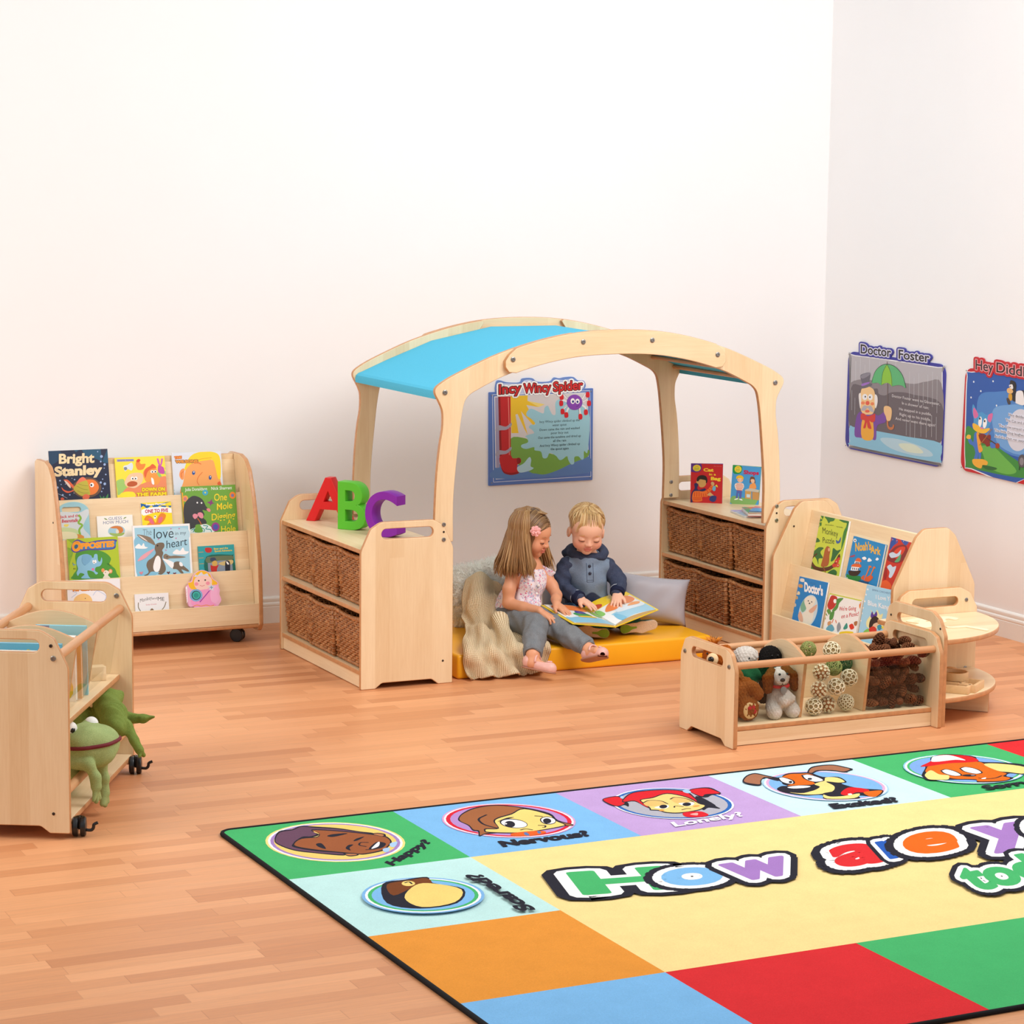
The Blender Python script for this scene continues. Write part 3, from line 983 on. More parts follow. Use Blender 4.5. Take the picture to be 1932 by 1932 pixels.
  ["P","8a3a7a",[449,295,511,274,541,235,547,293,582,312,532,327,505,361,496,320]],
  ["P","3a3a3c",[33,312,105,222,205,168,311,196,380,257,421,352,460,412,427,439,356,424,387,501,359,558,404,607,412,665,290,671,218,679,177,741,22,728,9,565,7,426]],
  ["e","ffffff",[271,291,14,1,-1,15]],
  ["e","ffffff",[348,299,14,1,-1,15]],
  ["P","e78a90",[429,410,484,401,505,448,468,461]],
  ["P","e890a0",[169,515,207,482,266,507,250,553,201,574]],
  ["P","e890a0",[261,484,317,463,363,500,352,569,298,555]],
  ["s","c8652a",17,[256,565,294,625,330,708]],
  ["P","e9f2f0",[116,755,214,725,314,684,411,677,503,739,534,822,111,825]],
  ["s","2f9a94",15,[127,767,189,747,161,804]],
  ["s","2f9a94",15,[349,697,433,712,393,757,477,773,498,820]],
  ["s","2f9a94",15,[310,730,368,767,353,813]],
  ["P","6fa83a",[185,805,215,714,278,682,323,730,329,812]],
  ["e","a03a8a",[574,731,75,4,-6,79]],
  ["e","4a5ab0",[576,733,46,2,-3,49]],
  ["t","f7dc2e","One",[582,271,234,-2,9,-128],0.01,[]],
  ["t","f7dc2e","Mole",[621,436,284,-22,9,-122],0.01,[]],
  ["t","f7dc2e","Digging",[514,617,435,-27,8,-122],0.01,[]],
  ["t","f7dc2e","A",[798,695,67,-6,6,-84],0.01,[]],
  ["t","f7dc2e","Hole",[673,828,265,-5,8,-110],0.01,[]],
 ]},
 'opposites': {'M': [-3.972, -0.3048, 0.483, 1.0, 0.0004, 0.0018, 0.0019, -0.2036, -0.979], 'W': 0.2235, 'H': 0.266, 'T': 0.012, 'bg': 'b4cc2a', 'spine': '7fae2c', 'art': [
  ["P","8db42c",[0,0,136,1,94,243,17,458,8,677,2,677]],
  ["P","4f9a34",[170,223,347,184,618,249,748,367,715,475,798,542,830,630,810,733,87,694,68,620,136,526,133,404,126,318]],
  ["P","5a3f98",[70,144,114,55,197,17,343,74,557,49,859,53,854,115,822,211,607,224,346,209,144,240,78,206]],
  ["P","3f7ec0",[89,145,125,68,196,35,342,92,556,67,842,71,811,192,609,205,347,190,152,222,92,194]],
  ["t","fca51f","O",[95,204,130,-8,10,-146],0.1,[]],
  ["t","fca51f","PPOSITES",[246,179,569,-11,7,-95],0.07,[]],
  ["e","2a6a8a",[154,137,27,12,-16,36]],
  ["P","8cc6e6",[144,417,176,321,266,278,365,283,436,349,465,289,515,292,520,390,556,417,586,345,593,419,551,490,474,510,457,570,504,610,465,632,419,580,321,562,362,687,510,702,212,684,267,620,194,591,153,637,132,587,162,516]],
  ["s","4a86b0",6,[252,301,239,398,278,462,323,440]],
  ["P","7ab4da",[252,301,328,281,413,311,396,383,316,452,255,436]],
  ["e","ffffff",[443,416,20,-6,10,33]],
  ["e","ffffff",[476,410,17,-2,3,29]],
  ["e","1c1a1c",[449,425,7,0,-1,10]],
  ["P","e77aa4",[398,530,436,520,439,557,408,561]],
  ["s","6aa6cc",11,[130,447,87,432,77,407,91,463]],
  ["t","1f4a2a","SMALL",[677,473,87,44,2,-27],0,[]],
  ["t","1f4a2a","BIG",[81,523,43,0,2,-24],0,[]],
  ["e","eb9a5a",[595,569,30,2,-2,34]],
  ["e","eb9a5a",[725,593,35,2,-3,39]],
  ["e","f8c9a0",[725,593,20,1,-2,23]],
  ["P","f2e6d6",[592,615,645,569,705,610,677,657,711,708,585,707,614,653]],
  ["e","1c1a1c",[636,606,7,0,-1,9]],
 ]},
 'love_in_my_heart': {'M': [-3.6801, -0.2962, 0.5243, 0.9999, -0.0022, -0.0106, -0.0109, -0.2036, -0.979], 'W': 0.2572, 'H': 0.307, 'T': 0.009, 'bg': 'fbfafa', 'art': [
  ["p","a9d9ec",[33,38,1001,38,994,970,34,966]],
  ["P","8cc8e4",[28,226,226,209,464,492,530,668,311,905,45,892,21,448]],
  ["P","bfe2f0",[616,102,978,91,993,267,733,293]],
  ["t","7f9aaa","The",[175,173,158,-1,7,-111],0,[]],
  ["t","2f3f4a","love",[367,240,357,-4,11,-185],-0.004,[]],
  ["t","5a6f7a","in my",[755,192,198,-8,4,-64],0,[]],
  ["t","2f3f4a","heart",[584,418,376,-47,9,-146],-0.004,[]],
  ["p","cf7fb0",[301,235,287,214,295,206,302,214,311,207,318,216]],
  ["p","cf7fb0",[450,268,436,248,444,240,451,247,459,240,466,249]],
  ["p","cf7fb0",[684,94,670,74,678,66,685,73,693,66,700,75]],
  ["p","cf7fb0",[833,98,819,78,827,69,834,77,842,70,850,79]],
  ["p","cf7fb0",[766,264,752,244,760,236,767,243,775,236,783,245]],
  ["p","cf7fb0",[573,462,558,442,567,433,574,441,582,434,589,443]],
  ["P","ffffff",[25,386,93,315,141,354,182,306,204,369,254,384,189,406]],
  ["P","ffffff",[694,515,763,443,825,471,881,411,915,475,985,490,912,537]],
  ["P","7a6a58",[373,414,397,340,463,312,539,322,548,384,506,444,522,495,497,580,530,668,551,756,534,817,467,864,404,848,431,825,292,806,225,864,155,867,240,816,209,703,240,618,332,560,388,489]],
  ["P","ffffff",[383,563,436,540,470,616,449,751,406,817,344,796,330,709]],
  ["P","8a7a66",[390,353,303,213,77,154,161,244,272,298]],
  ["P","e9ddd4",[175,207,89,164,174,238,260,285]],
  ["P","eda9b4",[373,414,249,458,117,538,56,616,178,578,272,508]],
  ["P","8a7a66",[519,544,566,509,640,550,743,548,922,581,792,594,638,593,585,609,535,594]],
  ["P","ffffff",[503,593,598,616,710,677,805,793,754,791,653,761,569,670]],
  ["P","7a6a58",[710,664,801,656,861,721,959,813,945,837,831,794,866,858,814,856,754,791,678,775,694,726]],
  ["P","ffffff",[800,669,845,677,861,734,809,731]],
  ["e","1c1a1c",[428,363,13,1,-1,12]],
  ["e","1c1a1c",[586,564,10,0,-1,9]],
  ["p","e58a9a",[109,852,73,814,83,793,107,809,134,792,142,811]],
  ["p","6a3a3a",[595,867,561,833,575,817,595,830,616,814,623,834]],
  ["p","7a2a3a",[704,875,673,855,687,841,704,850,725,839,735,855]],
 ]},
 'badger_teal': {'M': [-3.3926, -0.3175, 0.4216, 1.0, 0.0005, 0.0026, 0.0027, -0.2036, -0.979], 'W': 0.1648, 'H': 0.204, 'T': 0.014, 'bg': '2fa4aa', 'art': [
  ["p","f5c21c",[0,0,96,0,83,526,-22,520]],
  ["s","e89a1a",7,[-2,104,93,103]],
  ["s","e89a1a",7,[-4,204,89,204]],
  ["s","e89a1a",7,[-5,305,88,305]],
  ["P","c8322c",[128,39,196,31,247,53,235,110,174,121,131,97]],
  ["t","f2d24a","Bear and the",[286,74,257,-3,2,-32],0.03,[]],
  ["t","f2d24a","Special Adventure",[295,115,320,1,2,-32],0.03,[]],
  ["P","176a5a",[142,184,607,183,628,213,623,560,143,530]],
  ["p","8a98a8",[156,194,600,194,608,559,155,531]],
  ["P","6a7a5a",[160,200,600,197,600,269,373,270,157,300]],
  ["P","d2bc80",[355,312,600,269,602,342,442,361]],
  ["P","3a4a62",[212,217,295,213,306,266,215,272]],
  ["P","d9b05a",[236,291,298,265,333,311,306,360,246,356]],
  ["P","c8302c",[202,346,246,356,306,360,353,341,317,411,303,497,221,492]],
  ["P","2a2e38",[476,305,524,279,559,310,560,397,537,497,470,493]],
  ["P","ffffff",[493,292,525,308,542,345,511,343]],
 ]},
 'cloud_book': {'M': [-3.9913, -0.3714, 0.316, 0.9997, -0.0047, -0.0228, -0.0233, -0.2036, -0.9788], 'W': 0.231, 'H': 0.243, 'T': 0.01, 'bg': 'f2f1f4', 'art': [
  ["t","f49a2e","MY CLOUD",[105,182,407,-3,2,-52],0.06,[["d0701a",0.1]]],
  ["P","f3c880",[104,336,174,260,282,232,374,268,424,349,405,466,125,454]],
  ["s","b9cbe8",9,[441,271,511,195,603,238,668,293,637,370]],
  ["s","b9cbe8",9,[84,191,163,220,66,295]],
  ["e","1c1a1c",[305,318,9,0,0,7]],
 ]},
 'monkey_and_me': {'M': [-3.7004, -0.3871, 0.2405, 0.9999, -0.0031, -0.0151, -0.0154, -0.2036, -0.9789], 'W': 0.1502, 'H': 0.155, 'T': 0.012, 'bg': 'f4f2f3', 'art': [
  ["t","2a2a2a","Monkey",[90,146,212,-49,4,-68],-0.005,[]],
  ["t","2a2a2a","and",[304,102,91,-1,2,-37],0,[]],
  ["t","2a2a2a","ME",[405,126,117,13,4,-68],-0.005,[]],
  ["t","d8707a","Emily Gravett",[193,200,188,-6,1,-23],0,[]],
  ["s","8a7a5a",14,[60,144,56,229,95,302]],
  ["s","8a7a5a",14,[551,154,516,238,454,306]],
  ["P","8a6a4a",[248,309,295,255,336,314]],
  ["p","c83a3a",[-16,127,-1,127,-3,212,-18,211]],
 ]},
 'princess_shape': {'M': [-3.4731, -0.3912, 0.3314, 1.0, -0.0014, -0.0068, -0.007, -0.2036, -0.979], 'W': 0.1528, 'H': 0.245, 'T': 0.016, 'bg': 'f3b4d4', 'shape': 'fairy', 'art': [
  ["P","fbc32c",[101,205,145,93,239,27,328,24,429,80,468,168,546,229,551,272,446,281,144,336,57,303,33,216]],
  ["P","fbd3c8",[137,221,172,138,294,87,398,107,460,181,446,281,352,347,232,348,161,308]],
  ["P","dfe0ea",[151,122,176,78,212,97,282,43,317,91,385,70,404,121,323,103,233,112]],
  ["e","f59aac",[180,245,36,2,-2,31]],
  ["e","f59aac",[386,242,36,2,-2,31]],
  ["e","3a3a3a",[225,190,15,1,-1,14]],
  ["e","3a3a3a",[342,185,15,1,-1,14]],
  ["s","d0506a",7,[238,270,281,286,327,272]],
  ["P","f5a0cf",[97,376,232,355,352,347,439,381,471,569,496,642,95,633]],
  ["P","f8b8dc",[423,394,504,298,570,331,548,430,572,517,515,593,428,552]],
  ["s","f59a2a",12,[103,622,171,609,243,630,334,618,407,640,475,626]],
  ["e","7fb4dc",[161,440,116,6,-7,108]],
  ["e","25343e",[161,440,83,5,-5,80]],
  ["e","3fb8ac",[164,440,71,4,-5,68]],
  ["e","2f9a90",[161,443,44,2,-3,43]],
  ["s","a04ab0",17,[218,562,322,460,426,352]],
  ["p","dfe6f0",[448,245,463,296,519,306,472,337,481,383,441,352,398,373,416,325,378,294,430,292]],
  ["p","8aa4c4",[446,281,456,310,485,317,457,333,441,349,431,326,406,310,433,309]],
  ["p","ffffff",[-28,287,11,286,0,542,-28,583]],
  ["t","d04a8a","PRINCESS",[-30,540,8,-213,21,1],0,[]],
 ]},
 'monkey_puzzle': {'M': [-1.0696, -1.6777, 0.6192, 0.0035, -0.9998, 0.0176, -0.1961, -0.018, -0.9804], 'W': 0.2172, 'H': 0.302, 'T': 0.009, 'bg': 'cfdf4a', 'spine': '6f8f2a', 'art': [
  ["P","2f7a3a",[0,0,91,4,67,85,70,170,5,206,-29,410,-30,253]],
  ["P","2f7a3a",[128,0,440,-14,410,46,317,70,277,103,210,54]],
  ["P","2f7a3a",[560,7,871,7,889,172,811,126,808,42,708,39]],
  ["P","3f8a3a",[846,80,852,247,825,390,785,493,762,202]],
  ["P","2c7038",[14,383,121,434,-30,481,13,533,-81,559,-39,454]],
  ["P","2c7038",[12,605,117,535,268,530,193,610,299,696,181,725,201,822,107,735,-78,645]],
  ["P","2c7038",[548,495,670,522,785,493,697,603,628,696,548,721,552,621]],
  ["P","3f8a3a",[-98,890,-38,839,143,915,-10,921]],
  ["P","2c7038",[546,904,677,844,787,872,761,946,536,948]],
  ["t","2f4a2a","Julia Donaldson",[185,145,253,-15,-7,-22],0,[]],
  ["t","2f4a2a","Axel Scheffler",[529,138,199,-2,-7,-22],0,[]],
  ["t","2a3a24","Monkey",[149,289,482,6,-37,-109],-0.006,[]],
  ["t","2a3a24","Puzzle",[209,445,352,-22,-33,-98],-0.006,[]],
  ["P","3a62a8",[587,349,666,361,715,284,720,375,631,407]],
  ["s","5a3020",66,[-52,798,107,885,314,893,550,840,694,744,754,624,792,591]],
  ["s","5a3020",28,[-47,812,19,704,104,650]],
  ["P","b4602e",[310,652,314,552,357,490,434,495,477,546,480,630,504,740,466,816,298,845,293,754]],
  ["e","e9b08a",[438,537,34,-4,10,30]],
  ["s","a0522a",23,[345,832,450,917,415,964]],
  ["e","d83a2a",[728,697,62,-8,12,35]],
  ["e","d83a2a",[775,649,43,-6,8,24]],
  ["e","d83a2a",[679,774,62,-8,12,35]],
  ["e","e0502e",[775,761,57,-8,11,32]],
  ["e","f2e9d8",[718,705,14,-2,3,8]],
  ["e","f2e9d8",[787,760,14,-2,3,8]],
 ]},
 'noahs_ark': {'M': [-1.0795, -1.9481, 0.5694, -0.0036, -0.9998, -0.0179, -0.1961, 0.0183, -0.9804], 'W': 0.2353, 'H': 0.251, 'T': 0.009, 'bg': '1e8fd0', 'spine': '1a5a8a', 'art': [
  ["e","ffffff",[62,67,44,-7,11,29]],
  ["e","1c1a1c",[63,68,16,-3,5,13]],
  ["t","f4bc3c","Noah's",[137,234,432,-91,-49,-132],0.035,[]],
  ["t","f4bc3c","Ark",[578,190,278,-4,-44,-120],0.035,[]],
  ["P","ffffff",[364,315,437,282,495,307,434,338]],
  ["P","ffffff",[533,343,559,283,654,309,604,338]],
  ["P","ffffff",[751,279,785,239,839,257,802,287]],
  ["P","b04a6a",[16,345,147,295,136,332,34,359]],
  ["P","f06a28",[198,399,218,353,271,331,336,341,365,385]],
  ["p","ffffff",[185,398,329,388,331,426,180,436]],
  ["P","f06a28",[127,508,157,454,342,423,390,471]],
  ["p","ffffff",[125,502,350,477,341,539,119,566]],
  ["p","1d2a5a",[153,512,177,509,182,544,159,546]],
  ["p","1d2a5a",[206,507,230,505,235,539,211,541]],
  ["p","1d2a5a",[261,502,285,500,290,534,266,536]],
  ["p","1d2a5a",[313,496,337,494,342,528,318,530]],
  ["p","1d2a5a",[212,404,236,402,241,436,218,438]],
  ["p","1d2a5a",[250,401,274,398,279,432,256,435]],
  ["p","1d2a5a",[289,397,312,395,317,429,294,431]],
  ["P","3a2014",[67,581,221,562,404,524,350,610,209,662,101,639]],
  ["P","228a3c",[-105,688,28,644,204,649,413,613,460,674,410,738,-76,767]],
  ["t","ffffff","Ho",[-15,743,115,-6,-25,-66],0.02,[]],
  ["s","f07a2a",30,[633,416,607,510,578,598]],
  ["s","f07a2a",30,[763,408,725,504,697,591]],
  ["P","f07a2a",[596,415,651,399,694,419,626,431]],
  ["P","f07a2a",[728,413,769,393,806,414,746,428]],
  ["P","e8622a",[462,646,523,580,601,594,706,548,788,576,676,664]],
  ["p","3f8a3a",[414,682,698,660,692,710,408,732]],
 ]},
 'red_monster': {'M': [-1.0732, -2.211, 0.6008, -0.0038, -0.9998, -0.019, -0.1961, 0.0194, -0.9804], 'W': 0.1633, 'H': 0.284, 'T': 0.009, 'bg': 'cf3420', 'spine': '7a1a14', 'art': [
  ["P","2a54a8",[0,0,141,-2,209,55,117,125,33,220,8,88]],
  ["P","3a5aa8",[279,-10,488,-10,448,71,346,47]],
  ["P","8a2a2a",[78,213,228,107,448,71,547,217,370,369,144,393,13,360]],
  ["P","e2442a",[154,228,281,125,435,100,407,213,258,319]],
  ["P","cfe0f2",[41,274,132,231,252,239,339,157,328,253,165,321,93,320]],
  ["P","5fae7a",[280,316,363,221,361,343,233,378]],
  ["P","cfe0f2",[61,489,136,436,217,463,300,435,289,532,233,637,162,636,156,555]],
  ["P","f0622a",[-28,765,114,699,275,752,254,824,-27,833]],
  ["P","a8201c",[-23,586,38,493,108,618,69,707]],
  ["e","e8e0f0",[61,38,11,-2,2,6]],
  ["e","e8e0f0",[177,33,9,-1,2,5]],
  ["e","e8e0f0",[359,18,11,-2,2,6]],
 ]},
 'doctors': {'M': [-1.1746, -1.6897, 0.3658, 0.0056, -0.9996, 0.0281, -0.196, -0.0287, -0.9802], 'W': 0.2184, 'H': 0.24, 'T': 0.008, 'bg': '1d86cf', 'art': [
  ["p","5e2e22",[0,0,237,0,104,768,-158,766]],
  ["P","f0e6d8",[37,35,149,30,160,79,48,82]],
  ["P","d8a060",[19,137,131,131,142,181,30,184]],
  ["P","e8d8b0",[-29,264,83,258,94,308,-19,311]],
  ["P","c8a878",[-62,347,50,340,62,390,-51,394]],
  ["P","c8c0b4",[-76,477,36,470,47,520,-66,524]],
  ["P","e0c8a0",[-119,582,-7,576,4,625,-109,629]],
  ["P","e8d888",[-130,669,-17,662,-6,712,-119,716]],
  ["t","ffffff","Doctor's",[229,226,558,1,-50,-152],0.05,[]],
  ["t","3a6ab0","I'm at the",[364,76,151,-5,-6,-19],0,[]],
  ["e","cfe4ec",[442,548,270,3,-42,285]],
  ["P","7fb89a",[190,483,338,308,376,501,275,585]],
  ["P","f2ecdc",[283,414,286,343,385,295,509,285,595,316,597,400,542,464,612,524,623,635,582,739,389,774,222,734,284,612,385,528]],
  ["e","1c1a1c",[395,374,17,-2,4,11]],
  ["e","1c1a1c",[501,378,17,-2,4,11]],
  ["e","1c1a1c",[443,410,22,-3,4,11]],
  ["P","e8b498",[166,643,222,578,336,690,329,747,217,720]],
  ["P","e8b498",[462,531,606,427,674,404,652,491,549,561]],
 ]},
 'picnic': {'M': [-1.1812, -1.9346, 0.3332, 0.0067, -0.9994, 0.0336, -0.196, -0.0342, -0.98], 'W': 0.2366, 'H': 0.207, 'T': 0.009, 'bg': 'fbfbf8', 'art': [
  ["S","d6dc5a",29,[3,9,949,8]],
  ["S","d6dc5a",34,[7,6,-115,607]],
  ["P","c8382a",[27,101,79,32,230,40,257,127,192,232,82,274,2,215]],
  ["e","ffffff",[199,114,47,-6,11,35]],
  ["P","5a9a4a",[240,74,424,36,332,131,310,217,233,282,158,278,246,170]],
  ["P","6aa04a",[30,267,138,295,69,387,-25,483,-80,547,-11,370]],
  ["P","5a9a4a",[123,325,233,282,224,408,133,434]],
  ["t","d02c34","We're Going",[359,255,478,-73,-10,-70],0.01,[]],
  ["t","d02c34","on a Picnic!",[461,369,471,-111,-10,-70],0.01,[]],
  ["P","d8a070",[98,481,189,454,191,537,115,534]],
  ["P","6ab0c8",[120,547,229,504,325,574,220,630,89,607]],
  ["P","9aa0a8",[379,511,428,436,504,522,432,601]],
  ["P","3f9a8a",[574,512,642,420,690,496,606,535]],
  ["P","e2402a",[724,450,808,411,874,471,790,509]],
  ["P","b4784a",[845,379,933,353,931,422,873,430]],
  ["P","f5d22a",[502,591,683,552,872,539,815,588,514,630]],
  ["e","f08a2a",[951,92,46,-6,17,55]],
  ["s","e07030",19,[312,417,350,460]],
  ["s","e07030",19,[247,405,221,478]],
 ]},
 'blue_kangaroo': {'M': [-1.1666, -2.1858, 0.4061, 0.0067, -0.9994, 0.0334, -0.196, -0.034, -0.98], 'W': 0.1831, 'H': 0.281, 'T': 0.009, 'bg': 'a9dcf6', 'art': [
  ["p","2f2f94",[0,0,76,0,29,778,-62,791]],
  ["p","ffffff",[36,47,53,63,81,62,61,74,70,89,44,82,21,90,28,74,9,66,34,64]],
  ["p","ffffff",[12,139,29,154,57,153,37,165,47,180,21,173,-3,181,4,165,-15,157,10,155]],
  ["p","ffffff",[11,247,27,263,56,262,36,274,45,289,19,282,-4,290,3,274,-17,266,9,264]],
  ["p","ffffff",[-7,359,10,374,38,373,18,385,28,400,2,393,-22,401,-15,385,-34,377,-9,375]],
  ["p","ffffff",[-10,447,7,463,35,462,15,474,24,489,-2,482,-25,490,-18,474,-37,466,-12,464]],
  ["p","ffffff",[-5,569,12,585,40,584,20,596,29,611,3,603,-20,612,-13,596,-33,588,-7,586]],
  ["p","ffffff",[-28,695,-11,710,17,709,-3,721,7,736,-19,729,-43,738,-36,722,-55,714,-30,711]],
  ["t","6a8ab0","EMMA CHICHESTER",[182,77,574,-2,-10,-31],0,[]],
  ["t","ffffff","I Love You",[319,195,501,-21,-22,-70],0.01,[]],
  ["t","ffffff","Blue Kangaroo",[130,319,883,2,-25,-81],0.015,[]],
  ["P","f6f0b0",[169,582,268,447,226,385,358,435,405,361,496,430,581,405,573,527,677,567,560,637,247,680]],
  ["P","5a3a9a",[258,489,279,405,340,451,391,390,433,452,337,519]],
  ["P","3a2a24",[261,651,274,541,368,468,494,498,492,565,369,622,318,684]],
  ["P","f0c8a8",[365,610,467,562,504,604,426,655]],
  ["P","d83a2a",[273,690,374,635,475,662,469,717,263,732]],
  ["P","3a9ab8",[485,620,566,582,626,627,550,678]],
  ["P","8acb5a",[150,748,251,693,293,755,144,803]],
  ["P","f2e04a",[600,618,685,593,679,647]],
 ]},
 'cat_in_a_bag': {'M': [-1.1738, -0.739, 0.7437, 0.809, -0.5878, 0.0006, 0.0005, -0.0004, -1.0], 'W': 0.1464, 'H': 0.203, 'T': 0.006, 'bg': 'cc2229', 'spine': '5b2a8c', 'art': [
  ["P","5b2a8c",[0,0,173,-3,200,57,188,122,128,160,48,160,3,144]],
  ["e","f2d93c",[109,82,74,-2,1,61]],
  ["t","d0401c","Read",[84,60,50,-5,0,-21],0,[]],
  ["t","2f9a5a","Ready",[71,101,82,-7,-1,-29],0,[]],
  ["t","4a3a2a","Phonics",[65,124,83,-4,0,-19],0,[]],
  ["t","ffd93a","Cat",[237,138,175,-1,-1,-58],0.05,[]],
  ["t","ffd93a","in a",[340,209,119,-1,-1,-42],0.03,[]],
  ["t","ffd93a","Bag",[377,295,169,-2,-1,-61],0.05,[]],
  ["t","e88a8a","First Stories",[424,46,141,0,0,-13],0,[]],
  ["P","d4a45e",[140,342,163,292,228,290,284,305,286,369,255,419,199,437,158,414]],
  ["e","d4a45e",[128,342,23,-1,1,31]],
  ["P","241c1a",[115,318,118,262,162,220,226,210,283,232,308,288,301,345,281,353,276,305,212,291,171,288,140,326]],
  ["P","26285e",[68,377,116,359,141,399,126,440,151,487,263,451,280,491,217,526,144,520,56,555,43,714,11,715,23,548,78,457]],
  ["P","f0762a",[51,531,144,504,232,509,320,465,391,382,416,422,361,513,265,548,306,539,319,603,218,615,212,688,47,694]],
  ["s","d43a20",11,[80,530,77,611]],
  ["s","d43a20",11,[120,521,118,610]],
  ["s","d43a20",11,[160,515,162,609]],
  ["s","d43a20",11,[201,542,206,615]],
  ["s","d43a20",11,[241,549,251,610]],
  ["s","d43a20",11,[282,548,291,604]],
  ["s","d43a20",10,[296,482,329,522]],
  ["s","d43a20",10,[328,457,369,488]],
  ["s","d43a20",10,[359,424,400,447]],
  ["s","d43a20",11,[53,637,203,632]],
  ["s","d43a20",11,[54,669,203,664]],
  ["P","d8ae74",[374,366,390,325,422,333,439,364,415,406]],
  ["P","d8ae74",[314,563,362,521,394,544,435,583,395,588,339,586]],
  ["P","6fb8d8",[401,463,423,405,464,412,457,485,425,494]],
  ["P","f2dc4a",[455,396,479,375,500,411,496,427,472,408]],
  ["P","2f3a7c",[356,626,395,584,476,590,469,671,414,697,357,667]],
 ]},
 'shops': {'M': [-1.0181, -0.8503, 0.7426, 0.7838, -0.6192, -0.048, -0.0377, 0.0298, -0.9988], 'W': 0.1302, 'H': 0.2, 'T': 0.006, 'bg': '4a9fdc', 'spine': '1f9a50', 'art': [
  ["P","1f9a50",[0,0,147,0,177,60,157,135,94,160,20,142]],
  ["e","f2d93c",[102,71,64,-5,5,63]],
  ["t","d0401c","Read",[78,48,42,-6,-1,-19],0,[]],
  ["t","2f9a5a","Ready",[66,87,70,-8,-2,-26],0,[]],
  ["t","4a3a2a","Phonics",[65,112,70,-8,-1,-18],0,[]],
  ["t","c81c4c","Shops",[215,146,268,-5,-5,-69],0.05,[]],
  ["P","86b86a",[31,575,188,577,352,603,552,594,556,699,41,716]],
  ["e","f5cba8",[156,260,53,-5,3,47]],
  ["P","f2c02c",[84,254,85,206,135,177,184,185,215,219,202,256,171,230,115,235]],
  ["e","e87a8a",[126,267,11,-1,1,10]],
  ["e","e87a8a",[186,262,11,-1,1,10]],
  ["P","f6ece4",[90,327,202,317,235,379,211,438,204,458,107,459,61,378]],
  ["s","e2622a",12,[91,343,203,333]],
  ["s","e2622a",12,[77,372,221,360]],
  ["s","e2622a",12,[87,400,223,389]],
  ["s","e2622a",12,[97,427,209,421]],
  ["s","e2622a",12,[103,451,203,448]],
  ["p","5a66b8",[107,459,204,458,198,605,160,604,155,507,131,509,134,606,98,606]],
  ["P","ffffff",[79,624,134,602,135,623,80,636]],
  ["P","ffffff",[155,617,199,609,225,635,192,634]],
  ["P","7a4a2a",[331,257,342,191,386,184,415,201,438,296,417,282,405,234,357,231,353,296,334,305]],
  ["P","f0c2a0",[349,239,405,230,420,274,391,309,361,287]],
  ["P","f0a05a",[340,337,379,310,426,297,457,392,338,418]],
  ["p","d2a25a",[260,449,373,456,384,601,266,595]],
  ["p","c8965a",[390,462,511,464,521,605,400,603]],
  ["p","b08048",[511,464,539,433,547,578,521,605]],
  ["P","c9c2b4",[282,423,353,401,450,409,532,426,510,460,389,458,260,453]],
  ["p","cfe0ea",[289,512,357,514,357,571,293,572]],
 ]},
 'spider_board': {'M': [-1.8569, -0.007, 1.0273, 1.0, 0.0, 0.0084, 0.0084, 0.0, -1.0], 'W': 0.5533, 'H': 0.4445, 'T': 0.006, 'bg': '5a7cc4', 'tabs': 1, 'art': [
  ["P","6d8fd0",[161,25,153,-183,225,-219,382,-175,641,-166,698,-236,901,-238,1017,-166,1279,-164,1366,-233,1483,-216,1600,-232,1776,-232,1879,-163,2012,-146,2035,-13,1778,70,613,120,470,121]],
  ["P","c3d2f0",[190,13,182,-143,368,-156,670,-145,742,-202,886,-203,1002,-134,1308,-143,1395,-193,1571,-180,1761,-193,1865,-124,1983,-107,1999,-14,1778,44,642,69,527,123,469,88]],
  ["S","dfe8f6",10,[76,48,2140,44,2177,1705,102,1711,76,48]],
  ["p","e6ecf4",[111,82,2103,75,2128,1636,147,1661]],
  ["p","d9d6d8",[126,95,2091,88,2114,1635,159,1649]],
  ["P","5f87c4",[155,1432,359,1364,1055,1477,1641,1399,2112,1316,2117,1636,162,1649]],
  ["P","79ad4e",[465,891,761,904,849,967,1053,1134,1640,1293,2107,1182,2108,1315,1907,1386,1700,1455,1495,1538,1202,1616,997,1593,852,1546,474,1264]],
  ["p","f0c832",[448,88,815,88,809,192,1179,272,1049,319,787,270,977,605,949,682,672,383,819,847,746,726,600,432,557,444,624,800,472,793,456,427]],
  ["p","f5e080",[809,192,1179,272,1049,319]],
  ["P","9fd4e4",[788,466,817,376,904,346,1049,411,1151,441,1172,337,1238,300,1282,381,1341,475,1407,464,1398,280,1442,203,1573,208,2100,386,2107,1196,2024,1205,2018,1351,1966,1368,1906,1306,1817,1315,1811,1434,1745,1451,1685,1362,1655,1287,1567,1343,1493,1353,1419,1270,1287,1211,1229,1300,1142,1296,1097,1175,966,1143,951,1083,791,1109,690,1078,690,1025,820,985,805,899,761,871,848,835,950,814,906,746,840,704,876,653,978,644,905,549]],
  ["p","a39fc0",[129,102,197,102,230,1436,155,1445]],
  ["p","c4262c",[194,91,452,93,462,1264,229,1279]],
  ["s","ef9a90",12,[405,112,426,713,431,1223]],
  ["p","8f1a20",[194,91,237,93,272,1281,229,1279]],
  ["P","c4262c",[232,1227,445,1211,503,1272,618,1278,676,1300,662,1378,604,1402,598,1494,627,1561,475,1586,331,1533,259,1437]],
  ["P","8f1a20",[597,1277,655,1280,677,1353,619,1389,590,1349]],
  ["P","9a1c22",[259,1437,331,1520,475,1553,619,1534,620,1574,461,1592,316,1545]],
  ["P","a8a4b8",[142,688,213,632,357,664,464,597,472,649,371,723,228,730,149,753]],
  ["P","a8a4b8",[146,1157,215,1108,358,1121,466,1054,473,1107,373,1181,229,1194,155,1223]],
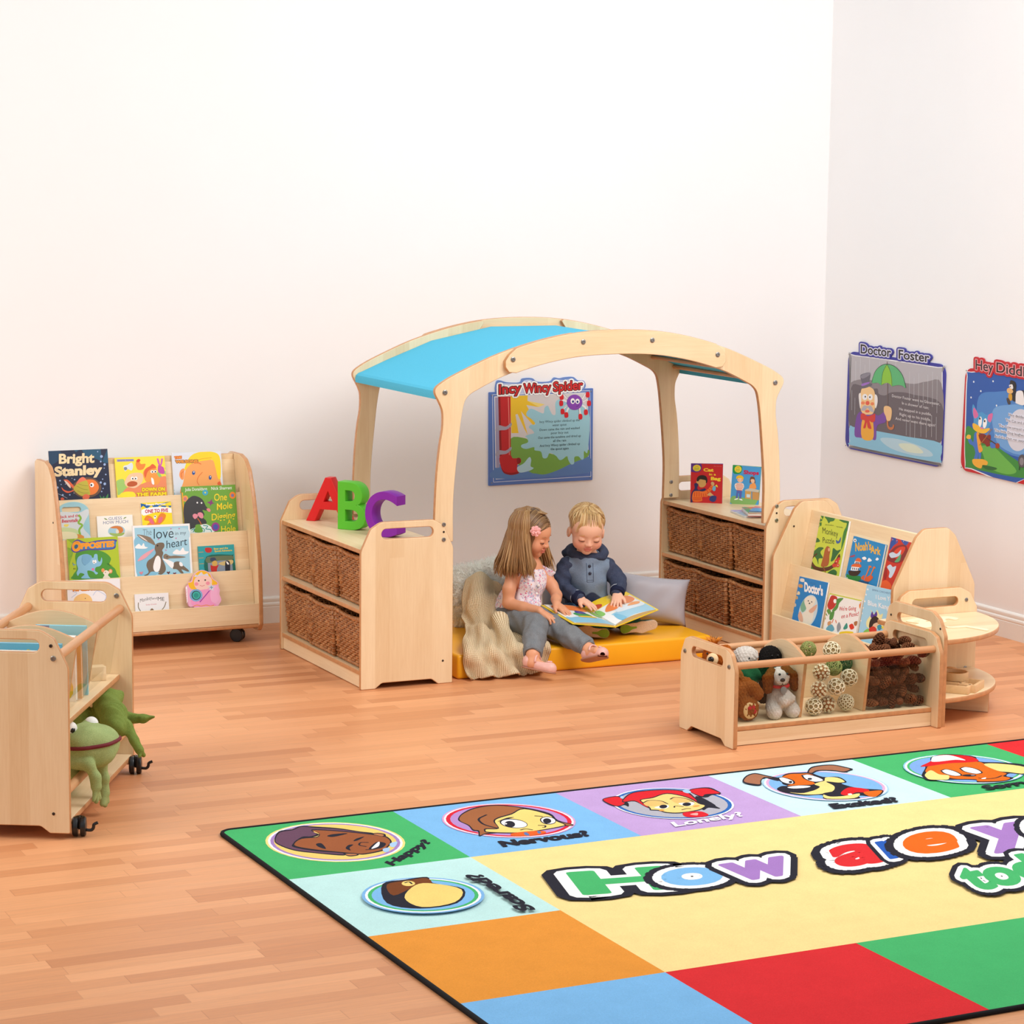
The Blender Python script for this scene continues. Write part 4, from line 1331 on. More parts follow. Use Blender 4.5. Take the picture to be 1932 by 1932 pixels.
  ["P","b4dcec",[597,1454,735,1382,850,1269,894,1324,880,1442,946,1484,851,1532,649,1555]],
  ["t","223a48","Incy Wincy spider climbed up the",[1068,624,855,0,0,-47],0,[]],
  ["t","223a48","water spout",[1339,699,304,-3,0,-47],0,[]],
  ["t","223a48","Down came the rain and washed",[1069,779,855,-6,0,-47],0,[]],
  ["t","223a48","poor Incy out",[1311,849,373,-1,0,-47],0,[]],
  ["t","223a48","Out came the sunshine and dried up",[1037,929,913,-3,0,-47],0,[]],
  ["t","223a48","all the rain",[1353,1000,282,2,0,-48],0,[]],
  ["t","223a48","And Incy Wincy spider climbed up",[1070,1085,861,-6,0,-47],0,[]],
  ["t","223a48","the spout again",[1304,1156,386,1,0,-48],0,[]],
  ["s","f4f2f4",36,[1661,185,1573,102,1529,140]],
  ["s","f4f2f4",36,[1647,237,1559,207,1522,258]],
  ["s","f4f2f4",36,[1662,303,1589,353,1553,418]],
  ["s","f4f2f4",36,[1692,344,1648,421,1634,487]],
  ["s","f4f2f4",36,[1971,196,2029,106,2096,108]],
  ["s","f4f2f4",36,[1986,249,2074,213,2127,281]],
  ["s","f4f2f4",36,[1972,315,2046,371,2062,437]],
  ["s","f4f2f4",36,[1913,366,1929,472,1937,538]],
  ["s","505870",6,[1661,171,1573,89,1522,133]],
  ["s","505870",6,[1971,176,2029,93,2088,95]],
  ["s","505870",6,[1993,236,2074,200,2134,255]],
  ["s","505870",6,[1655,309,1577,353,1543,411]],
  ["s","505870",6,[1898,365,1907,471,1915,537]],
  ["P","d8202c",[1496,101,1564,103,1570,188,1500,193]],
  ["P","d8202c",[1488,219,1556,221,1562,306,1492,311]],
  ["P","d8202c",[1517,378,1585,381,1591,465,1521,470]],
  ["P","d8202c",[1599,447,1666,450,1673,534,1602,539]],
  ["P","d8202c",[2055,75,2124,77,2130,162,2059,168]],
  ["P","d8202c",[2084,241,2152,244,2158,329,2087,334]],
  ["P","d8202c",[2018,411,2087,413,2093,498,2022,503]],
  ["P","d8202c",[1901,492,1969,495,1975,580,1905,585]],
  ["e","8a46b8",[1809,256,168,6,1,148]],
  ["e","ffffff",[1769,231,47,2,0,55]],
  ["e","ffffff",[1871,239,47,2,0,50]],
  ["e","2a3a8a",[1774,241,22,1,0,25]],
  ["e","2a3a8a",[1871,248,22,1,0,24]],
  ["s","4a1a6a",8,[1839,339,1876,335,1901,306]],
  ["t","d02a2c","Incy",[214,40,445,-20,-1,-182],0.03,[["ffffff",0.16],["2a1418",0.05]]],
  ["t","d02a2c","Wincy",[728,39,566,-10,-1,-183],0.03,[["ffffff",0.16],["2a1418",0.05]]],
  ["t","d02a2c","Spider",[1356,29,617,-20,-1,-184],0.03,[["ffffff",0.16],["2a1418",0.05]]],
 ]},
 'doctor_board': {'M': [-0.007, -0.2359, 1.2004, -0.0, -0.9999, -0.0104, 0.0, 0.0104, -0.9999], 'W': 0.8173, 'H': 0.482, 'T': 0.006, 'bg': '38389c', 'round': 0.05, 'art': [
  ["P","f2f4f8",[242,63,3030,62,3182,135,3234,1755,3106,1857,359,1875,148,1784,98,158]],
  ["P","b8b6bc",[257,81,3019,80,3158,151,3217,1757,3093,1841,363,1852,175,1774,126,163]],
  ["P","8d878c",[135,610,729,497,1158,548,1777,462,2286,445,2681,366,3166,365,3205,1340,2102,1461,1067,1576,177,1597,119,916]],
  ["P","6a6268",[148,716,470,641,795,686,1059,647,1118,746,1330,755,1533,677,1943,638,2275,651,3187,737,3213,1454,2104,1505,1114,1480,166,1507]],
  ["s","d4d8de",8,[276,173,294,566]],
  ["s","d4d8de",8,[434,100,446,401]],
  ["s","d4d8de",8,[604,222,608,402]],
  ["s","d4d8de",8,[757,104,764,328]],
  ["s","d4d8de",8,[1503,220,1505,368]],
  ["s","d4d8de",8,[1648,75,1660,369]],
  ["s","d4d8de",8,[2119,226,2149,780]],
  ["s","d4d8de",8,[2278,329,2296,707]],
  ["s","d4d8de",8,[2422,229,2456,838]],
  ["s","d4d8de",8,[2583,389,2606,823]],
  ["s","d4d8de",8,[2722,232,2752,780]],
  ["s","d4d8de",8,[2865,162,2904,822]],
  ["s","d4d8de",8,[3018,235,3058,922]],
  ["s","d4d8de",8,[2200,1039,2222,1478]],
  ["s","d4d8de",8,[2359,1140,2373,1461]],
  ["s","d4d8de",8,[2554,1047,2572,1424]],
  ["s","d4d8de",8,[2730,1072,2747,1419]],
  ["s","d4d8de",8,[2897,982,2918,1386]],
  ["s","d4d8de",8,[3046,996,3069,1427]],
  ["s","d4d8de",9,[178,759,195,1153]],
  ["s","d4d8de",8,[296,899,310,1233]],
  ["s","d4d8de",8,[2077,1096,2093,1448]],
  ["s","d4d8de",8,[1103,120,1111,358]],
  ["P","8ecbe8",[150,1478,334,1481,1060,1471,2102,1469,3202,1470,3217,1757,3093,1841,363,1852,175,1774]],
  ["P","b9dcec",[1228,1603,1851,1548,2743,1624,2975,1742,2379,1798,1605,1755]],
  ["P","dcecd8",[1857,1637,2365,1594,2675,1719,2121,1754]],
  ["P","7a4aa8",[503,1152,584,1159,986,1148,1146,1162,1350,1066,1395,1151,1377,1273,1107,1369,1084,1634,912,1653,536,1665,330,1634,375,1271]],
  ["P","f4b43a",[592,1279,887,1264,972,1345,971,1647,590,1659]],
  ["P","f6cf94",[492,775,553,678,738,631,928,674,987,758,1021,875,1005,1041,933,1154,775,1185,613,1186,513,1106,488,926]],
  ["P","f4f2f0",[493,790,427,826,450,960,499,1092,520,923]],
  ["P","f4f2f0",[988,773,1069,795,1090,913,1032,1039,987,923]],
  ["P","6a6874",[458,468,535,408,774,360,805,430,773,553,854,568,870,597,687,666,487,699,498,661,551,641]],
  ["P","8a8894",[464,472,562,409,774,365,790,401,568,496]],
  ["P","a070c8",[521,606,765,546,775,575,546,646]],
  ["e","f4f6fa",[645,851,91,-9,4,60]],
  ["e","f4f6fa",[837,835,80,-8,4,60]],
  ["e","1c1a1c",[661,843,24,-2,1,18]],
  ["e","1c1a1c",[821,837,24,-2,1,18]],
  ["e","e8604a",[746,959,69,-7,3,42]],
  ["e","ef8a5a",[586,974,70,-7,2,30]],
  ["e","ef8a5a",[915,957,63,-6,2,30]],
  ["P","b8b6c0",[528,1119,629,1018,750,1022,870,1002,983,1111,850,1109,752,1051,662,1113]],
  ["e","e8604a",[749,1120,80,-8,2,27]],
  ["P","d83a34",[533,1195,640,1176,763,1216,934,1169,1025,1144,1021,1280,917,1321,836,1299,912,1442,791,1440,744,1339,711,1448,631,1457,676,1316,540,1300]],
  ["P","f2c890",[1325,1084,1318,980,1421,948,1553,972,1590,1057,1556,1209,1440,1236,1387,1152]],
  ["s","7a6a6a",25,[1364,99,1404,496,1433,939]],
  ["s","c87a4a",53,[1453,1235,1473,1337,1554,1373,1643,1349,1665,1287]],
  ["P","5cb878",[866,544,959,341,1135,207,1367,146,1655,178,1896,319,2026,542,1909,516,1781,513,1628,542,1564,555,1497,524,1391,504,1263,538,1186,568,1078,533]],
  ["P","8cc83a",[1198,552,1224,348,1342,160,1481,281,1555,423,1564,555,1497,524,1391,504,1263,538]],
  ["s","3a5a3a",12,[1367,146,1235,318,1198,552]],
  ["s","3a5a3a",12,[1367,146,1508,309,1563,548]],
  ["s","2f4a36",12,[866,544,959,341,1135,207,1367,146,1655,178,1896,319,2026,542]],
  ["t","eceaec","Doctor Foster went to Gloucester,",[1578,762,1570,8,-4,-56],0,[]],
  ["t","eceaec","In a shower of rain;",[1921,869,883,7,-4,-56],0,[]],
  ["t","eceaec","He stepped in a puddle,",[1834,988,1064,1,-4,-56],0,[]],
  ["t","eceaec","Right up to his middle,",[1858,1089,1027,3,-4,-56],0,[]],
  ["t","eceaec","And never went there again!",[1723,1184,1307,-2,-4,-56],0,[]],
  ["t","2a2428","Doctor",[455,5,1032,-8,-12,-180],0.02,[["38389c",0.2],["d8d8ec",0.08]]],
  ["t","2a2428","Foster",[1759,4,995,-9,-12,-175],0.02,[["38389c",0.2],["d8d8ec",0.08]]],
 ]},
 'diddle_board': {'M': [-0.007, -1.2075, 1.1922, -0.0, -0.9997, -0.0249, 0.0, 0.0249, -0.9997], 'W': 0.4347, 'H': 0.475, 'T': 0.006, 'bg': 'c8202a', 'round': 0.05, 'fullw': 0.8, 'art': [
  ["P","f2f4f8",[183,65,1767,47,1923,1802,336,1844,125,1750,60,843,52,161]],
  ["P","2f5cae",[196,79,1791,59,1945,1785,339,1825,150,1739,92,840,78,166]],
  ["P","4f86cc",[446,497,928,354,1817,346,1908,1362,1014,1330,491,1020]],
  ["P","74a8e0",[907,670,1310,550,1836,563,1905,1333,1159,1312,908,969]],
  ["P","3f8f3e",[111,1111,373,1109,757,1213,1163,1356,1511,1459,1928,1595,1945,1785,339,1825,150,1739]],
  ["P","6cb84e",[598,1384,966,1351,1321,1499,1675,1689,1395,1787,852,1742,687,1553]],
  ["e","e8f0fa",[273,240,22,-2,2,18]],
  ["e","e8f0fa",[851,170,22,-2,2,18]],
  ["e","e8f0fa",[501,387,22,-2,2,18]],
  ["e","e8f0fa",[218,534,22,-2,2,18]],
  ["e","e8f0fa",[991,595,22,-2,2,18]],
  ["e","d9d9e4",[1682,956,351,-20,-30,380]],
  ["P","4f9fd8",[446,783,296,649,274,773,332,918,341,1023,495,1064,743,1049,833,948,897,836,900,738,720,796,568,762]],
  ["P","e070a8",[326,707,447,798,452,858,355,900,301,800]],
  ["P","e070a8",[889,747,769,791,753,883,830,919,884,837]],
  ["e","ffffff",[530,947,54,-4,-6,100]],
  ["e","ffffff",[675,955,59,-2,-13,94]],
  ["e","1c1a1c",[517,888,22,-3,2,22]],
  ["e","1c1a1c",[666,916,22,-3,2,22]],
  ["P","f8c23a",[318,995,491,1020,595,1067,815,1025,806,1071,676,1140,477,1142,334,1092]],
  ["e","e884a8",[589,1053,44,-5,2,18]],
  ["P","4a78cc",[379,1169,503,1154,543,1330,529,1453,608,1503,605,1610,544,1633,535,1528,507,1638,406,1636,435,1526,362,1414,246,1384,188,1300,262,1275,356,1339]],
  ["P","f4a93a",[442,1177,529,1166,595,1354,652,1437,607,1489,531,1483]],
  ["P","4a78cc",[862,1290,958,1262,1036,1312,1016,1360,895,1376]],
  ["P","f4c24a",[135,1276,181,1224,270,1228,263,1290,175,1301]],
  ["P","f4b53a",[365,1657,519,1629,692,1613,819,1641,800,1704,677,1721,633,1788,482,1778,377,1731]],
  ["P","2f6a34",[664,1723,924,1710,1109,1722,1003,1767,782,1782]],
  ["P","8c2e1c",[505,1184,652,1151,753,1168,849,1141,879,1198,849,1276,866,1334,770,1369,705,1325,591,1309]],
  ["s","5a3428",20,[656,1195,909,1254,1085,1306]],
  ["s","b07a3a",16,[547,1375,731,1201,889,1031]],
  ["e","a8401c",[1086,1314,63,-8,4,50]],
  ["P","2e2a2e",[1350,190,1366,100,1487,110,1540,170,1551,287,1760,235,1796,377,1781,467,1590,459,1470,458,1391,378]],
  ["P","f0ecec",[1551,287,1714,254,1770,351,1783,496,1569,491,1542,464]],
  ["P","e8b878",[1273,272,1354,234,1455,282,1411,331,1302,329]],
  ["P","f0ecec",[1327,193,1421,168,1451,239,1379,246]],
  ["e","1c1a1c",[1364,211,14,-2,1,13]],
  ["P","d8a02a",[1329,355,1424,345,1433,447,1350,456]],
  ["P","4a4448",[1276,435,1347,427,1403,510,1332,532]],
  ["t","20242c","Hey diddle diddle,",[1370,735,741,1,-4,-50],0,[["e8e8f4",0.1]]],
  ["t","20242c","The Cat and the Fiddle,",[1287,841,902,-6,-4,-50],0,[["e8e8f4",0.1]]],
  ["t","20242c","The Cow jumped over the moon.",[1099,961,1287,-11,-4,-50],0,[["e8e8f4",0.1]]],
  ["t","20242c","The little Dog laughed to see such fun",[978,1062,1509,-16,-4,-50],0,[["e8e8f4",0.1]]],
  ["t","20242c","And the Dish ran away with the Spoon",[994,1168,1501,-21,-4,-50],0,[["e8e8f4",0.1]]],
  ["e","5a565c",[1824,1491,112,-15,10,117]],
  ["e","8a868c",[1816,1500,61,-8,6,70]],
  ["s","3a363a",19,[1762,1588,1756,1663]],
  ["t","2e2226","Hey",[323,6,525,0,-16,-186],0.01,[["c8202a",0.2],["e8a0a4",0.06]]],
  ["t","2e2226","Diddle",[950,-8,1024,1,-16,-184],0.01,[["c8202a",0.2],["e8a0a4",0.06]]],
 ]},
 'rug': {'art': [
  ["p","f9da94",[0,0,14084,0,14084,9389,0,9389]],
  ["p","4ab46c",[0,0,2347,0,2347,2347,0,2347]],
  ["p","7fb8e6",[2347,0,4695,0,4695,2347,2347,2347]],
  ["p","c09fd2",[4695,0,7042,0,7042,2347,4695,2347]],
  ["p","cbeaf2",[7042,0,9389,0,9389,2347,7042,2347]],
  ["p","4ab46c",[9389,0,11737,0,11737,2347,9389,2347]],
  ["p","dc3034",[11737,0,14084,0,14084,2347,11737,2347]],
  ["p","c2e6e2",[0,2347,2347,2347,2347,4695,0,4695]],
  ["p","7fb8e6",[11737,2347,14084,2347,14084,4695,11737,4695]],
  ["p","e8963c",[0,4695,2347,4695,2347,7042,0,7042]],
  ["p","c09fd2",[11737,4695,14084,4695,14084,7042,11737,7042]],
  ["p","7fb8e6",[0,7042,2347,7042,2347,9389,0,9389]],
  ["p","dc3034",[2347,7042,4695,7042,4695,9389,2347,9389]],
  ["p","4ab46c",[4695,7042,7042,7042,7042,9389,4695,9389]],
  ["p","c09fd2",[7042,7042,9389,7042,9389,9389,7042,9389]],
  ["p","cbeaf2",[9389,7042,11737,7042,11737,9389,9389,9389]],
  ["p","e8963c",[11737,7042,14084,7042,14084,9389,11737,9389]],
  ["e","f2dd8a",[1129,1057,760,398,-342,831]],
  ["e","f2eef4",[1129,1057,733,384,-331,803]],
  ["e","a582bc",[1129,1057,707,370,-319,775]],
  ["e","f2cc72",[1129,1057,669,350,-302,734]],
  ["P","2b2a34",[471,700,664,343,850,312,1007,211,1148,302,1394,496,1584,750,1704,887,1629,993,1326,664,1062,519,1067,689,934,768,826,748,638,937,609,1086,773,1319,1051,1548,984,1676,720,1454,523,1234,441,931]],
  ["P","6b4a5e",[480,715,658,396,848,357,998,253,1126,355,1374,544,1568,788,1665,909,1630,938,1345,616,1060,450,1051,637,940,716,832,695,626,932,575,1098,755,1364,1024,1578,1002,1632,734,1418,540,1189,462,913]],
  ["P","2b2a34",[1071,421,1351,602,1665,909,1790,1065,1764,1328,1630,1539,1480,1686,1242,1739,1158,1701,1020,1587,764,1342,600,1109,626,932,802,737,993,766,1080,639]],
  ["P","9c5a38",[1068,465,1335,640,1649,947,1762,1096,1746,1320,1615,1522,1483,1645,1261,1694,1173,1666,1039,1543,782,1296,626,1078,644,940,799,780,996,795,1088,642]],
  ["P","2b2a34",[1665,926,1757,900,1820,995,1758,1106]],
  ["P","b87850",[1688,941,1750,935,1792,1010,1745,1067]],
  ["P","2b2a34",[1014,1585,1066,1581,1165,1652,1149,1739,1029,1738]],
  ["P","b87850",[1035,1620,1142,1673,1131,1715,1044,1703]],
  ["P","2b2a34",[1131,784,1238,736,1412,775,1190,854]],
  ["P","2b2a34",[873,1068,943,1073,900,1322,851,1194]],
  ["P","2b2a34",[1339,1129,1420,1039,1539,998,1399,1123]],
  ["P","2b2a34",[1127,1396,1214,1274,1274,1284,1183,1384,1145,1511]],
  ["s","2b2a34",22,[1483,1269,1398,1231,1336,1328,1386,1431]],
  ["P","2b2a34",[1372,1532,1529,1333,1607,1286,1658,1390,1559,1535,1441,1573]],
  ["P","f4f0f0",[1410,1527,1581,1312,1610,1314,1530,1468,1445,1532]],
  ["s","2b2a34",22,[1321,1552,1441,1573]],
  ["P","a9c8e8",[1707,1411,1816,1378,1703,1572,1654,1550]],
  ["P","a9c8e8",[1530,1602,1622,1589,1543,1740,1489,1732]],
  ["t","2b2a34","Happy?",[1358,2306,822,-739,-33,-168],0.05,[]],
  ["e","d8a0c8",[3510,1024,740,420,-371,743]],
  ["e","f4eef2",[3510,1024,718,408,-360,722]],
  ["e","d8283c",[3510,1024,696,395,-349,700]],
  ["e","b58cc8",[3510,1024,648,368,-326,653]],
  ["P","2b2a34",[2967,674,3121,476,3380,290,3701,279,3978,554,4139,925,4081,1283,4161,1550,4048,1586,3994,1390,3252,1517,2947,1522,2840,1558,2915,1368,2875,1294,2924,1060,2912,824]],
  ["P","a2643f",[2983,680,3123,506,3374,336,3681,320,3952,590,4106,958,4056,1330,4142,1541,4063,1558,4007,1366,3275,1471,2969,1476,2870,1527,2952,1328,2909,1253,2948,1042,2931,833]],
  ["P","2b2a34",[3306,998,3438,853,3676,750,3953,573,4114,974,4062,1274,4072,1511,3986,1587,3681,1640,3343,1642,3018,1470,3006,1352,3070,1267,3219,1305]],
  ["P","f2d27a",[3318,1021,3432,897,3672,790,3928,622,4086,997,4037,1292,4053,1502,3990,1549,3700,1603,3364,1600,3042,1435,3029,1351,3070,1313,3216,1343]],
  ["s","2b2a34",30,[3216,1343,3137,1126,3142,955,3198,805,3369,674]],
  ["e","2b2a34",[3494,1197,130,134,-102,194]],
  ["e","f6f4f2",[3496,1204,120,124,-88,166]],
  ["e","2b2a34",[3434,1211,53,43,-72,140]],
  ["e","f6f4f2",[3399,1172,13,6,-14,28]],
  ["e","2b2a34",[3956,1245,75,78,-91,167]],
  ["e","f6f4f2",[3959,1246,67,70,-76,139]],
  ["e","2b2a34",[3936,1260,42,34,-60,112]],
  ["P","2b2a34",[3339,1042,3529,922,3635,928,3498,984]],
  ["s","2b2a34",27,[3901,974,3983,1046]],
  ["s","2b2a34",23,[3733,1401,3808,1451,3772,1521,3736,1516]],
  ["s","2b2a34",23,[3428,1516,3517,1493,3575,1576]],
  ["P","e2622a",[3268,1609,3539,1616,3677,1677,3643,1775,3411,1811,3225,1729]],
  ["P","5a7ab0",[3417,1647,3453,1651,3422,1788,3379,1753]],
  ["P","5a7ab0",[3595,1658,3631,1663,3599,1755,3561,1755]],
  ["t","2b2a34","Nervous?",[2914,2110,1193,-18,43,-241],0.06,[]],
  ["e","f4f2f6",[5840,1135,680,420,-405,689]],
  ["e","2f66b0",[5840,1135,657,405,-391,665]],
  ["e","b0aeb8",[5840,1135,612,378,-365,621]],
  ["P","2b2a34",[5074,621,5201,529,5359,527,5338,708,5309,901,5219,1065,5208,973,5095,1010,5046,873]],
  ["P","d82630",[5086,627,5192,561,5341,561,5312,756,5246,903,5115,973,5071,855]],
  ["P","2b2a34",[5351,684,5585,459,5831,415,6140,490,6314,688,6246,1049,6221,1332,6099,1511,5983,1575,6068,1323,6042,1018,5727,880,5497,955,5440,1278,5417,1153,5423,864,5260,850]],
  ["P","d82630",[5348,713,5585,488,5812,449,6120,524,6281,716,6219,1067,6169,1339,6120,1288,6056,994,5741,856,5498,926,5441,1221,5432,1072,5444,826,5293,818]],
  ["P","2b2a34",[6368,651,6489,582,6697,612,6711,832,6671,966,6520,990,6413,1062,6337,1029,6332,847]],
  ["P","d82630",[6372,671,6487,612,6655,655,6684,851,6660,943,6472,909,6378,987,6351,843]],
  ["P","2b2a34",[6261,996,6337,1029,6307,1399,6277,1502,6258,1638,6148,1533,6020,1591]],
  ["e","a9c8e8",[6317,683,31,56,-48,74]],
  ["e","a9c8e8",[5375,606,20,9,-32,57]],
  ["P","2b2a34",[5526,820,5743,768,6030,654,6174,927,6159,1276,6179,1401,6099,1511,5931,1609,5656,1630,5509,1536,5474,1407,5389,1341,5428,1244,5470,1059]],
  ["P","f2d080",[5533,841,5728,809,6008,693,6148,958,6134,1306,6159,1410,6086,1493,5946,1570,5679,1589,5536,1503,5501,1374,5419,1314,5444,1257,5493,1058]],
  ["P","e4bb70",[5490,981,5613,888,5733,953,5746,1123,5567,1190,5455,1140]],
  ["P","e4bb70",[5917,933,6021,890,6119,1022,6124,1202,6009,1210,5883,1183]],
  ["s","2b2a34",20,[5484,978,5625,894,5750,978,5757,1157]],
  ["s","2b2a34",21,[5903,957,6021,890,6119,1022,6118,1217]],
  ["P","f4f2f2",[5503,1248,5604,1206,5724,1201,5684,1299,5588,1343]],
  ["e","2b2a34",[5635,1248,54,9,-46,83]],
  ["P","f4f2f2",[5895,1189,6005,1190,6104,1222,6030,1335,5915,1343]],
  ["e","2b2a34",[5974,1270,56,16,-45,79]],
  ["s","2b2a34",20,[5877,1355,5791,1288,5739,1352]],
  ["s","2b2a34",20,[5767,1491,5861,1463,5910,1485]],
  ["e","f0a050",[5524,1401,32,14,-23,41]],
  ["e","f0a050",[6042,1399,52,2,-21,37]],
  ["P","d82630",[5692,1646,5818,1616,5959,1667,5960,1849,5821,1900,5650,1824]],
  ["P","f0a8a0",[5752,1729,5878,1699,5812,1812]],
  ["t","f4f0f6","Lonely?",[5288,2172,1062,-94,48,-209],0.03,[]],
  ["e","a9cfee",[8198,1157,684,498,-462,680]],
  ["e","f2f6fa",[8198,1157,667,485,-451,664]],
  ["e","d8a8cc",[8198,1157,647,471,-437,644]],
  ["e","7fb2e0",[8198,1157,616,448,-417,614]],
  ["P","2b2a34",[7322,460,7513,258,7687,192,7762,367,7830,525,7867,572,7733,704,7657,481,7525,612,7418,784,7325,774,7256,619]],
  ["P","a66f52",[7341,468,7504,299,7658,238,7727,396,7768,516,7682,441,7528,582,7424,743,7362,716,7294,586]],
  ["P","2b2a34",[8340,492,8562,230,8756,170,8951,215,9033,403,9058,546,8954,598,8833,675,8738,536,8552,455,8390,546]],
  ["P","a66f52",[8377,475,8549,277,8743,217,8924,256,8996,433,9015,533,8860,609,8768,490,8569,403,8416,492]],
  ["P","2b2a34",[7928,503,8103,387,8264,426,8396,484,8424,753,8621,839,8561,1129,8447,1173,8490,1409,8609,1554,8754,1709,8484,1954,8299,1813,8193,1945,7785,1795,7856,1588,7625,1516,7471,1298,7474,1086,7617,964,7710,974,7708,849]],
  ["P","d8691f",[7941,509,8087,438,8232,476,8350,528,8328,743,8219,599,8169,832,8094,1049,7868,1013,7710,974,7853,881,7940,668,7896,553]],
  ["P","f2d886",[8094,1049,8323,931,8447,795,8581,873,8551,1094,8441,1108,8317,991,8276,1254,8093,1480,7861,1530,7661,1460,7543,1287,7701,1399,8064,1222]],
  ["P","ffffff",[7828,555,7909,559,7932,759,7850,911,7772,877,7757,745]],
  ["s","2b2a34",25,[7828,555,7909,559,7932,759,7850,911,7772,877,7757,745,7828,555]],
  ["P","ffffff",[8209,563,8311,562,8355,754,8323,931,8164,943,8136,754]],
  ["s","2b2a34",25,[8209,563,8311,562,8355,754,8323,931,8164,943,8136,754,8209,563]],
  ["e","2b2a34",[7858,821,23,10,-38,59]],
  ["e","2b2a34",[8195,780,29,13,-32,49]],
  ["P","2b2a34",[7496,1065,7615,994,7772,1032,8046,1122,8064,1222,7823,1362,7603,1295,7478,1210]],
  ["P","ffffff",[7664,1047,7853,1037,7979,1123,7881,1172,7704,1138]],
  ["P","2b2a34",[7915,1523,8162,1450,8386,1115,8458,1457,8350,1714,8052,1764,7874,1685]],
  ["P","d8242a",[8170,1575,8396,1399,8525,1456,8590,1607,8484,1713,8356,1656,8200,1739,8111,1700]],
  ["P","f2d886",[7891,1573,7912,1702,8093,1752,8362,1720,8157,1900,7813,1778]],
  ["P","d8691f",[8445,1696,8609,1676,8724,1727,8471,1948,8398,1886]],
  ["P","ffffff",[8206,1681,8260,1675,8235,1736,8187,1733]],
  ["t","2b2a34","Excited?",[7626,2234,981,42,57,-219],0.06,[]],
  ["e","8fc4e8",[10481,1158,669,494,-512,671]],
  ["e","f2f6fa",[10481,1158,652,481,-499,655]],
  ["e","4ab46c",[10481,1158,626,462,-479,629]],
  ["e","7fa8e0",[10481,1158,599,442,-459,602]],
  ["P","2b2a34",[9999,814,10282,647,10434,448,10622,350,10806,358,11005,518,11057,660,10949,909,11212,1083,11406,1343,11072,1770,10908,1641,10764,1747,10792,1871,10526,1976,10186,1882,10230,1763,9993,1632,9657,1512,9671,1324,9751,1191,10047,865]],
  ["P","d86a1e",[9996,957,10153,824,10502,773,10890,883,10925,1045,10842,1442,10861,1621,10718,1727,10746,1851,10558,1935,10235,1837,10261,1721,10047,1600,9986,1517,9909,1372,9871,1130]],
  ["P","f2d886",[9792,1209,10007,1048,9971,1287,10056,1380,9974,1512,9884,1573,9689,1487,9702,1365]],
  ["P","f2d886",[10897,1062,11112,1110,11326,1424,11093,1722,10933,1567,10842,1442]],
  ["P","d8242a",[10020,795,10298,625,10605,373,10779,395,10976,535,11012,700,10942,877,10738,876,10469,817,10108,845]],
  ["P","ffffff",[10380,543,10525,398,10748,394,10811,523,10809,760,10695,680,10416,676,10321,635]],
  ["P","ffffff",[10120,1126,10237,1091,10274,1250,10223,1454,10103,1441,10072,1275]],
  ["s","2b2a34",23,[10120,1126,10237,1091,10274,1250,10223,1454,10103,1441,10072,1275,10120,1126]],
  ["P","ffffff",[10444,1125,10563,1090,10627,1233,10580,1441,10450,1469,10391,1301]],
  ["s","2b2a34",23,[10444,1125,10563,1090,10627,1233,10580,1441,10450,1469,10391,1301,10444,1125]],
  ["e","2b2a34",[10312,1510,92,41,-38,51]],
  ["e","8a8890",[10368,1517,28,12,-19,25]],
  ["s","2b2a34",23,[10342,1674,10414,1761,10561,1770,10722,1701]],
  ["P","ffffff",[10345,1731,10450,1693,10403,1756]],
  ["t","2b2a34","Sorry?",[10066,2252,875,-39,38,-210],0.05,[]],
  ["t","4ab46c","H",[2919,4309,1005,184,226,-847],0.05,[["2b2a34",0.17],["f4f2ee",0.085]]],
  ["t","7fb8e6","o",[3923,4425,625,90,323,-884],0.05,[["2b2a34",0.17],["f4f2ee",0.085]]],
  ["t","a67cc0","w",[4734,4550,789,-14,289,-967],0.05,[["2b2a34",0.17],["f4f2ee",0.085]]],
  ["t","dc3034","a",[6198,4548,605,-8,496,-1100],0.05,[["2b2a34",0.17],["f4f2ee",0.085]]],
  ["t","2a5cb4","r",[6931,4489,247,-12,358,-961],0.05,[["2b2a34",0.17],["f4f2ee",0.085]]],
  ["t","ec6a1e","e",[7257,4460,635,17,614,-1097],0.05,[["2b2a34",0.17],["f4f2ee",0.085]]],
  ["t","a67cc0","y",[8409,4482,635,8,462,-1062],0.05,[["2b2a34",0.17],["f4f2ee",0.085]]],
  ["t","7fb8e6","ou",[9106,4518,1022,-61,493,-1070],0.05,[["2b2a34",0.17],["f4f2ee",0.085]]],
  ["t","4ab46c","today?",[7051,6033,2129,-199,299,-929],0.05,[["2b2a34",0.17],["f4f2ee",0.085]]],
  ["e","7fb2e0",[1155,3627,634,284,-288,642]],
  ["e","f2f4f8",[1155,3627,600,269,-271,605]],
  ["e","4ab46c",[1155,3627,572,256,-255,568]],
  ["e","7fb8e6",[1155,3627,532,238,-238,531]],
  ["P","2b2a34",[906,3043,1206,2985,1489,2989,1452,3239,1673,3601,1373,4069,908,4087,657,3749]],
  ["P","7a4426",[943,3084,1200,3030,1459,3025,1426,3252,1195,3292,841,3509]],
  ["P","f2d27a",[1233,3237,1443,3259,1641,3610,1368,4021,955,4041,920,3637]],
  ["e","f2d27a",[1185,3144,71,32,-42,96]],
  ["s","2b2a34",23,[1153,3106,1217,3086,1216,3182]],
  ["t","2b2a34","Scared?",[2067,4629,32,-1490,-194,-20],0.05,[]],
 ]},
}
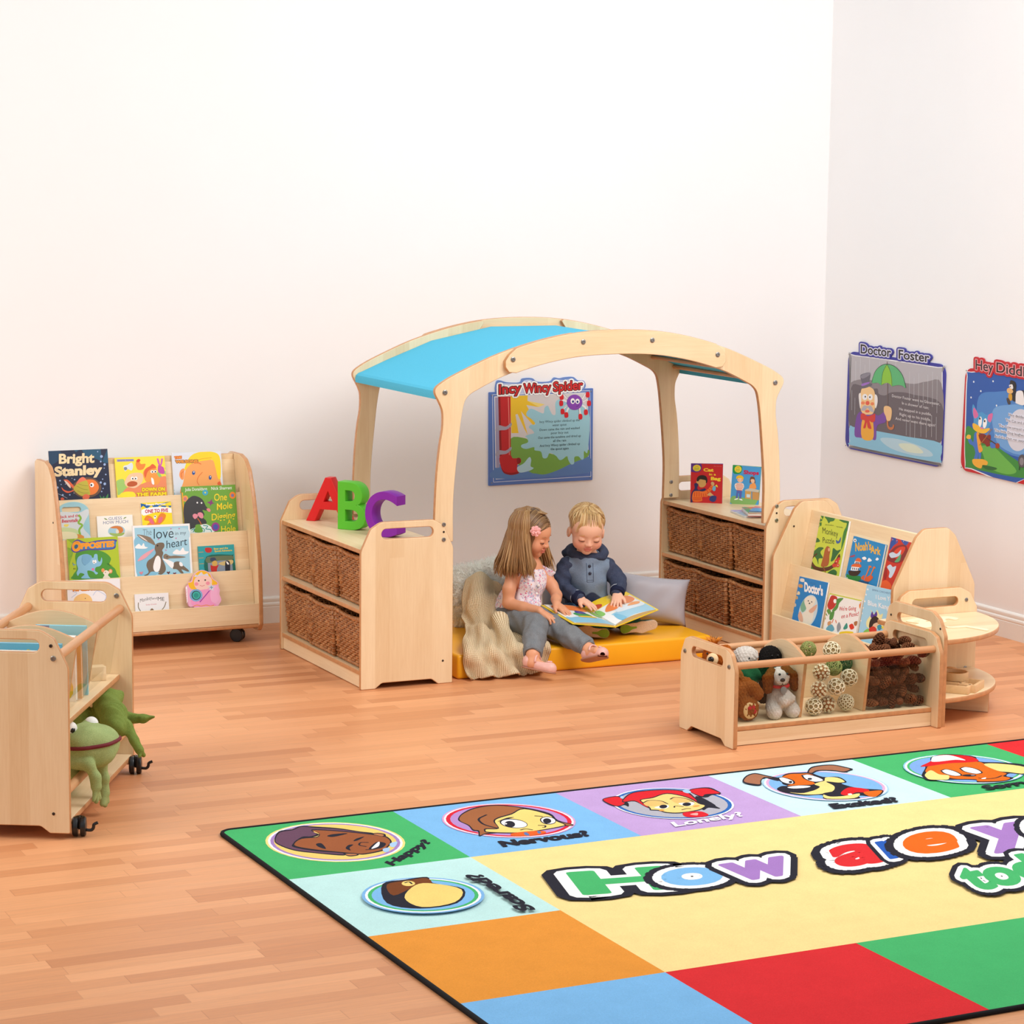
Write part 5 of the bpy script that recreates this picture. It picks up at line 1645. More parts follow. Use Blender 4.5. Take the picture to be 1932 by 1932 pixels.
# ================================================================ printed surfaces
_tx = {}
def text_poly(s, bold, res):
    """filled text outline: verts (cap height 1, width 1 without offset) and faces"""
    key = (s, bold, res)
    if key in _tx: return _tx[key]
    def build(b):
        cu = bpy.data.curves.new('t', 'FONT')
        cu.body = s; cu.size = 1; cu.resolution_u = res; cu.offset = b; cu.fill_mode = 'BOTH'
        o = bpy.data.objects.new('t', cu)
        me = o.to_mesh()
        vs = [(v.co.x, v.co.y) for v in me.vertices]
        fs = [list(p.vertices) for p in me.polygons]
        o.to_mesh_clear(); bpy.data.objects.remove(o); bpy.data.curves.remove(cu)
        return vs, fs
    if ('#', s) not in _tx:
        v0, _ = build(0)
        xs = [v[0] for v in v0]
        _tx[('#', s)] = (min(xs), max(xs))
    x0, x1 = _tx[('#', s)]
    small = min(bold, .02)
    vs, fs = build(small)
    g = bold - small
    n0 = len(vs)
    if g > .004:
        # grow the letters outward: a strip along every outline edge and a disc on every outline point
        cnt = {}
        for f in fs:
            for a, b in zip(f, f[1:] + f[:1]):
                k = (min(a, b), max(a, b)); cnt[k] = cnt.get(k, 0) + 1
        vs = list(vs); fs = [list(f) for f in fs]
        rim = [k for k, c in cnt.items() if c == 1]
        for a, b in rim:
            (ax, ay), (bx_, by) = vs[a], vs[b]
            L = math.hypot(bx_ - ax, by - ay) or 1
            nx, ny = -(by - ay) / L * g, (bx_ - ax) / L * g
            n = len(vs); vs += [(ax + nx, ay + ny), (bx_ + nx, by + ny), (bx_ - nx, by - ny), (ax - nx, ay - ny)]; fs.append([n, n + 1, n + 2, n + 3])
        for a in {v for k in rim for v in k}:
            n = len(vs); vs += [(vs[a][0] + g * math.cos(t), vs[a][1] + g * math.sin(t)) for t in [2 * PI * q / 8 for q in range(8)]]; fs.append(list(range(n, n + 8)))
    cap = .729
    w = x1 - x0
    r = ([((x - x0) / w, y / cap) for x, y in vs], fs, n0)
    _tx[key] = r
    return r

def paint(bm, items, org, sx=1, sy=-1, z0=.0002, dz=.00003, unit=.00025, solid=0, T=0, text_res=3):
    """lay the printed shapes on the plane z = z0, z0 + dz, ... of a mesh with colour layer Col"""
    lay = bm.loops.layers.float_color.get('Col') or bm.loops.layers.float_color.new('Col')
    z = z0
    ox, oy = org
    def P(x, y): return Vector((ox + sx * x * unit, oy + sy * y * unit, z))
    def face(vs, c):
        try: f = bm.faces.new(vs)
        except ValueError: return None
        if f.normal.z == 0: f.normal_update()
        if f.normal.z < 0: f.normal_flip()
        for l in f.loops: l[lay] = c
        return f
    def poly(pts, c, thick=0):
        f = face([bm.verts.new(P(*p)) for p in pts], c)
        if f is None: return
        if thick: extr([f], thick)
        elif len(pts) > 4: bmesh.ops.triangulate(bm, faces=[f])
    def extr(fs, t):
        r = bmesh.ops.extrude_face_region(bm, geom=fs, use_keep_orig=True)
        bmesh.ops.translate(bm, verts=[g for g in r['geom'] if isinstance(g, bmesh.types.BMVert)], vec=(0, 0, -t))
    for n, it in enumerate(items):
        k, c = it[0], lin(it[1])
        if k in 'Pp':
            v = it[2]; pts = list(zip(v[::2], v[1::2]))
            if k == 'P': pts = [(q[0], q[1]) for q in cr([(a, b) for a, b in pts], 4, True)]
            poly(pts, c, T if n < solid else 0)
        elif k == 'e':
            x, y, ax, ay, bx_, by = it[2]
            m = 36 if abs(ax) + abs(ay) > 150 else 16
            poly([(x + ax * math.cos(2 * PI * i / m) + bx_ * math.sin(2 * PI * i / m), y + ay * math.cos(2 * PI * i / m) + by * math.sin(2 * PI * i / m)) for i in range(m)], c)
        elif k in 'sS':
            w = it[2] / 2; v = it[3]; pts = list(zip(v[::2], v[1::2]))
            if k == 's' and len(pts) > 2: pts = [(q[0], q[1]) for q in cr(pts, 4)]
            L_, R_ = [], []
            for i in range(len(pts)):
                a, b = pts[max(i - 1, 0)], pts[min(i + 1, len(pts) - 1)]
                if k == 'S':
                    a, b = (pts[i], pts[i + 1]) if i < len(pts) - 1 else (pts[i - 1], pts[i])
                d = math.hypot(b[0] - a[0], b[1] - a[1]) or 1
                nx, ny = -(b[1] - a[1]) / d * w, (b[0] - a[0]) / d * w
                L_.append((pts[i][0] + nx, pts[i][1] + ny)); R_.append((pts[i][0] - nx, pts[i][1] - ny))
                if k == 'S' and i < len(pts) - 1:
                    q = pts[i + 1]
                    poly([L_[i], (q[0] + nx, q[1] + ny), (q[0] - nx, q[1] - ny), R_[i]], c)
            if k == 's':
                for i in range(len(pts) - 1): poly([L_[i], L_[i + 1], R_[i + 1], R_[i]], c)
        elif k == 't':
            s = it[2]; (x, y, dx, dy, ux, uy) = it[3]; bold = it[4]
            big = math.hypot(ux, uy) > 90
            res = 5 if big else 2
            layers = [(lin(cc), bold + o) for cc, o in it[5]] + [(c, bold)]
            for q, (cc, b) in enumerate(layers):
                vs, fs, n0 = text_poly(s, b, res)
                bv = []
                for i, (a, h) in enumerate(vs):
                    w = P(x + dx * a + ux * h, y + dy * a + uy * h)
                    if i >= n0: w.z += (1 + (i // 4) % 13) * 4e-6
                    bv.append(bm.verts.new(w))
                new = []
                for f in fs:
                    nf = face([bv[i] for i in f], cc)
                    if nf: new.append(nf)
                if T and q == 0 and len(layers) > 1 and solid == -1: extr(new, T)
                z += dz if len(vs) == n0 else 9e-5
        z += dz
    return z

def clip(bm, x0, y0, x1, y1):
    for co, no in (((x0, 0, 0), (-1, 0, 0)), ((x1, 0, 0), (1, 0, 0)), ((0, y0, 0), (0, -1, 0)), ((0, y1, 0), (0, 1, 0))):
        bmesh.ops.bisect_plane(bm, geom=bm.verts[:] + bm.edges[:] + bm.faces[:], plane_co=co, plane_no=no, clear_outer=True, dist=1e-7)

def setcol(bm, faces, c):
    lay = bm.loops.layers.float_color.get('Col') or bm.loops.layers.float_color.new('Col')
    for f in faces:
        for l in f.loops: l[lay] = c

def colbox(bm, c, s, col, rot=None):
    n = len(bm.faces)
    bx(bm, c, s, rot)
    bm.faces.ensure_lookup_table()
    setcol(bm, bm.faces[n:], lin(col))

PAPER = plain('paper', (244, 241, 234), .8, .2, .05, 300)
BOOKLBL = {
 'bright_fish': 'dark blue picture book with an orange fish, top row of the bookcase, leftmost',
 'farm_animals': 'yellow farm animal picture book in the middle of the bookcase top row',
 'fair_boy': 'picture book with a blond boy face, top row of the bookcase, rightmost',
 'beanstalk_handle': 'pale blue beanstalk book with carry handle hole, second row of the bookcase',
 'hares_white': 'small white board book with orange hares in an oval, second bookcase row',
 'one_to_five': 'small yellow counting book with orange rabbit ears, second bookcase row',
 'mole_digging': 'green picture book with a black mole and yellow title, second bookcase row',
 'opposites': 'green picture book with a blue elephant and orange title, third bookcase row',
 'love_in_my_heart': 'large pale blue picture book with two hares and white border, third bookcase row',
 'badger_teal': 'small teal board book with a yellow spine, third bookcase row',
 'cloud_book': 'white picture book with a yellow cloud, partly behind the trolley handle slot',
 'monkey_and_me': 'small white board book with handwritten title, bottom row of the bookcase',
 'princess_shape': 'pink princess shaped book with round blue button, bottom row of the bookcase',
 'monkey_puzzle': 'yellow-green jungle book with a monkey, upper row of the sloping bookshelf',
 'noahs_ark': 'bright blue ark picture book, upper row of the sloping bookshelf',
 'red_monster': 'red and orange picture book half hidden by the shelf end panel',
 'doctors': 'blue book with a white teddy bear photo and brown picture strip',
 'picnic': 'white picnic picture book with pale green border and red title',
 'blue_kangaroo': 'light blue picture book with dark blue starry spine strip',
 'cat_in_a_bag': 'red reading book standing open on the right storage unit',
 'shops': 'blue reading book with a boy and cardboard boxes, standing on the right unit',
}
def book_frame(name, M, W, H):
    O, ex, ey = Vector(M[:3]), Vector(M[3:6]), Vector(M[6:9])
    n = ex.cross(-ey)
    o = O + ex * (W / 2) + ey * H
    mw = Matrix(((ex.x, -ey.x, n.x, o.x), (ex.y, -ey.y, n.y, o.y), (ex.z, -ey.z, n.z, o.z), (0, 0, 0, 1)))
    t = link(name, None)
    t.matrix_world = mw
    return t

def cover_mesh(t, W, H, T, bg, items, spine=None, back=None, unit=.00025, open_ang=0):
    """front board with printed art, back board, spine, all one jacket; pages as a separate part"""
    bm = bmesh.new()
    bm.loops.layers.float_color.new('Col')
    paint(bm, [['p', bg, [0, 0, W / unit, 0, W / unit, H / unit, 0, H / unit]]] + items, (-W / 2, H), unit=unit)
    clip(bm, -W / 2, 0, W / 2, H)
    b = .0014
    colbox(bm, (0, H / 2, -b / 2), (W, H, b), bg)
    colbox(bm, (-W / 2 + .0008, H / 2, -T / 2), (.0016, H, T), spine or bg)
    if open_ang:
        Rm = Matrix.Rotation(open_ang, 3, 'Y')
        c = Vector((-W / 2, H / 2, -T)) + Rm @ Vector((W / 2, 0, 0))
        colbox(bm, c, (W, H, b), back or spine or bg, Rm)
    else:
        colbox(bm, (0, H / 2, -T + b / 2), (W, H, b), back or bg)
    done('cover', bm, PRINT, t)
    bm = bmesh.new()
    if open_ang:
        for k in range(4):
            a = open_ang * (k + .5) / 4.2
            Rm = Matrix.Rotation(a, 3, 'Y')
            z = -T * (k + .8) / 5
            bx(bm, Vector((-W / 2 + .001, H / 2, z)) + Rm @ Vector((W / 2 - .002, 0, 0)), (W - .006, H - .006, .0008), Rm)
    else:
        bx(bm, (.0005, H / 2, -T / 2), (W - .005, H - .005, T - .003))
    done('pages', bm, PAPER, t)

for nm in BOOKLBL:
    d = ART[nm]
    W, H, T = d['W'], d['H'], d['T']
    t = book_frame('picture_book', d['M'], W, H)
    tag(t, BOOKLBL[nm], 'book', 'picture books on the left bookcase' if nm in list(BOOKLBL)[:13] else ('picture books on the sloping bookshelf' if nm in list(BOOKLBL)[13:19] else 'reading books on the right storage unit'))
    sh = d.get('shape')
    if not sh:
        cover_mesh(t, W, H, T, d['bg'], d['art'], d.get('spine'), None, .00025, (.16 if nm == 'cat_in_a_bag' else (.1 if nm == 'shops' else 0)))
        continue
    # shaped board books: cut outline with thickness
    if sh == 'handle':
        out = [(-W / 2, 0), (W / 2, 0), (W / 2, H - .012)] + [(W / 2 * math.cos(a), H - .012 + .042 * math.sin(a)) for a in [PI * k / 20 for k in range(1, 20)]] + [(-W / 2, H - .012)]
        loops = [out, [(p[0] * .95 - .008, p[1]) for p in slot(0, H - .003, .088, .021)]]
    else:
        px = [(832, 822), (860, 790), (868, 755), (905, 740), (935, 672), (1000, 622), (1060, 617), (1135, 652), (1165, 715), (1222, 758), (1228, 815), (1240, 850), (1232, 900), (1250, 965), (1215, 1025), (1195, 1065), (1180, 1300), (935, 1300), (925, 1060), (850, 1030)]
        k = W / (1248 - 838)
        out = [(q[0], q[1]) for q in cr([(-W / 2 + (x - 838) * k, H - (y - 618 + (x - 838) * .045) * k) for x, y in px], 4, True)]
        out = [(x, max(0, y)) for x, y in out]
        loops = [out]
    me = curve_mesh(loops, T, .0012, 1)
    me.transform(Matrix.Translation((0, 0, -T / 2)))
    bm = bmesh.new(); bm.from_mesh(me); bpy.data.meshes.remove(me)
    bm.loops.layers.float_color.new('Col')
    setcol(bm, bm.faces, lin(d['bg']))
    b2 = bmesh.new()
    paint(b2, d['art'], (-W / 2, H))
    clip(b2, -W / 2 - .004, 0, W / 2 + .004, H + .03)
    m2 = bpy.data.meshes.new('a'); b2.to_mesh(m2); b2.free(); bm.from_mesh(m2); bpy.data.meshes.remove(m2)
    done('cover', bm, PRINT, t)

# ---- wall boards
def wall_board(nm, label, W, H, T=.006, rad=.004):
    d = ART[nm]
    t = book_frame('nursery_rhyme_board', d['M'], W, H)
    tag(t, label, 'poster')
    bm = bmesh.new(); bm.loops.layers.float_color.new('Col')
    me = curve_mesh([rect(-W / 2, 0, W / 2, H, rad)], T, .0005, 1)
    me.transform(Matrix.Translation((0, 0, -T / 2)))
    bm.from_mesh(me); bpy.data.meshes.remove(me)
    setcol(bm, bm.faces, lin(d['bg']))
    b2 = bmesh.new()
    W0 = d['W']
    paint(b2, d['art'], (-W / 2, H), solid=1 if d.get('tabs') else -1, T=T)
    clip(b2, -W / 2, 0, W / 2, H + .2)
    m2 = bpy.data.meshes.new('a'); b2.to_mesh(m2); b2.free(); bm.from_mesh(m2); bpy.data.meshes.remove(m2)
    done('printed_panel', bm, SIGN, t)
    bm = bmesh.new()
    for x, y in ((-W / 2 + .014, .014), (W / 2 - .014, .014), (-W / 2 + .014, H - .014), (W / 2 - .014, H - .014)):
        q = bmesh.new(); lathe(q, [(.003, .004), (.003, .0062), (0, .0066)], 8, Matrix.Translation((x, y, 0)), cap=False)
        done('screw', q, METAL, t)
    bm.free()
wall_board('spider_board', 'blue spider rhyme board with red drainpipe, on the back wall under the canopy', .553, .4445)
wall_board('doctor_board', 'blue framed rhyme board of a man with a green umbrella on the right wall', .817, .482, .006, .05)
wall_board('diddle_board', 'red framed rhyme board with a blue cat fiddler, cut by the photo edge', .817, .475, .006, .05)

# ---- rug
RUGA, RS = .013663, .58683
def rug():
    t = link('character_rug', None)
    t.location = (-4.3249, -3.3564, 0); t.rotation_euler = (0, 0, RUGA)
    tag(t, 'large colourful rug with cartoon faces and big lettering, in the foreground', 'rug')
    W, H = RS * 6, RS * 4
    bm = bmesh.new(); bm.loops.layers.float_color.new('Col')
    me = curve_mesh([fillet([(0, -H, .04), (W, -H, .04), (W, 0, .04), (0, 0, .04)])], .009, .002, 1)
    me.transform(Matrix.Translation((0, 0, .0052)))
    bm.from_mesh(me); bpy.data.meshes.remove(me)
    setcol(bm, bm.faces, lin('e8c070'))
    b2 = bmesh.new()
    paint(b2, ART['rug']['art'], (0, 0), z0=.0099, dz=.00003)
    clip(b2, .004, -H + .004, W - .004, -.004)
    m2 = bpy.data.meshes.new('a'); b2.to_mesh(m2); b2.free(); bm.from_mesh(m2); bpy.data.meshes.remove(m2)
    done('printed_pile', bm, PILE, t)
    bm = bmesh.new()
    tube(bm, [(x, y, .0062) for x, y in fillet([(0, -H, .04), (W, -H, .04), (W, 0, .04), (0, 0, .04)], 8)], .0075, 8, closed=True)
    done('black_binding', bm, plain('black_binding', (24, 23, 25), .8, .2), t, smooth=1)
rug()

# ---- books in the browser trolley (trolley frame)
TM = Matrix.Translation((-4.766, -3.251, 0)) @ Matrix.Rotation(TR_A, 4, 'Z')
def trolley_book(x, y, W, H, T, lean, bg, items, label, spine=None, turn=0, z=.3365):
    t = link('picture_book', None)
    t.matrix_world = TM @ Matrix.Translation((x, y, z)) @ Matrix.Rotation(turn, 4, 'Z') @ Matrix.Rotation(PI / 2 - lean, 4, 'X')
    tag(t, label, 'book', 'books in the browser trolley')
    cover_mesh(t, W, H, T, bg, items, spine, None, .00025)
def mm(*L): return [int(v * 4) for v in L]
T_ = lambda c, s, x, y, w, h, b=0: ['t', c, s, mm(x, y, w, 0, 0, -h), b, []]
trolley_book(-.19, .265, .215, .225, .010, -.05, '6fc3e4', [T_('2a4a6a', 'FRIEND', 45, 30, 48, 9, .02), T_('2a4a6a', 'BOOK', 128, 30, 40, 9, .02), ['e', 'f2d21c', mm(108, 28, 9, 0, 0, 9)], ['P', '4aa04a', mm(0, 140, 60, 120, 130, 150, 215, 130, 215, 225, 0, 225)], ['P', 'f0a040', mm(70, 100, 110, 80, 150, 110, 140, 170, 80, 170)]],
             'mid blue picture book seen through the handle slot of the trolley', '3a88b0')
trolley_book(-.205, .205, .20, .212, .012, -.05, 'e9e4da', [['S', 'b49a8a', 8, mm(7, 7, 193, 7, 193, 205, 7, 205, 7, 7)], T_('8a8078', 'MY', 28, 27, 22, 11), T_('8a8078', 'FIRST', 68, 27, 52, 11), T_('8a8078', 'WORDS', 128, 27, 52, 11), ['e', 'd8a0a0', mm(100, 120, 55, 0, 0, 50)]],
             'cream framed picture book in front of the mid blue one in the trolley', 'd8d0c2')
trolley_book(-.155, .545, .168, .232, .010, -.06, '9fdcec', [['p', '8a8ea6', mm(0, 0, 46, 0, 46, 14, 0, 16)], T_('3a5a6a', 'friendly', 95, 52, 60, 14), ['P', 'f2f2f2', mm(30, 90, 80, 70, 140, 100, 130, 170, 50, 170)]],
             'pale turquoise picture book between the two arched dividers of the trolley', '5aa8c0')
trolley_book(-.175, .44, .18, .215, .022, -.05, 'f4f1ec', [['P', 'e0533a', mm(30, 40, 120, 30, 150, 110, 40, 120)], ['P', 'f2c81c', mm(20, 130, 150, 125, 160, 205, 20, 205)]],
             'thick white and red picture book standing mid trolley behind the acrylic', 'f2b23a', .0)
trolley_book(-.165, .49, .175, .205, .016, -.05, 'f0a62a', [['P', 'e86a2a', mm(30, 40, 140, 30, 150, 110, 40, 140)]],
             'orange picture book standing just behind the thick white one in the trolley', 'f4c22a', .0)
bm = bmesh.new(); bx(bm, (0, 0, .024), (.05, .046, .048), None, .002)
bo = done('wooden_block', bm, MAPLE['X'], None, smooth=40)
bo.matrix_world = TM @ Matrix.Translation((-.098, .79, .3365)) @ Matrix.Rotation(.5, 4, 'Z')
tag(bo, 'small wooden block in the far end of the trolley behind the acrylic', 'block')

# ---- books lying on the right storage unit
def lying(loc, rz, W, H, T, bg, spine, label, items):
    t = link('picture_book', None)
    t.location = loc; t.rotation_euler = (0, 0, rz)
    tag(t, label, 'book', 'reading books on the right storage unit')
    bm = bmesh.new(); bm.loops.layers.float_color.new('Col')
    paint(bm, [['p', bg, mm(0, 0, W * 1000, 0, W * 1000, H * 1000, 0, H * 1000)]] + items, (-W / 2, H / 2), z0=T + .0001)
    clip(bm, -W / 2, -H / 2, W / 2, H / 2)
    colbox(bm, (0, 0, T - .0008), (W, H, .0016), bg); colbox(bm, (0, 0, .0008), (W, H, .0016), spine); colbox(bm, (W / 2 - .001, 0, T / 2), (.002, H, T), spine)
    done('cover', bm, PRINT, t)
    bm = bmesh.new(); bx(bm, (-.002, 0, T / 2), (W - .008, H - .008, T - .0036)); done('pages', bm, PAPER, t)
lying((-1.115, -1.20, .5639), R(-12), .15, .20, .008, 'b7a6d6', 'cfd4d8', 'lilac reading book lying under the green one on the right unit', [['P', '9ab4c8', mm(0, 60, 60, 50, 150, 90, 150, 200, 0, 200)]])
lying((-1.10, -1.235, .5722), R(-22), .14, .19, .016, '3f9a4a', 'c8322c', 'green and yellow reading book lying on the lilac one on the right unit', [['P', 'f2d23c', mm(20, 30, 90, 20, 130, 90, 60, 120)], ['P', '2a8ac0', mm(60, 110, 140, 90, 140, 180, 70, 170)], ['P', 'e8503a', mm(0, 0, 70, 0, 40, 50, 0, 60)]])
lying((-1.085, -1.262, .5884), R(-40), .13, .17, .006, 'ef7a5a', '2a6ab0', 'orange and blue reading book on top of the lying pile on the right unit', [['P', '3a9ad0', mm(0, 60, 60, 50, 130, 90, 130, 170, 0, 170)], ['P', 'f4d83c', mm(30, 20, 80, 10, 100, 40, 50, 60)]])
# ================================================================ soft bodies: smooth-union volumes meshed on a grid
import numpy as np
class Vol:
    def __init__(s, k=.01): s.ops = []; s.k = k
    def add(s, f, k=None, op='u'): s.ops.append((op, s.k if k is None else k, f)); return s
    def cap(s, a, b, ra, rb=None, k=None, op='u'):
        a = np.array(a, float); b = np.array(b, float); rb = ra if rb is None else rb
        ba = b - a; L = max(ba @ ba, 1e-12)
        def f(P):
            pa = P - a
            t = np.clip(pa @ ba / L, 0, 1)
            return np.linalg.norm(pa - t[:, None] * ba, axis=1) - (ra + (rb - ra) * t)
        return s.add(f, k, op)
    def chain(s, pts, rs, k=None):
        for i in range(len(pts) - 1): s.cap(pts[i], pts[i + 1], rs[i], rs[i + 1], k)
        return s
    def ell(s, c, r, M=None, k=None, op='u'):
        c = np.array(c, float); r = np.array(r, float)
        Rm = np.eye(3) if M is None else np.array(M)
        def f(P):
            q = (P - c) @ Rm
            k0 = np.linalg.norm(q / r, axis=1); k1 = np.linalg.norm(q / (r * r), axis=1)
            return k0 * (k0 - 1) / np.maximum(k1, 1e-9)
        return s.add(f, k, op)
    def half(s, p, n, k=None):
        """cut away everything on the +n side"""
        p = np.array(p, float); n = np.array(n, float); n /= np.linalg.norm(n)
        return s.add(lambda P: (P - p) @ n, k, 'i')
    def warp(s, f): s.ops.append(('w', 0, f)); return s
    def ev(s, P):
        d = None
        for op, k, f in s.ops:
            if op == 'w': d = d + f(P); continue
            e = f(P)
            if op == 'u':
                if d is None: d = e; continue
                if k > 0:
                    h = np.clip(.5 + .5 * (d - e) / k, 0, 1); d = d + (e - d) * h - k * h * (1 - h)
                else: d = np.minimum(d, e)
            else:
                e = -e if op == 's' else e
                if k > 0:
                    h = np.clip(.5 - .5 * (d - e) / k, 0, 1); d = d + (e - d) * h + k * h * (1 - h)
                else: d = np.maximum(d, e)
        return d
    def mesh(s, lo, hi, h):
        lo = np.array(lo, float); hi = np.array(hi, float)
        C_ = 4
        n = (np.ceil((hi - lo) / (h * C_)).astype(int)) * C_ + 1
        nc = (n - 1) // C_ + 1
        gx = [lo[i] + np.arange(nc[i]) * h * C_ for i in range(3)]
        P = np.stack(np.meshgrid(*gx, indexing='ij'), -1).reshape(-1, 3)
        dc = s.ev(P).reshape(nc)
        full = np.repeat(np.repeat(np.repeat(dc, C_, 0), C_, 1), C_, 2)[:n[0], :n[1], :n[2]].copy()
        act = np.abs(dc) < h * C_ * 2.6
        am = np.repeat(np.repeat(np.repeat(act, C_, 0), C_, 1), C_, 2)[:n[0], :n[1], :n[2]]
        idx = np.argwhere(am)
        v = np.empty(len(idx))
        for i in range(0, len(idx), 400000):
            v[i:i + 400000] = s.ev(lo + idx[i:i + 400000] * h)
        full[am] = v
        # surface nets
        ins = full < 0
        cs = np.zeros(n - 1, int)
        for dx in (0, 1):
            for dy in (0, 1):
                for dz in (0, 1): cs += ins[dx:n[0] - 1 + dx, dy:n[1] - 1 + dy, dz:n[2] - 1 + dz]
        cells = np.argwhere((cs > 0) & (cs < 8))
        vid = -np.ones(n - 1, int)
        vid[tuple(cells.T)] = np.arange(len(cells))
        acc = np.zeros((len(cells), 3)); cnt = np.zeros(len(cells))
        cor = [np.array((a, b, c)) for a in (0, 1) for b in (0, 1) for c in (0, 1)]
        val = {tuple(c): full[tuple((cells + c).T)] for c in cor}
        for a in cor:
            for ax in range(3):
                if a[ax]: continue
                b = a.copy(); b[ax] = 1
                va, vb = val[tuple(a)], val[tuple(b)]
                m = (va < 0) != (vb < 0)
                t = np.where(m, va / np.where(va - vb == 0, 1, va - vb), 0)
                p = a[None] + np.zeros((len(cells), 3)); p[:, ax] += t
                acc[m] += p[m]; cnt[m] += 1
        V = lo + (cells + acc / cnt[:, None]) * h
        quads = []
        for ax in range(3):
            u_, w_ = [(1, 2), (2, 0), (0, 1)][ax]
            sl0 = [slice(None)] * 3; sl1 = [slice(None)] * 3
            sl0[ax] = slice(0, n[ax] - 1); sl1[ax] = slice(1, n[ax])
            ch = ins[tuple(sl0)] != ins[tuple(sl1)]
            e = np.argwhere(ch)
            ok = (e[:, u_] > 0) & (e[:, w_] > 0) & (e[:, u_] < n[u_] - 1) & (e[:, w_] < n[w_] - 1)
            e = e[ok]
            q = []
            for du, dw in ((-1, -1), (0, -1), (0, 0), (-1, 0)):
                c = e.copy(); c[:, u_] += du; c[:, w_] += dw
                q.append(vid[tuple(c.T)])
            q = np.stack(q, 1)
            flip = ~ins[tuple(e.T)]
            q[flip] = q[flip][:, ::-1]
            quads.append(q)
        Q_ = np.concatenate(quads)
        Q_ = Q_[(Q_ >= 0).all(1)]
        return V, Q_

def vol_obj(name, vol, lo, hi, h, mats, parent=None, color=None, relax=1, loc=None, rot=None):
    V, F = vol.mesh(lo, hi, h)
    for _ in range(relax):
        s = np.zeros_like(V); c = np.zeros(len(V))
        for a, b in ((0, 1), (1, 2), (2, 3), (3, 0)):
            np.add.at(s, F[:, a], V[F[:, b]]); np.add.at(c, F[:, a], 1)
            np.add.at(s, F[:, b], V[F[:, a]]); np.add.at(c, F[:, b], 1)
        V = V * .5 + .5 * s / np.maximum(c, 1)[:, None]
    me = bpy.data.meshes.new(name)
    me.vertices.add(len(V)); me.vertices.foreach_set('co', V.astype(np.float32).ravel())
    me.loops.add(F.size); me.loops.foreach_set('vertex_index', F.astype(np.int32).ravel())
    me.polygons.add(len(F)); me.polygons.foreach_set('loop_start', np.arange(0, F.size, 4, dtype=np.int32))
    me.update(calc_edges=True); me.validate()
    if color is not None:
        at = me.attributes.new('Col', 'FLOAT_COLOR', 'POINT')
        c = np.ones((len(V), 4), np.float32); c[:, :3] = color(V)
        at.data.foreach_set('color', c.ravel())
    return fin(name, me, mats, parent, loc, rot, 1)

def frame(f, up=(0, 0, 1)):
    """columns: right(x), forward(y), up(z)"""
    f = Vector(f).normalized(); u = Vector(up); x = f.cross(u).normalized(); u = x.cross(f)
    return np.array([[x[i], f[i], u[i]] for i in range(3)])

class Local(object):
    """adds primitives given in a local frame to a volume"""
    def __init__(s, vol, o, M, sc=1.0): s.v = vol; s.o = np.array(o, float); s.M = M; s.s = sc
    def p(s, q): return s.o + s.M @ (np.array(q, float) * s.s)
    def cap(s, a, b, ra, rb=None, **k): s.v.cap(s.p(a), s.p(b), ra * s.s, (ra if rb is None else rb) * s.s, **k); return s
    def ell(s, c, r, M=None, **k): s.v.ell(s.p(c), np.array(r) * s.s, s.M if M is None else s.M @ M, **k); return s

def head_vol(L, girl=False):
    L.ell((0, -.010, .024), (.071, .085, .070), k=.0)
    L.ell((0, .026, -.028), (.058, .052, .058), k=.03)
    L.ell((0, .034, .022), (.055, .050, .046), k=.02)
    for s in (1, -1): L.ell((s * .034, .050, -.036), (.027, .026, .026), k=.02)
    L.ell((0, .060, -.072), (.019, .016, .014), k=.018)
    for s in (1, -1): L.v.ell(L.p((s * .030, .092, -.004)), np.array((.017, .016, .010)) * L.s, L.M, k=.014, op='s')
    L.cap((0, .075, -.002), (0, .0885, -.026), .0055, .0085, k=.012)
    for s in (1, -1): L.ell((s * .0085, .0835, -.029), (.0062, .0075, .0058), k=.006)
    for s in (1, -1): L.ell((s * .0300, .0695, -.0075), (.0150, .0120, .0100), k=.004)
    L.ell((0, .0795, -.0465), (.0165, .0070, .0052), k=.004)
    L.ell((0, .0785, -.0560), (.0135, .0075, .0056), k=.005)
    L.v.cap(L.p((-.013, .0870, -.0512)), L.p((.013, .0870, -.0512)), .0018 * L.s, k=.002, op='s')
    if not girl:
        for s in (1, -1):
            L.ell((s * .0735, -.006, -.018), (.0095, .017, .024), k=.006)
            L.v.ell(L.p((s * .083, -.001, -.016)), np.array((.006, .010, .015)) * L.s, L.M, k=.004, op='s')

def hand_vol(v, wrist, mid, M, ln, thumb_side, curl, spread=.16, sc=1.0):
    """palm and five fingers; M columns: x toward fingertips, y across toward the thumb, z back of the hand"""
    L = Local(v, wrist, M, sc)
    y = thumb_side
    L.ell((.030, 0, 0), (.034, .023, .0115), k=.012)
    base = [(.054, .0185 * y, .001), (.058, .0065 * y, .002), (.056, -.0055 * y, .001), (.050, -.0165 * y, -.001)]
    lens = [(.020, .014, .011), (.022, .016, .012), (.020, .015, .011), (.016, .011, .010)]
    for i in range(4):
        an = (1.5 - i) * spread * y * .6
        p = np.array(base[i]); pitch = -curl[i] * .35
        q0 = np.array((.030, base[i][1] * .7, 0))
        L.cap(q0, p, .0075, .0070, k=.006)
        r = .0066
        for j, l in enumerate(lens[i]):
            d = np.array((math.cos(an) * math.cos(pitch), math.sin(an) * math.cos(pitch), math.sin(pitch)))
            n = p + d * l
            L.cap(p, n, r, r - .0007, k=.0018)
            p = n; r -= .0006; pitch -= curl[i]
    a = np.array((.014, .017 * y, -.002)); b = np.array((.034, .034 * y, -.006)); c = np.array((.050, .040 * y, -.009))
    L.cap(a, b, .0098, .0078, k=.008); L.cap(b, c, .0076, .0062, k=.003)

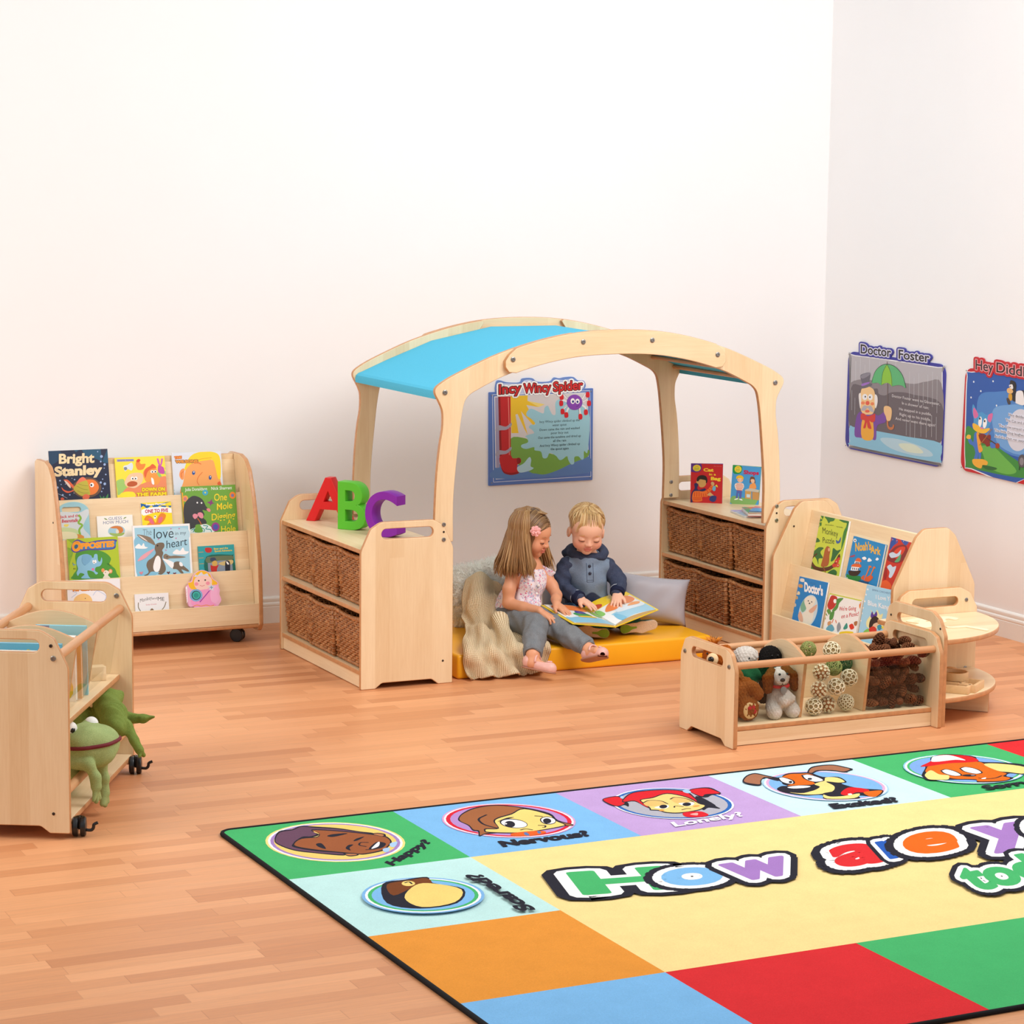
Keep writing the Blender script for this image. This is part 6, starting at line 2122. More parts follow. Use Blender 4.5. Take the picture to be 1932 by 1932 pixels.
SKIN = colattr('skin', .48, .35, 0)
SKIN.node_tree.nodes['Principled BSDF'].inputs['Subsurface Weight'].default_value = .12
SKIN.node_tree.nodes['Principled BSDF'].inputs['Subsurface Radius'].default_value = (.01, .004, .002)
def skin_color(base, head, cheek, lips, cstr=.55, extra=None):
    b = np.array(lin(base)[:3]); ck = np.array(lin(cheek)[:3]); lp = np.array(lin(lips)[:3])
    def f(V):
        q = (V - head.o) @ head.M / head.s
        c = np.repeat(b[None], len(V), 0)
        w = np.zeros(len(V))
        for s in (1, -1): w = np.maximum(w, np.exp(-(((q[:, 0] - s * .042) / .022) ** 2 + ((q[:, 2] + .034) / .022) ** 2)) * (q[:, 1] > .02))
        w = np.maximum(w, .5 * np.exp(-((q[:, 0] / .012) ** 2 + ((q[:, 2] + .028) / .010) ** 2)) * (q[:, 1] > .07))
        c = c + (ck - c) * (w * cstr)[:, None]
        m = np.exp(-((q[:, 0] / .0165) ** 4 + ((q[:, 2] + .0512) / .0098) ** 4)) * (q[:, 1] > .066)
        c = c + (lp - c) * (np.clip(m * 1.3, 0, 1) * .85)[:, None]
        return c
    return f

def surf_strip(bm, pts, w, nrm, mi=0, taper=True):
    """thin raised ribbon (brow, lash line)"""
    tube(bm, pts, [w * (math.sin(PI * (i + .6) / (len(pts) + .2)) ** .6 if taper else 1) for i in range(len(pts))], 6, mi)

def face_lines(parent, H, brow, lash, browcol, sx=(1, -1)):
    bm = bmesh.new()
    for s in sx:
        pts = [Vector(H.p((s * (.030 + .0155 * t), .0800 - .0055 * t * t - (.003 if abs(t) > .9 else 0), -.0125 - .0030 * (1 - t * t)))) for t in (-1, -.66, -.33, 0, .33, .66, 1)]
        surf_strip(bm, pts, lash * H.s, None)
    done('eyelashes', bm, plain('lash_' + browcol, (70, 44, 30), .6), parent, smooth=1)
    bm = bmesh.new()
    for s in sx:
        pts = [Vector(H.p((s * (.030 + .017 * t), .0815 - .0075 * t * t, .0150 - .0035 * t * t + .001 * t))) for t in (-1, -.5, 0, .5, 1)]
        surf_strip(bm, pts, brow * H.s, None)
    done('eyebrows', bm, plain('brow_' + browcol, browcol, .7), parent, smooth=1)

def hair_mat(name, dark, mid, light):
    t = NT(name)
    a = t.n('ShaderNodeAttribute', attribute_name='Col')
    v = t.coord((120, 120, 14))
    f = t.noise(v, 3, 3, .6)
    c = t.mix(t.math('MULTIPLY', f, .55), a.outputs['Color'], lin(mid))
    b = t.bsdf(c, .38, .45)
    t.bump(b, f, .25, .002)
    return t.m

def locks(name, curves, mat, parent, seg=5):
    """[(points, radii, colour)] flattened strands in one hair mesh"""
    bm = bmesh.new()
    lay = bm.loops.layers.float_color.new('Col')
    for pts, rs, col in curves:
        n = len(bm.faces)
        tube(bm, pts, rs, seg)
        bm.faces.ensure_lookup_table()
        for f in bm.faces[n:]:
            for l in f.loops: l[lay] = col
    return done(name, bm, mat, parent, smooth=1)

def knit(name, c1, c2, scale=900, rough=.85, stripe=0):
    t = NT(name)
    v = t.coord()
    f = t.noise(v, scale, 2, .6)
    g = t.noise(v, 30, 3, .6)
    k = t.math('ADD', t.math('MULTIPLY', f, .8), t.math('MULTIPLY', g, .25))
    c = t.ramp(k, [(.36, lin(c1)), (.72, lin(c2))])
    b = t.bsdf(c, rough, .15)
    t.bump(b, k, .25, .003)
    return t.m

def folds(amp, freqs):
    """soft cloth wrinkles as a volume displacement"""
    def f(P):
        s = 0
        for (d, w, ph) in freqs:
            d = np.array(d, float)
            s = s + np.sin(P @ d * w + ph + 1.3 * np.sin(P @ np.array((d[1], -d[0], d[2] * .6)) * w * .45 + ph))
        return amp * s / len(freqs)
    return f
PO, PA = (-2.05, -1.30, 0), R(-25.4355)

# ---------------------------------------------------------------- the girl
def girl():
    t = thing('person', 'girl with long light brown hair and pink flower, in floral blouse and grey trousers, sitting', 'person', (PO[0] - .085 * .4295, PO[1] - .085 * .9031, .0125), PA)
    HM = frame((.90, -.36, -.30), (.10, -.05, 1))
    body = Vol(.012)
    H = Local(body, (-.190, .070, .532), HM, 1.0)
    head_vol(H, True)
    body.cap(H.p((0, -.014, -.05)), (-.186, .082, .385), .034, .034, k=.02)
    body.chain([(-.186, .082, .375), (-.200, .086, .32), (-.238, .10, .21), (-.250, .105, .165)], [.050, .062, .066, .072], k=.03)
    body.cap((-.250, .046, .352), (-.125, .122, .340), .034, .032, k=.03)
    # arms
    body.chain([(-.262, .036, .352), (-.276, .008, .300), (-.279, -.004, .245)], [.0285, .0265, .0240], k=.014)
    body.chain([(-.279, -.004, .244), (-.215, -.045, .232), (-.150, -.084, .2285)], [.0240, .0235, .0165], k=.010)
    body.chain([(-.118, .124, .336), (-.094, .104, .300), (-.074, .074, .266)], [.027, .0245, .0220], k=.014)
    body.chain([(-.074, .074, .266), (-.077, .030, .256), (-.078, -.012, .2465)], [.0220, .0210, .0155], k=.010)
    def hm(x, up): return frame(np.cross(np.array(up, float), np.array(x, float)), up) if False else None
    def basis(x, zup):
        x = Vector(x).normalized(); z = Vector(zup); z = (z - x * z.dot(x)).normalized(); y = z.cross(x)
        return np.array([[x[i], y[i], z[i]] for i in range(3)])
    hand_vol(body, (-.152, -.083, .2285), None, basis((.80, -.36, -.42), (.35, -.15, .92)), 0, 1, (.30, .34, .36, .38), .22, .98)
    hand_vol(body, (-.079, -.010, .2465), None, basis((.64, -.62, -.42), (.3, -.35, .9)), 0, -1, (.10, .10, .12, .16), .14, .92)
    # legs (ankles and feet show)
    body.chain([(-.287, .075, .162), (-.165, -.125, .163), (-.176, -.315, .086)], [.060, .044, .027], k=.02)
    body.chain([(-.190, .105, .165), (-.083, -.068, .154), (.047, -.236, .102)], [.058, .042, .026], k=.02)
    body.chain([(-.176, -.315, .086), (-.176, -.330, .054), (-.124, -.350, .040)], [.025, .024, .018], k=.012)
    body.chain([(.047, -.236, .102), (.062, -.262, .082), (.085, -.305, .100)], [.025, .024, .018], k=.012)
    base = (226, 160, 122)
    vol_obj('body', body, (-.38, -.40, 0), (.14, .20, .65), .0021, SKIN, t, skin_color(base, H, (228, 140, 110), (208, 112, 100), .30), 1)
    face_lines(t, H, .0016, .0017, 'brown_girl' and (124, 84, 54) and 'b07a50')
    bm = bmesh.new()
    for s in (1, -1): ball(bm, H.p((s * .030, .0765, -.0128)), .0055, 2, None, 0, (1.3, .6, .55))
    done('eyes', bm, plain('eye_dark', (56, 62, 70), .2), t, smooth=1)
    # blouse
    bl = Vol(.02)
    bl.chain([(-.188, .082, .362), (-.200, .084, .315), (-.236, .098, .23), (-.255, .106, .175)], [.058, .072, .080, .090], k=.03)
    bl.cap((-.245, .052, .345), (-.132, .118, .336), .036, .034, k=.03)
    bl.ell((-.315, .115, .190), (.050, .050, .036), None, k=.03)
    bl.ell((-.195, .030, .225), (.055, .045, .045), None, k=.03)
    bl.warp(folds(.0040, (((.8, .5, .15), 150, .3), ((.5, -.8, .2), 120, 1.7), ((.9, .1, .3), 210, .9))))
    bl.half((-.2, .08, .378), (.0, .1, 1), .006)
    bl.cap((-.262, .030, .352), (-.285, .004, .25), .035, .034, k=.008, op='s')
    bl.cap((-.112, .128, .336), (-.070, .074, .26), .033, .031, k=.008, op='s')
    tt = NT('floral_cotton')
    v = tt.coord()
    def spots(scale, seed, thr):
        vo = tt.n('ShaderNodeTexVoronoi'); vo.inputs['Scale'].default_value = scale
        ad = tt.n('ShaderNodeVectorMath', operation='ADD'); tt.l(v, ad.inputs[0]); ad.inputs[1].default_value = (seed, seed * .7, seed * 1.3)
        nz = tt.n('ShaderNodeTexNoise'); nz.inputs['Scale'].default_value = 90
        tt.l(v, nz.inputs['Vector'])
        mx = tt.n('ShaderNodeVectorMath', operation='MULTIPLY_ADD'); tt.l(nz.outputs['Color'], mx.inputs[0]); mx.inputs[1].default_value = (.014, .014, .014); tt.l(ad.outputs[0], mx.inputs[2])
        tt.l(mx.outputs[0], vo.inputs['Vector'])
        return tt.math('LESS_THAN', vo.outputs['Distance'], thr)
    c = lin((240, 228, 232))
    for sc, sd, th, cc in ((75, .3, .36, (204, 190, 212)), (62, 1.1, .22, (222, 110, 150)), (55, 2.4, .18, (236, 150, 110)), (70, 3.3, .30, (232, 186, 200)), (60, 4.1, .13, (204, 60, 90)), (66, 5.2, .22, (168, 180, 206))):
        c = tt.mix(spots(sc, sd, th), c, lin(cc))
    b = tt.bsdf(c, .8, .2)
    BL = tt.m
    blo = vol_obj('blouse', bl, (-.40, -.06, .10), (-.03, .24, .40), .0028, BL, t, None, 2)
    # shoulder frills
    bm = bmesh.new()
    for c0, ax, rr in (((-.262, .038, .362), (-.25, -.45, .8), .040), ((-.116, .126, .350), (.45, .2, .8), .036)):
        M = frame(ax, (0, 0, 1) if abs(ax[2]) < .9 else (1, 0, 0))
        rings = []
        for k in range(25):
            a = PI * 1.25 * k / 24 - PI * .12
            ruf = .006 * math.sin(k * 1.9)
            p = [Vector(np.array(c0) + M @ np.array(((rr + o + (ruf if o > .003 else 0)) * math.cos(a), .004 + h_, (rr + o + (ruf if o > .003 else 0)) * math.sin(a)))) for o, h_ in ((-.004, -.012), (.0, .0), (.006, .012), (.005, .016), (-.003, .002))]
            rings.append([bm.verts.new(q) for q in p])
        for A_, B_ in zip(rings, rings[1:]):
            for i in range(4): bm.faces.new((A_[i], A_[i + 1], B_[i + 1], B_[i]))
    done('shoulder_frill', bm, BL, blo, smooth=1)
    bm = bmesh.new()
    for q in ((-.152, .010, .318), (-.160, -.004, .285)):
        lathe(bm, [(0, .004), (.0055, .003), (.006, 0)], 12, Matrix.Translation(q) @ Matrix.Rotation(R(62), 4, Vector((.8, .4, 0))), cap=False)
    done('buttons', bm, plain('pearl_button', (246, 240, 236), .25), blo, smooth=1)
    # trousers
    tr = Vol(.02)
    tr.ell((-.248, .100, .160), (.080, .075, .062), None)
    tr.chain([(-.285, .070, .160), (-.225, -.02, .166), (-.165, -.128, .167), (-.170, -.220, .132), (-.176, -.296, .096)], [.066, .060, .052, .046, .040], k=.02)
    tr.chain([(-.190, .105, .162), (-.135, .012, .164), (-.083, -.070, .156), (-.018, -.152, .130), (.040, -.222, .108)], [.064, .058, .050, .045, .039], k=.02)
    tr.warp(folds(.0034, (((.3, .9, .5), 95, .4), ((.9, -.3, .6), 130, 2.0), ((.1, .6, -.8), 170, .2))))
    tr.cap((-.177, -.315, .087), (-.179, -.353, .064), .029, .029, k=.004, op='s')
    tr.cap((.048, -.238, .100), (.075, -.275, .085), .028, .028, k=.004, op='s')
    tr.half((-.173, -.258, .084), (0, -.86, -.5), .004) if False else None
    GREY = knit('grey_cord_cotton', (104, 106, 109), (146, 148, 151), 700)
    tro = vol_obj('trousers', tr, (-.40, -.40, .02), (.12, .22, .26), .0028, GREY, t, None, 2)
    for c0, d, rr in (((-.176, -.305, .091), (-.05, -.78, -.45), .0345), ((.044, -.228, .104), (.58, -.70, -.25), .0335)):
        bm = bmesh.new()
        M = frame(d, (0, 0, 1))
        for off in (-.008, 0, .008):
            ring = [Vector(np.array(c0) + M @ np.array(((rr + .001 * math.sin(9 * a + off * 300)) * math.cos(a), off, (rr + .001 * math.sin(9 * a)) * math.sin(a)))) for a in [2 * PI * k / 40 for k in range(40)]]
            tube(bm, ring, .0052, 6, closed=True)
        done('cuff', bm, GREY, tro, smooth=1)
    # mary jane shoes
    PINK = plain('pink_leather', (232, 178, 166), .4, .5, .04, 80)
    SOLE = plain('tan_sole', (176, 124, 100), .6)
    def shoe(heel, toe, up, nm):
        f = (Vector(toe) - Vector(heel)); ln = f.length; f.normalize()
        M = frame(f, up)
        v = Vol(.012)
        L = Local(v, heel, M)
        L.cap((0, 0, .006), (0, .055, .0), .0275, .026).cap((0, .055, 0), (0, ln - .012, -.004), .027, .0265, k=.01)
        L.ell((0, .004, .012), (.026, .026, .026))
        v.half(L.p((0, 0, -.018)), L.M @ np.array((0, 0, -1.0)), .004)
        v.ell(L.p((0, .044, .031)), (.0235, .050, .031), M, k=.006, op='s')
        s = vol_obj('shoe', v, np.array(heel) - .09, np.array(toe) + .09, .0022, PINK, t, None, 1)
        v2 = Vol(.01); L2 = Local(v2, heel, M)
        L2.cap((0, .0, -.012), (0, ln - .012, -.012), .0285, .0285).half(L2.p((0, 0, -.014)), L2.M @ np.array((0, 0, 1.0)), .002)if False else None
        L2.cap((0, .0, -.012), (0, ln - .012, -.012), .0285, .0285)
        v2.half(L2.p((0, 0, -.0155)), L2.M @ np.array((0, 0, 1.0)), .002); v2.half(L2.p((0, 0, -.0225)), L2.M @ np.array((0, 0, -1.0)), .002)
        vol_obj('sole', v2, np.array(heel) - .09, np.array(toe) + .09, .0022, SOLE, s, None, 1)
        bm = bmesh.new()
        tube(bm, [Vector(L.p((.0275 * math.cos(a), .040 - .006 * math.sin(a), .010 + .030 * math.sin(a)))) for a in [PI * k / 14 for k in range(15)]], .0042, 8)
        done('strap', bm, PINK, s, smooth=1)
        bm = bmesh.new()
        for q in (-1, 1): ball(bm, L.p((q * .008, ln - .020, .0235)), .0075, 2, None, 0, (1.1, .7, .5))
        done('bow', bm, PINK, s, smooth=1)
    shoe((-.192, -.316, .050), (-.094, -.368, .040), (.12, .15, 1), 'a')
    shoe((.050, -.250, .070), (.116, -.322, .100), (-.25, .75, .7), 'b')
    # hair: dense falling locks over a soft inner volume
    rnd = random.Random(5)
    iv = Vol(.03)
    LH = Local(iv, H.o, HM, 1.0)
    LH.ell((0, -.014, .026), (.076, .087, .075))
    iv.cap((-.205, .070, .520), (-.222, .062, .430), .076, .076, k=.02)
    iv.ell((-.215, .060, .405), (.086, .074, .045), None, k=.03)
    iv.ell(LH.p((.0, .078, -.040)), (.064, .074, .084), HM, k=.010, op='s')
    iv.cap((-.100, .03, .44), (-.135, .03, .30), .050, .062, k=.012, op='s')
    iv.half((-.2, .06, .362), (0, 0, -1), .01)
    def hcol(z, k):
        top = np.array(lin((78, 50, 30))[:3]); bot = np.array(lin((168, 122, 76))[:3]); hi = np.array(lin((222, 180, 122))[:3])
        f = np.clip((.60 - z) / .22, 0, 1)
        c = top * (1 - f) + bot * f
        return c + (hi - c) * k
    HAIR = hair_mat('light_brown_hair', 0, (104, 68, 40), 0)
    hv = vol_obj('hair', iv, (-.38, -.10, .33), (-.04, .22, .66), .003, HAIR, t, lambda V: np.array([hcol(z, .05) for z in V[:, 2]]), 2)
    cur = []
    Fh = np.array((.93, -.37, 0.)); Sh = np.array((-.37, -.93, 0.))   # ahead, and toward the camera side
    for i in range(620):
        psi = rnd.uniform(R(66), R(300))
        d = math.cos(psi) * Fh + math.sin(psi) * Sh
        near = math.sin(psi) > 0
        top = LH.p((rnd.uniform(-.012, .012), rnd.uniform(-.05, .045), .103))
        cen = LH.p((0, -.014, .026))
        pts = [top]
        rad = .080 + rnd.uniform(-.004, .006)
        for k in range(1, 6):
            th = R(18) + R(74) * k / 5
            pts.append(cen + d * rad * math.sin(th) + np.array((0, 0, rad * math.cos(th))))
        p = pts[-1]
        zend = rnd.uniform(.346, .392)
        wob = rnd.uniform(0, 6.3); fl = rnd.uniform(.016, .050) * (1.1 if not near else .9)
        back = max(0, -math.cos(psi))
        for k in range(1, 8):
            f = k / 7
            o = fl * (f ** 1.3) * (1 + .7 * back)
            q = p + d * o + np.array((0, 0, (zend - p[2]) * f)) + Fh * .004 * math.sin(4 * f + wob) + Sh * .004 * math.cos(3.3 * f + wob)
            if math.cos(psi) > -.1: q = q + Fh * .022 * f * f - d * .004 * f
            if k == 7: q = q - d * .008
            pts.append(q)
        r0 = rnd.uniform(.0026, .0052)
        P_ = cr([tuple(q) for q in pts], 2)
        m = len(P_)
        rs = [r0 * (.45 + .55 * min(1, j / 7)) * (1 if j < m * .72 else max(.12, (m - j) / (m * .28))) for j in range(m)]
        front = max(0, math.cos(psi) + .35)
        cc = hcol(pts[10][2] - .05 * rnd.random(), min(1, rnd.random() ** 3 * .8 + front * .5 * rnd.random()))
        cur.append((P_, rs, (*cc, 1)))
    for i in range(260):      # front hair swept from the parting to behind the ears
        s_ = 1 if i % 2 else -1
        y0 = rnd.uniform(-.02, .0755)
        el = lambda x, y: .026 + .0795 * math.sqrt(max(0.02, 1 - (x / .080) ** 2 - ((y + .014) / .0935) ** 2))
        y1 = .040 - .06 * (1 - (y0 + .02) / .0955) + rnd.uniform(-.004, .004)
        pts = []
        for k in range(6):
            f = k / 5
            x = s_ * (.002 + .076 * math.sin(f * PI / 2)); y = y0 + (y1 - y0) * f ** 1.3
            y = min(y, math.sqrt(max(0.0, .97 - (x / .080) ** 2)) * .0935 - .014)
            pts.append(LH.p((x * 1.02, y, el(x, y) + .001)))
        q = np.array((s_ * .081, y1 - .012, -.012)); pts.append(LH.p(q)); pts.append(LH.p((s_ * .082, y1 - .022, -.055))); pts.append(LH.p((s_ * .084, y1 - .026, -.105)))
        P_ = cr([tuple(w) for w in pts], 2); m = len(P_); r0 = rnd.uniform(.0020, .0034)
        rs = [r0 * (.5 + .5 * min(1, j / 5)) * (1 if j < m * .75 else max(.12, (m - j) / (m * .25))) for j in range(m)]
        cur.append((P_, rs, (*hcol(pts[3][2] - .04 * rnd.random(), rnd.random() ** 3 * .6), 1)))
    locks('hair_strands', cur, HAIR, hv)
    # flower clip
    bm = bmesh.new()
    fc = np.array(LH.p((.066, .036, .036)))
    nrm = (fc - LH.p((0, 0, .02))); nrm /= np.linalg.norm(nrm)
    nrm = np.array((.12, -.98, .12)); nrm /= np.linalg.norm(nrm)
    fc = np.array((-.168, -.022, .553))
    M = frame(nrm, (0, 0, 1))
    for layer, (rad, n, up) in enumerate(((.021, 7, .0), (.016, 6, .006), (.010, 5, .011))):
        for k in range(n):
            a = 2 * PI * k / n + layer * .5
            c = fc + M @ np.array((rad * .62 * math.cos(a), up + .003 * math.sin(3 * k), rad * .62 * math.sin(a)))
            rot = Matrix(M.tolist()).to_4x4() @ Matrix.Rotation(-a, 4, 'Y') @ Matrix.Rotation(R(18), 4, 'Z')
            ball(bm, Vector(c), rad * .55, 2, rot, 0, (1.0, .26, .85))
    done('flower_clip', bm, plain('pink_chiffon', (250, 180, 176), .6, .3, .05, 60), t, smooth=1)
    return t
girl()

# ---------------------------------------------------------------- the boy
def boy():
    t = thing('person', 'small blond boy in grey-blue hooded top and jeans sitting on the mat, looking down', 'person', PO, PA)
    HM = frame((.14, -.90, -.36), (.02, .25, 1))
    body = Vol(.012)
    H = Local(body, (.052, .098, .545), HM, 1.0)
    head_vol(H)
    def basis(x, zup):
        x = Vector(x).normalized(); z = Vector(zup); z = (z - x * z.dot(x)).normalized(); y = z.cross(x)
        return np.array([[x[i], y[i], z[i]] for i in range(3)])
    body.cap(H.p((0, -.016, -.05)), (.059, .135, .405), .036, .040, k=.02)
    body.chain([(.059, .135, .395), (.060, .145, .33), (.060, .175, .22), (.062, .185, .17)], [.055, .068, .075, .075], k=.03)
    body.cap((-.025, .128, .385), (.140, .150, .380), .034, .034, k=.03)
    body.chain([(-.034, .122, .388), (-.046, .090, .300), (.026, .008, .262)], [.026, .023, .018], k=.012)
    body.chain([(.150, .150, .382), (.190, .122, .315), (.186, .074, .278)], [.026, .023, .018], k=.012)
    hand_vol(body, (.026, .006, .262), None, basis((.70, -.62, -.34), (.25, -.3, .92)), 0, -1, (.10, .12, .14, .16), .16, .92)
    hand_vol(body, (.186, .072, .277), None, basis((-.10, -.80, -.56), (-.05, -.55, .83)), 0, 1, (.14, .14, .15, .18), .22, .92)
    body.chain([(.020, .18, .165), (-.020, .085, .170), (.095, -.020, .140)], [.058, .046, .030], k=.02)
    body.chain([(.105, .19, .165), (.215, .165, .170), (.250, .075, .140)], [.058, .046, .030], k=.02)
    base = (240, 186, 156)
    vol_obj('body', body, (-.12, -.12, .08), (.33, .27, .68), .0021, SKIN, t, skin_color(base, H, (236, 138, 116), (210, 112, 100), .50), 1)
    face_lines(t, H, .0016, .0013, 'c8955e')
    # hooded top
    v = Vol(.02)
    v.chain([(.059, .132, .404), (.060, .142, .33), (.060, .165, .235), (.062, .175, .195)], [.064, .079, .086, .088], k=.03)
    v.cap((-.020, .128, .385), (.136, .150, .380), .040, .040, k=.03)
    v.warp(folds(.0034, (((.7, .3, .7), 90, .5), ((-.7, .2, .7), 110, 1.2), ((.9, .2, .1), 140, .1))))
    v.half((.06, .14, .446), (0, -.25, 1), .006)
    v.cap(H.p((0, -.016, -.05)), (.059, .130, .41), .044, .048, k=.006, op='s')
    def topcol(V):
        a = np.array(lin((126, 142, 162))[:3]); n = np.array(lin((56, 64, 88))[:3])
        front = np.clip((V[:, 2] - .262) * 200 + 3 * np.sin(V[:, 0] * 60), 0, 1)
        low = np.clip((V[:, 2] - .205) * 200, 0, 1)
        k = front + (1 - low)
        return n + (a - n) * np.clip(k, 0, 1)[:, None]
    tt = colattr('melange_jersey', .9, .12, .55)
    top = vol_obj('hooded_top', v, (-.12, .0, .09), (.26, .30, .45), .0028, tt, t, topcol, 2)
    NAVY = knit('navy_melange', (40, 46, 66), (84, 92, 116), 900)
    NAVYP = plain('navy_rib', (34, 38, 62), .85, .15, .1, 300)
    for pts, rs in (([(-.030, .125, .385), (-.048, .110, .335), (-.050, .092, .298), (-.010, .045, .276), (.018, .014, .264)], [.039, .036, .034, .030, .027]),
                    ([(.146, .150, .380), (.180, .140, .335), (.194, .123, .312), (.192, .098, .292), (.187, .080, .281)], [.038, .035, .033, .030, .027])):
        s = Vol(.02)
        s.chain(pts, rs, k=.015)
        s.warp(folds(.0040, (((.6, .3, .8), 120, .8), ((-.5, .7, .6), 150, 2.1))))
        so = vol_obj('sleeve', s, (-.12, -.03, .21), (.26, .22, .45), .0028, NAVY, top, None, 2)
    for c0, d in (((.020, .013, .264), (.60, -.72, -.2)), ((.187, .079, .280), (-.10, -.80, -.56))):
        bm = bmesh.new(); M = frame(d, (0, 0, 1))
        for off in (-.012, -.006, 0, .006):
            ring = [Vector(np.array(c0) + M @ np.array((.0265 * math.cos(a), off, .0255 * math.sin(a)))) for a in [2 * PI * k / 32 for k in range(32)]]
            tube(bm, ring, .0056, 6, closed=True)
        done('cuff', bm, NAVYP, top, smooth=1)
        bm = bmesh.new()
        ring = [Vector(np.array(c0) + M @ np.array((.0300 * math.cos(a), -.018, .029 * math.sin(a)))) for a in [2 * PI * k / 32 for k in range(32)]]
        tube(bm, ring, .0017, 5, closed=True)
        done('cuff_stitching', bm, plain('white_stitch', (206, 212, 222), .8), top, smooth=1)
    hd = Vol(.015)
    ring = [(.060 + .070 * math.cos(a), .150 + .058 * math.sin(a), .438 + .014 * math.sin(a)) for a in [2 * PI * k / 20 for k in range(21)]]
    hd.chain(ring, [.017 + .012 * max(0, math.sin(2 * PI * k / 20)) for k in range(21)], k=.012)
    hd.ell((.035, .215, .425), (.085, .034, .045), None, k=.02)
    hd.warp(folds(.003, (((.9, .3, .2), 120, .8), ((.3, .3, .9), 150, 2.1))))
    vol_obj('hood', hd, (-.10, .05, .34), (.20, .29, .50), .0028, NAVY, top, None, 2)
    # placket with two buttons
    def front(x, z):  # point on the front of the top
        lo, hi = 0.0, .16
        P_ = np.array([[x, y, z] for y in np.linspace(-.02, .14, 160)])
        d = v.ev(P_)
        i = int(np.argmax(d < 0))
        return P_[i]
    for i, z in enumerate((.392, .362)):
        q = front(.066 + i * .002, z)
        bm = bmesh.new()
        lathe(bm, [(0, .0035), (.0058, .0030), (.0066, 0)], 12, Matrix.Translation(q + np.array((0, -.001, 0))) @ Matrix.Rotation(R(78), 4, 'X'), cap=False)
        done('button', bm, plain('navy_button', (26, 30, 52), .3), top, smooth=1)
    bm = bmesh.new()
    for x in (.052, .080):
        tube(bm, [Vector(front(x + .004 * k / 6, .405 - .080 * k / 6) + np.array((0, -.0006, 0))) for k in range(7)], .0010, 5)
    for z in (.325, .333):
        tube(bm, [Vector(front(.056 + .028 * k / 4, z) + np.array((0, -.0006, 0))) for k in range(5)], .0010, 5)
    done('placket_stitching', bm, plain('dark_stitch', (66, 76, 98), .8), top, smooth=1)
    # jeans
    j = Vol(.02)
    j.ell((.062, .185, .160), (.090, .075, .060), None)
    j.chain([(.020, .170, .160), (-.022, .085, .168), (.040, .030, .155), (.085, -.010, .143)], [.064, .054, .044, .038], k=.02)
    j.chain([(.105, .180, .160), (.212, .165, .168), (.238, .115, .155), (.249, .085, .143)], [.064, .054, .044, .038], k=.02)
    j.warp(folds(.0032, (((.3, .9, .5), 110, .4), ((.9, -.3, .6), 140, 2.0))))
    DEN = knit('blue_denim', (44, 78, 112), (92, 132, 168), 600)
    vol_obj('jeans', j, (-.12, -.08, .08), (.32, .29, .28), .003, DEN, t, None, 2)
    # trainers lying on their outer sides, soles to the camera
    SOL = plain('speckled_rubber', (214, 190, 164), .7, .3, .28, 500)
    GRN = plain('green_rubber', (128, 172, 52), .6, .3, .1, 300)
    UPP = plain('teal_mesh_upper', (26, 108, 112), .7, .3, .5, 260)
    def trainer(heel, toe, nrm):
        heel = np.array(heel); toe = np.array(toe)
        f = toe - heel; ln = np.linalg.norm(f)
        M = frame(f, nrm)   # z = away from the sole
        s = Vol(.01)
        L = Local(s, heel, M)
        out = [(0, .012, .022), (0, .050, .019), (-.004, .085, .025), (0, ln - .014, .022)]
        for (x, y, r_), (x2, y2, r2) in zip(out, out[1:]): L.cap((x, y, .0), (x2, y2, .0), r_, r2, k=.008)
        s.half(L.p((0, 0, .012)), M @ np.array((0, 0, 1.)), .002); s.half(L.p((0, 0, 0)), M @ np.array((0, 0, -1.)), .002)
        u = Vol(.012); LU = Local(u, heel, M)
        LU.cap((0, .016, .026), (0, .06, .026), .0235, .023).cap((0, .06, .024), (0, ln - .016, .018), .023, .019, k=.01)
        LU.cap((0, .020, .03), (0, .020, .055), .0235, .023)
        u.half(LU.p((0, 0, .012)), M @ np.array((0, 0, -1.)), .002)
        up = vol_obj('trainer', u, np.minimum(heel, toe) - .08, np.maximum(heel, toe) + .08, .0024, UPP, t, None, 1)
        so = vol_obj('sole', s, np.minimum(heel, toe) - .06, np.maximum(heel, toe) + .06, .0018, SOL, up, None, 1)
        g = Vol(.004); LG = Local(g, heel, M)
        LG.cap((0, .010, .002), (0, .018, .002), .0195, .0185).cap((0, .022, .002), (0, .060, .002), .009, .005, k=.01)
        g.half(LG.p((0, 0, .004)), M @ np.array((0, 0, 1.)), .001); g.half(LG.p((0, 0, -.0012)), M @ np.array((0, 0, -1.)), .001)
        vol_obj('heel_inset', g, np.minimum(heel, toe) - .05, np.maximum(heel, toe) + .05, .0015, GRN, up, None, 1)
    trainer((.140, -.080, .128), (.005, -.085, .136), (.05, .95, .12))
    trainer((.208, .020, .128), (.352, .040, .148), (-.12, .95, .12))
    # short fair hair
    rnd = random.Random(8)
    iv = Vol(.012); LH = Local(iv, H.o, HM, 1.0)
    LH.ell((0, -.013, .026), (.0735, .0865, .0725))
    LH.ell((0, -.050, -.015), (.062, .045, .060), k=.02)
    iv.ell(LH.p((0, .085, -.030)), np.array((.064, .075, .066)), HM, k=.008, op='s')
    iv.half(LH.p((0, -.03, -.062)), HM @ np.array((0, .25, -1.)), .006)
    for s_ in (1, -1): iv.ell(LH.p((s_ * .078, .012, -.030)), (.022, .034, .036), HM, k=.005, op='s')
    def hc(k): 
        d = np.array(lin((150, 108, 64))[:3]); m = np.array(lin((206, 162, 104))[:3]); l_ = np.array(lin((240, 212, 158))[:3])
        return d + (m - d) * min(1, k * 2) if k < .5 else m + (l_ - m) * (k - .5) * 2
    HB = hair_mat('fair_hair', 0, (176, 132, 82), 0)
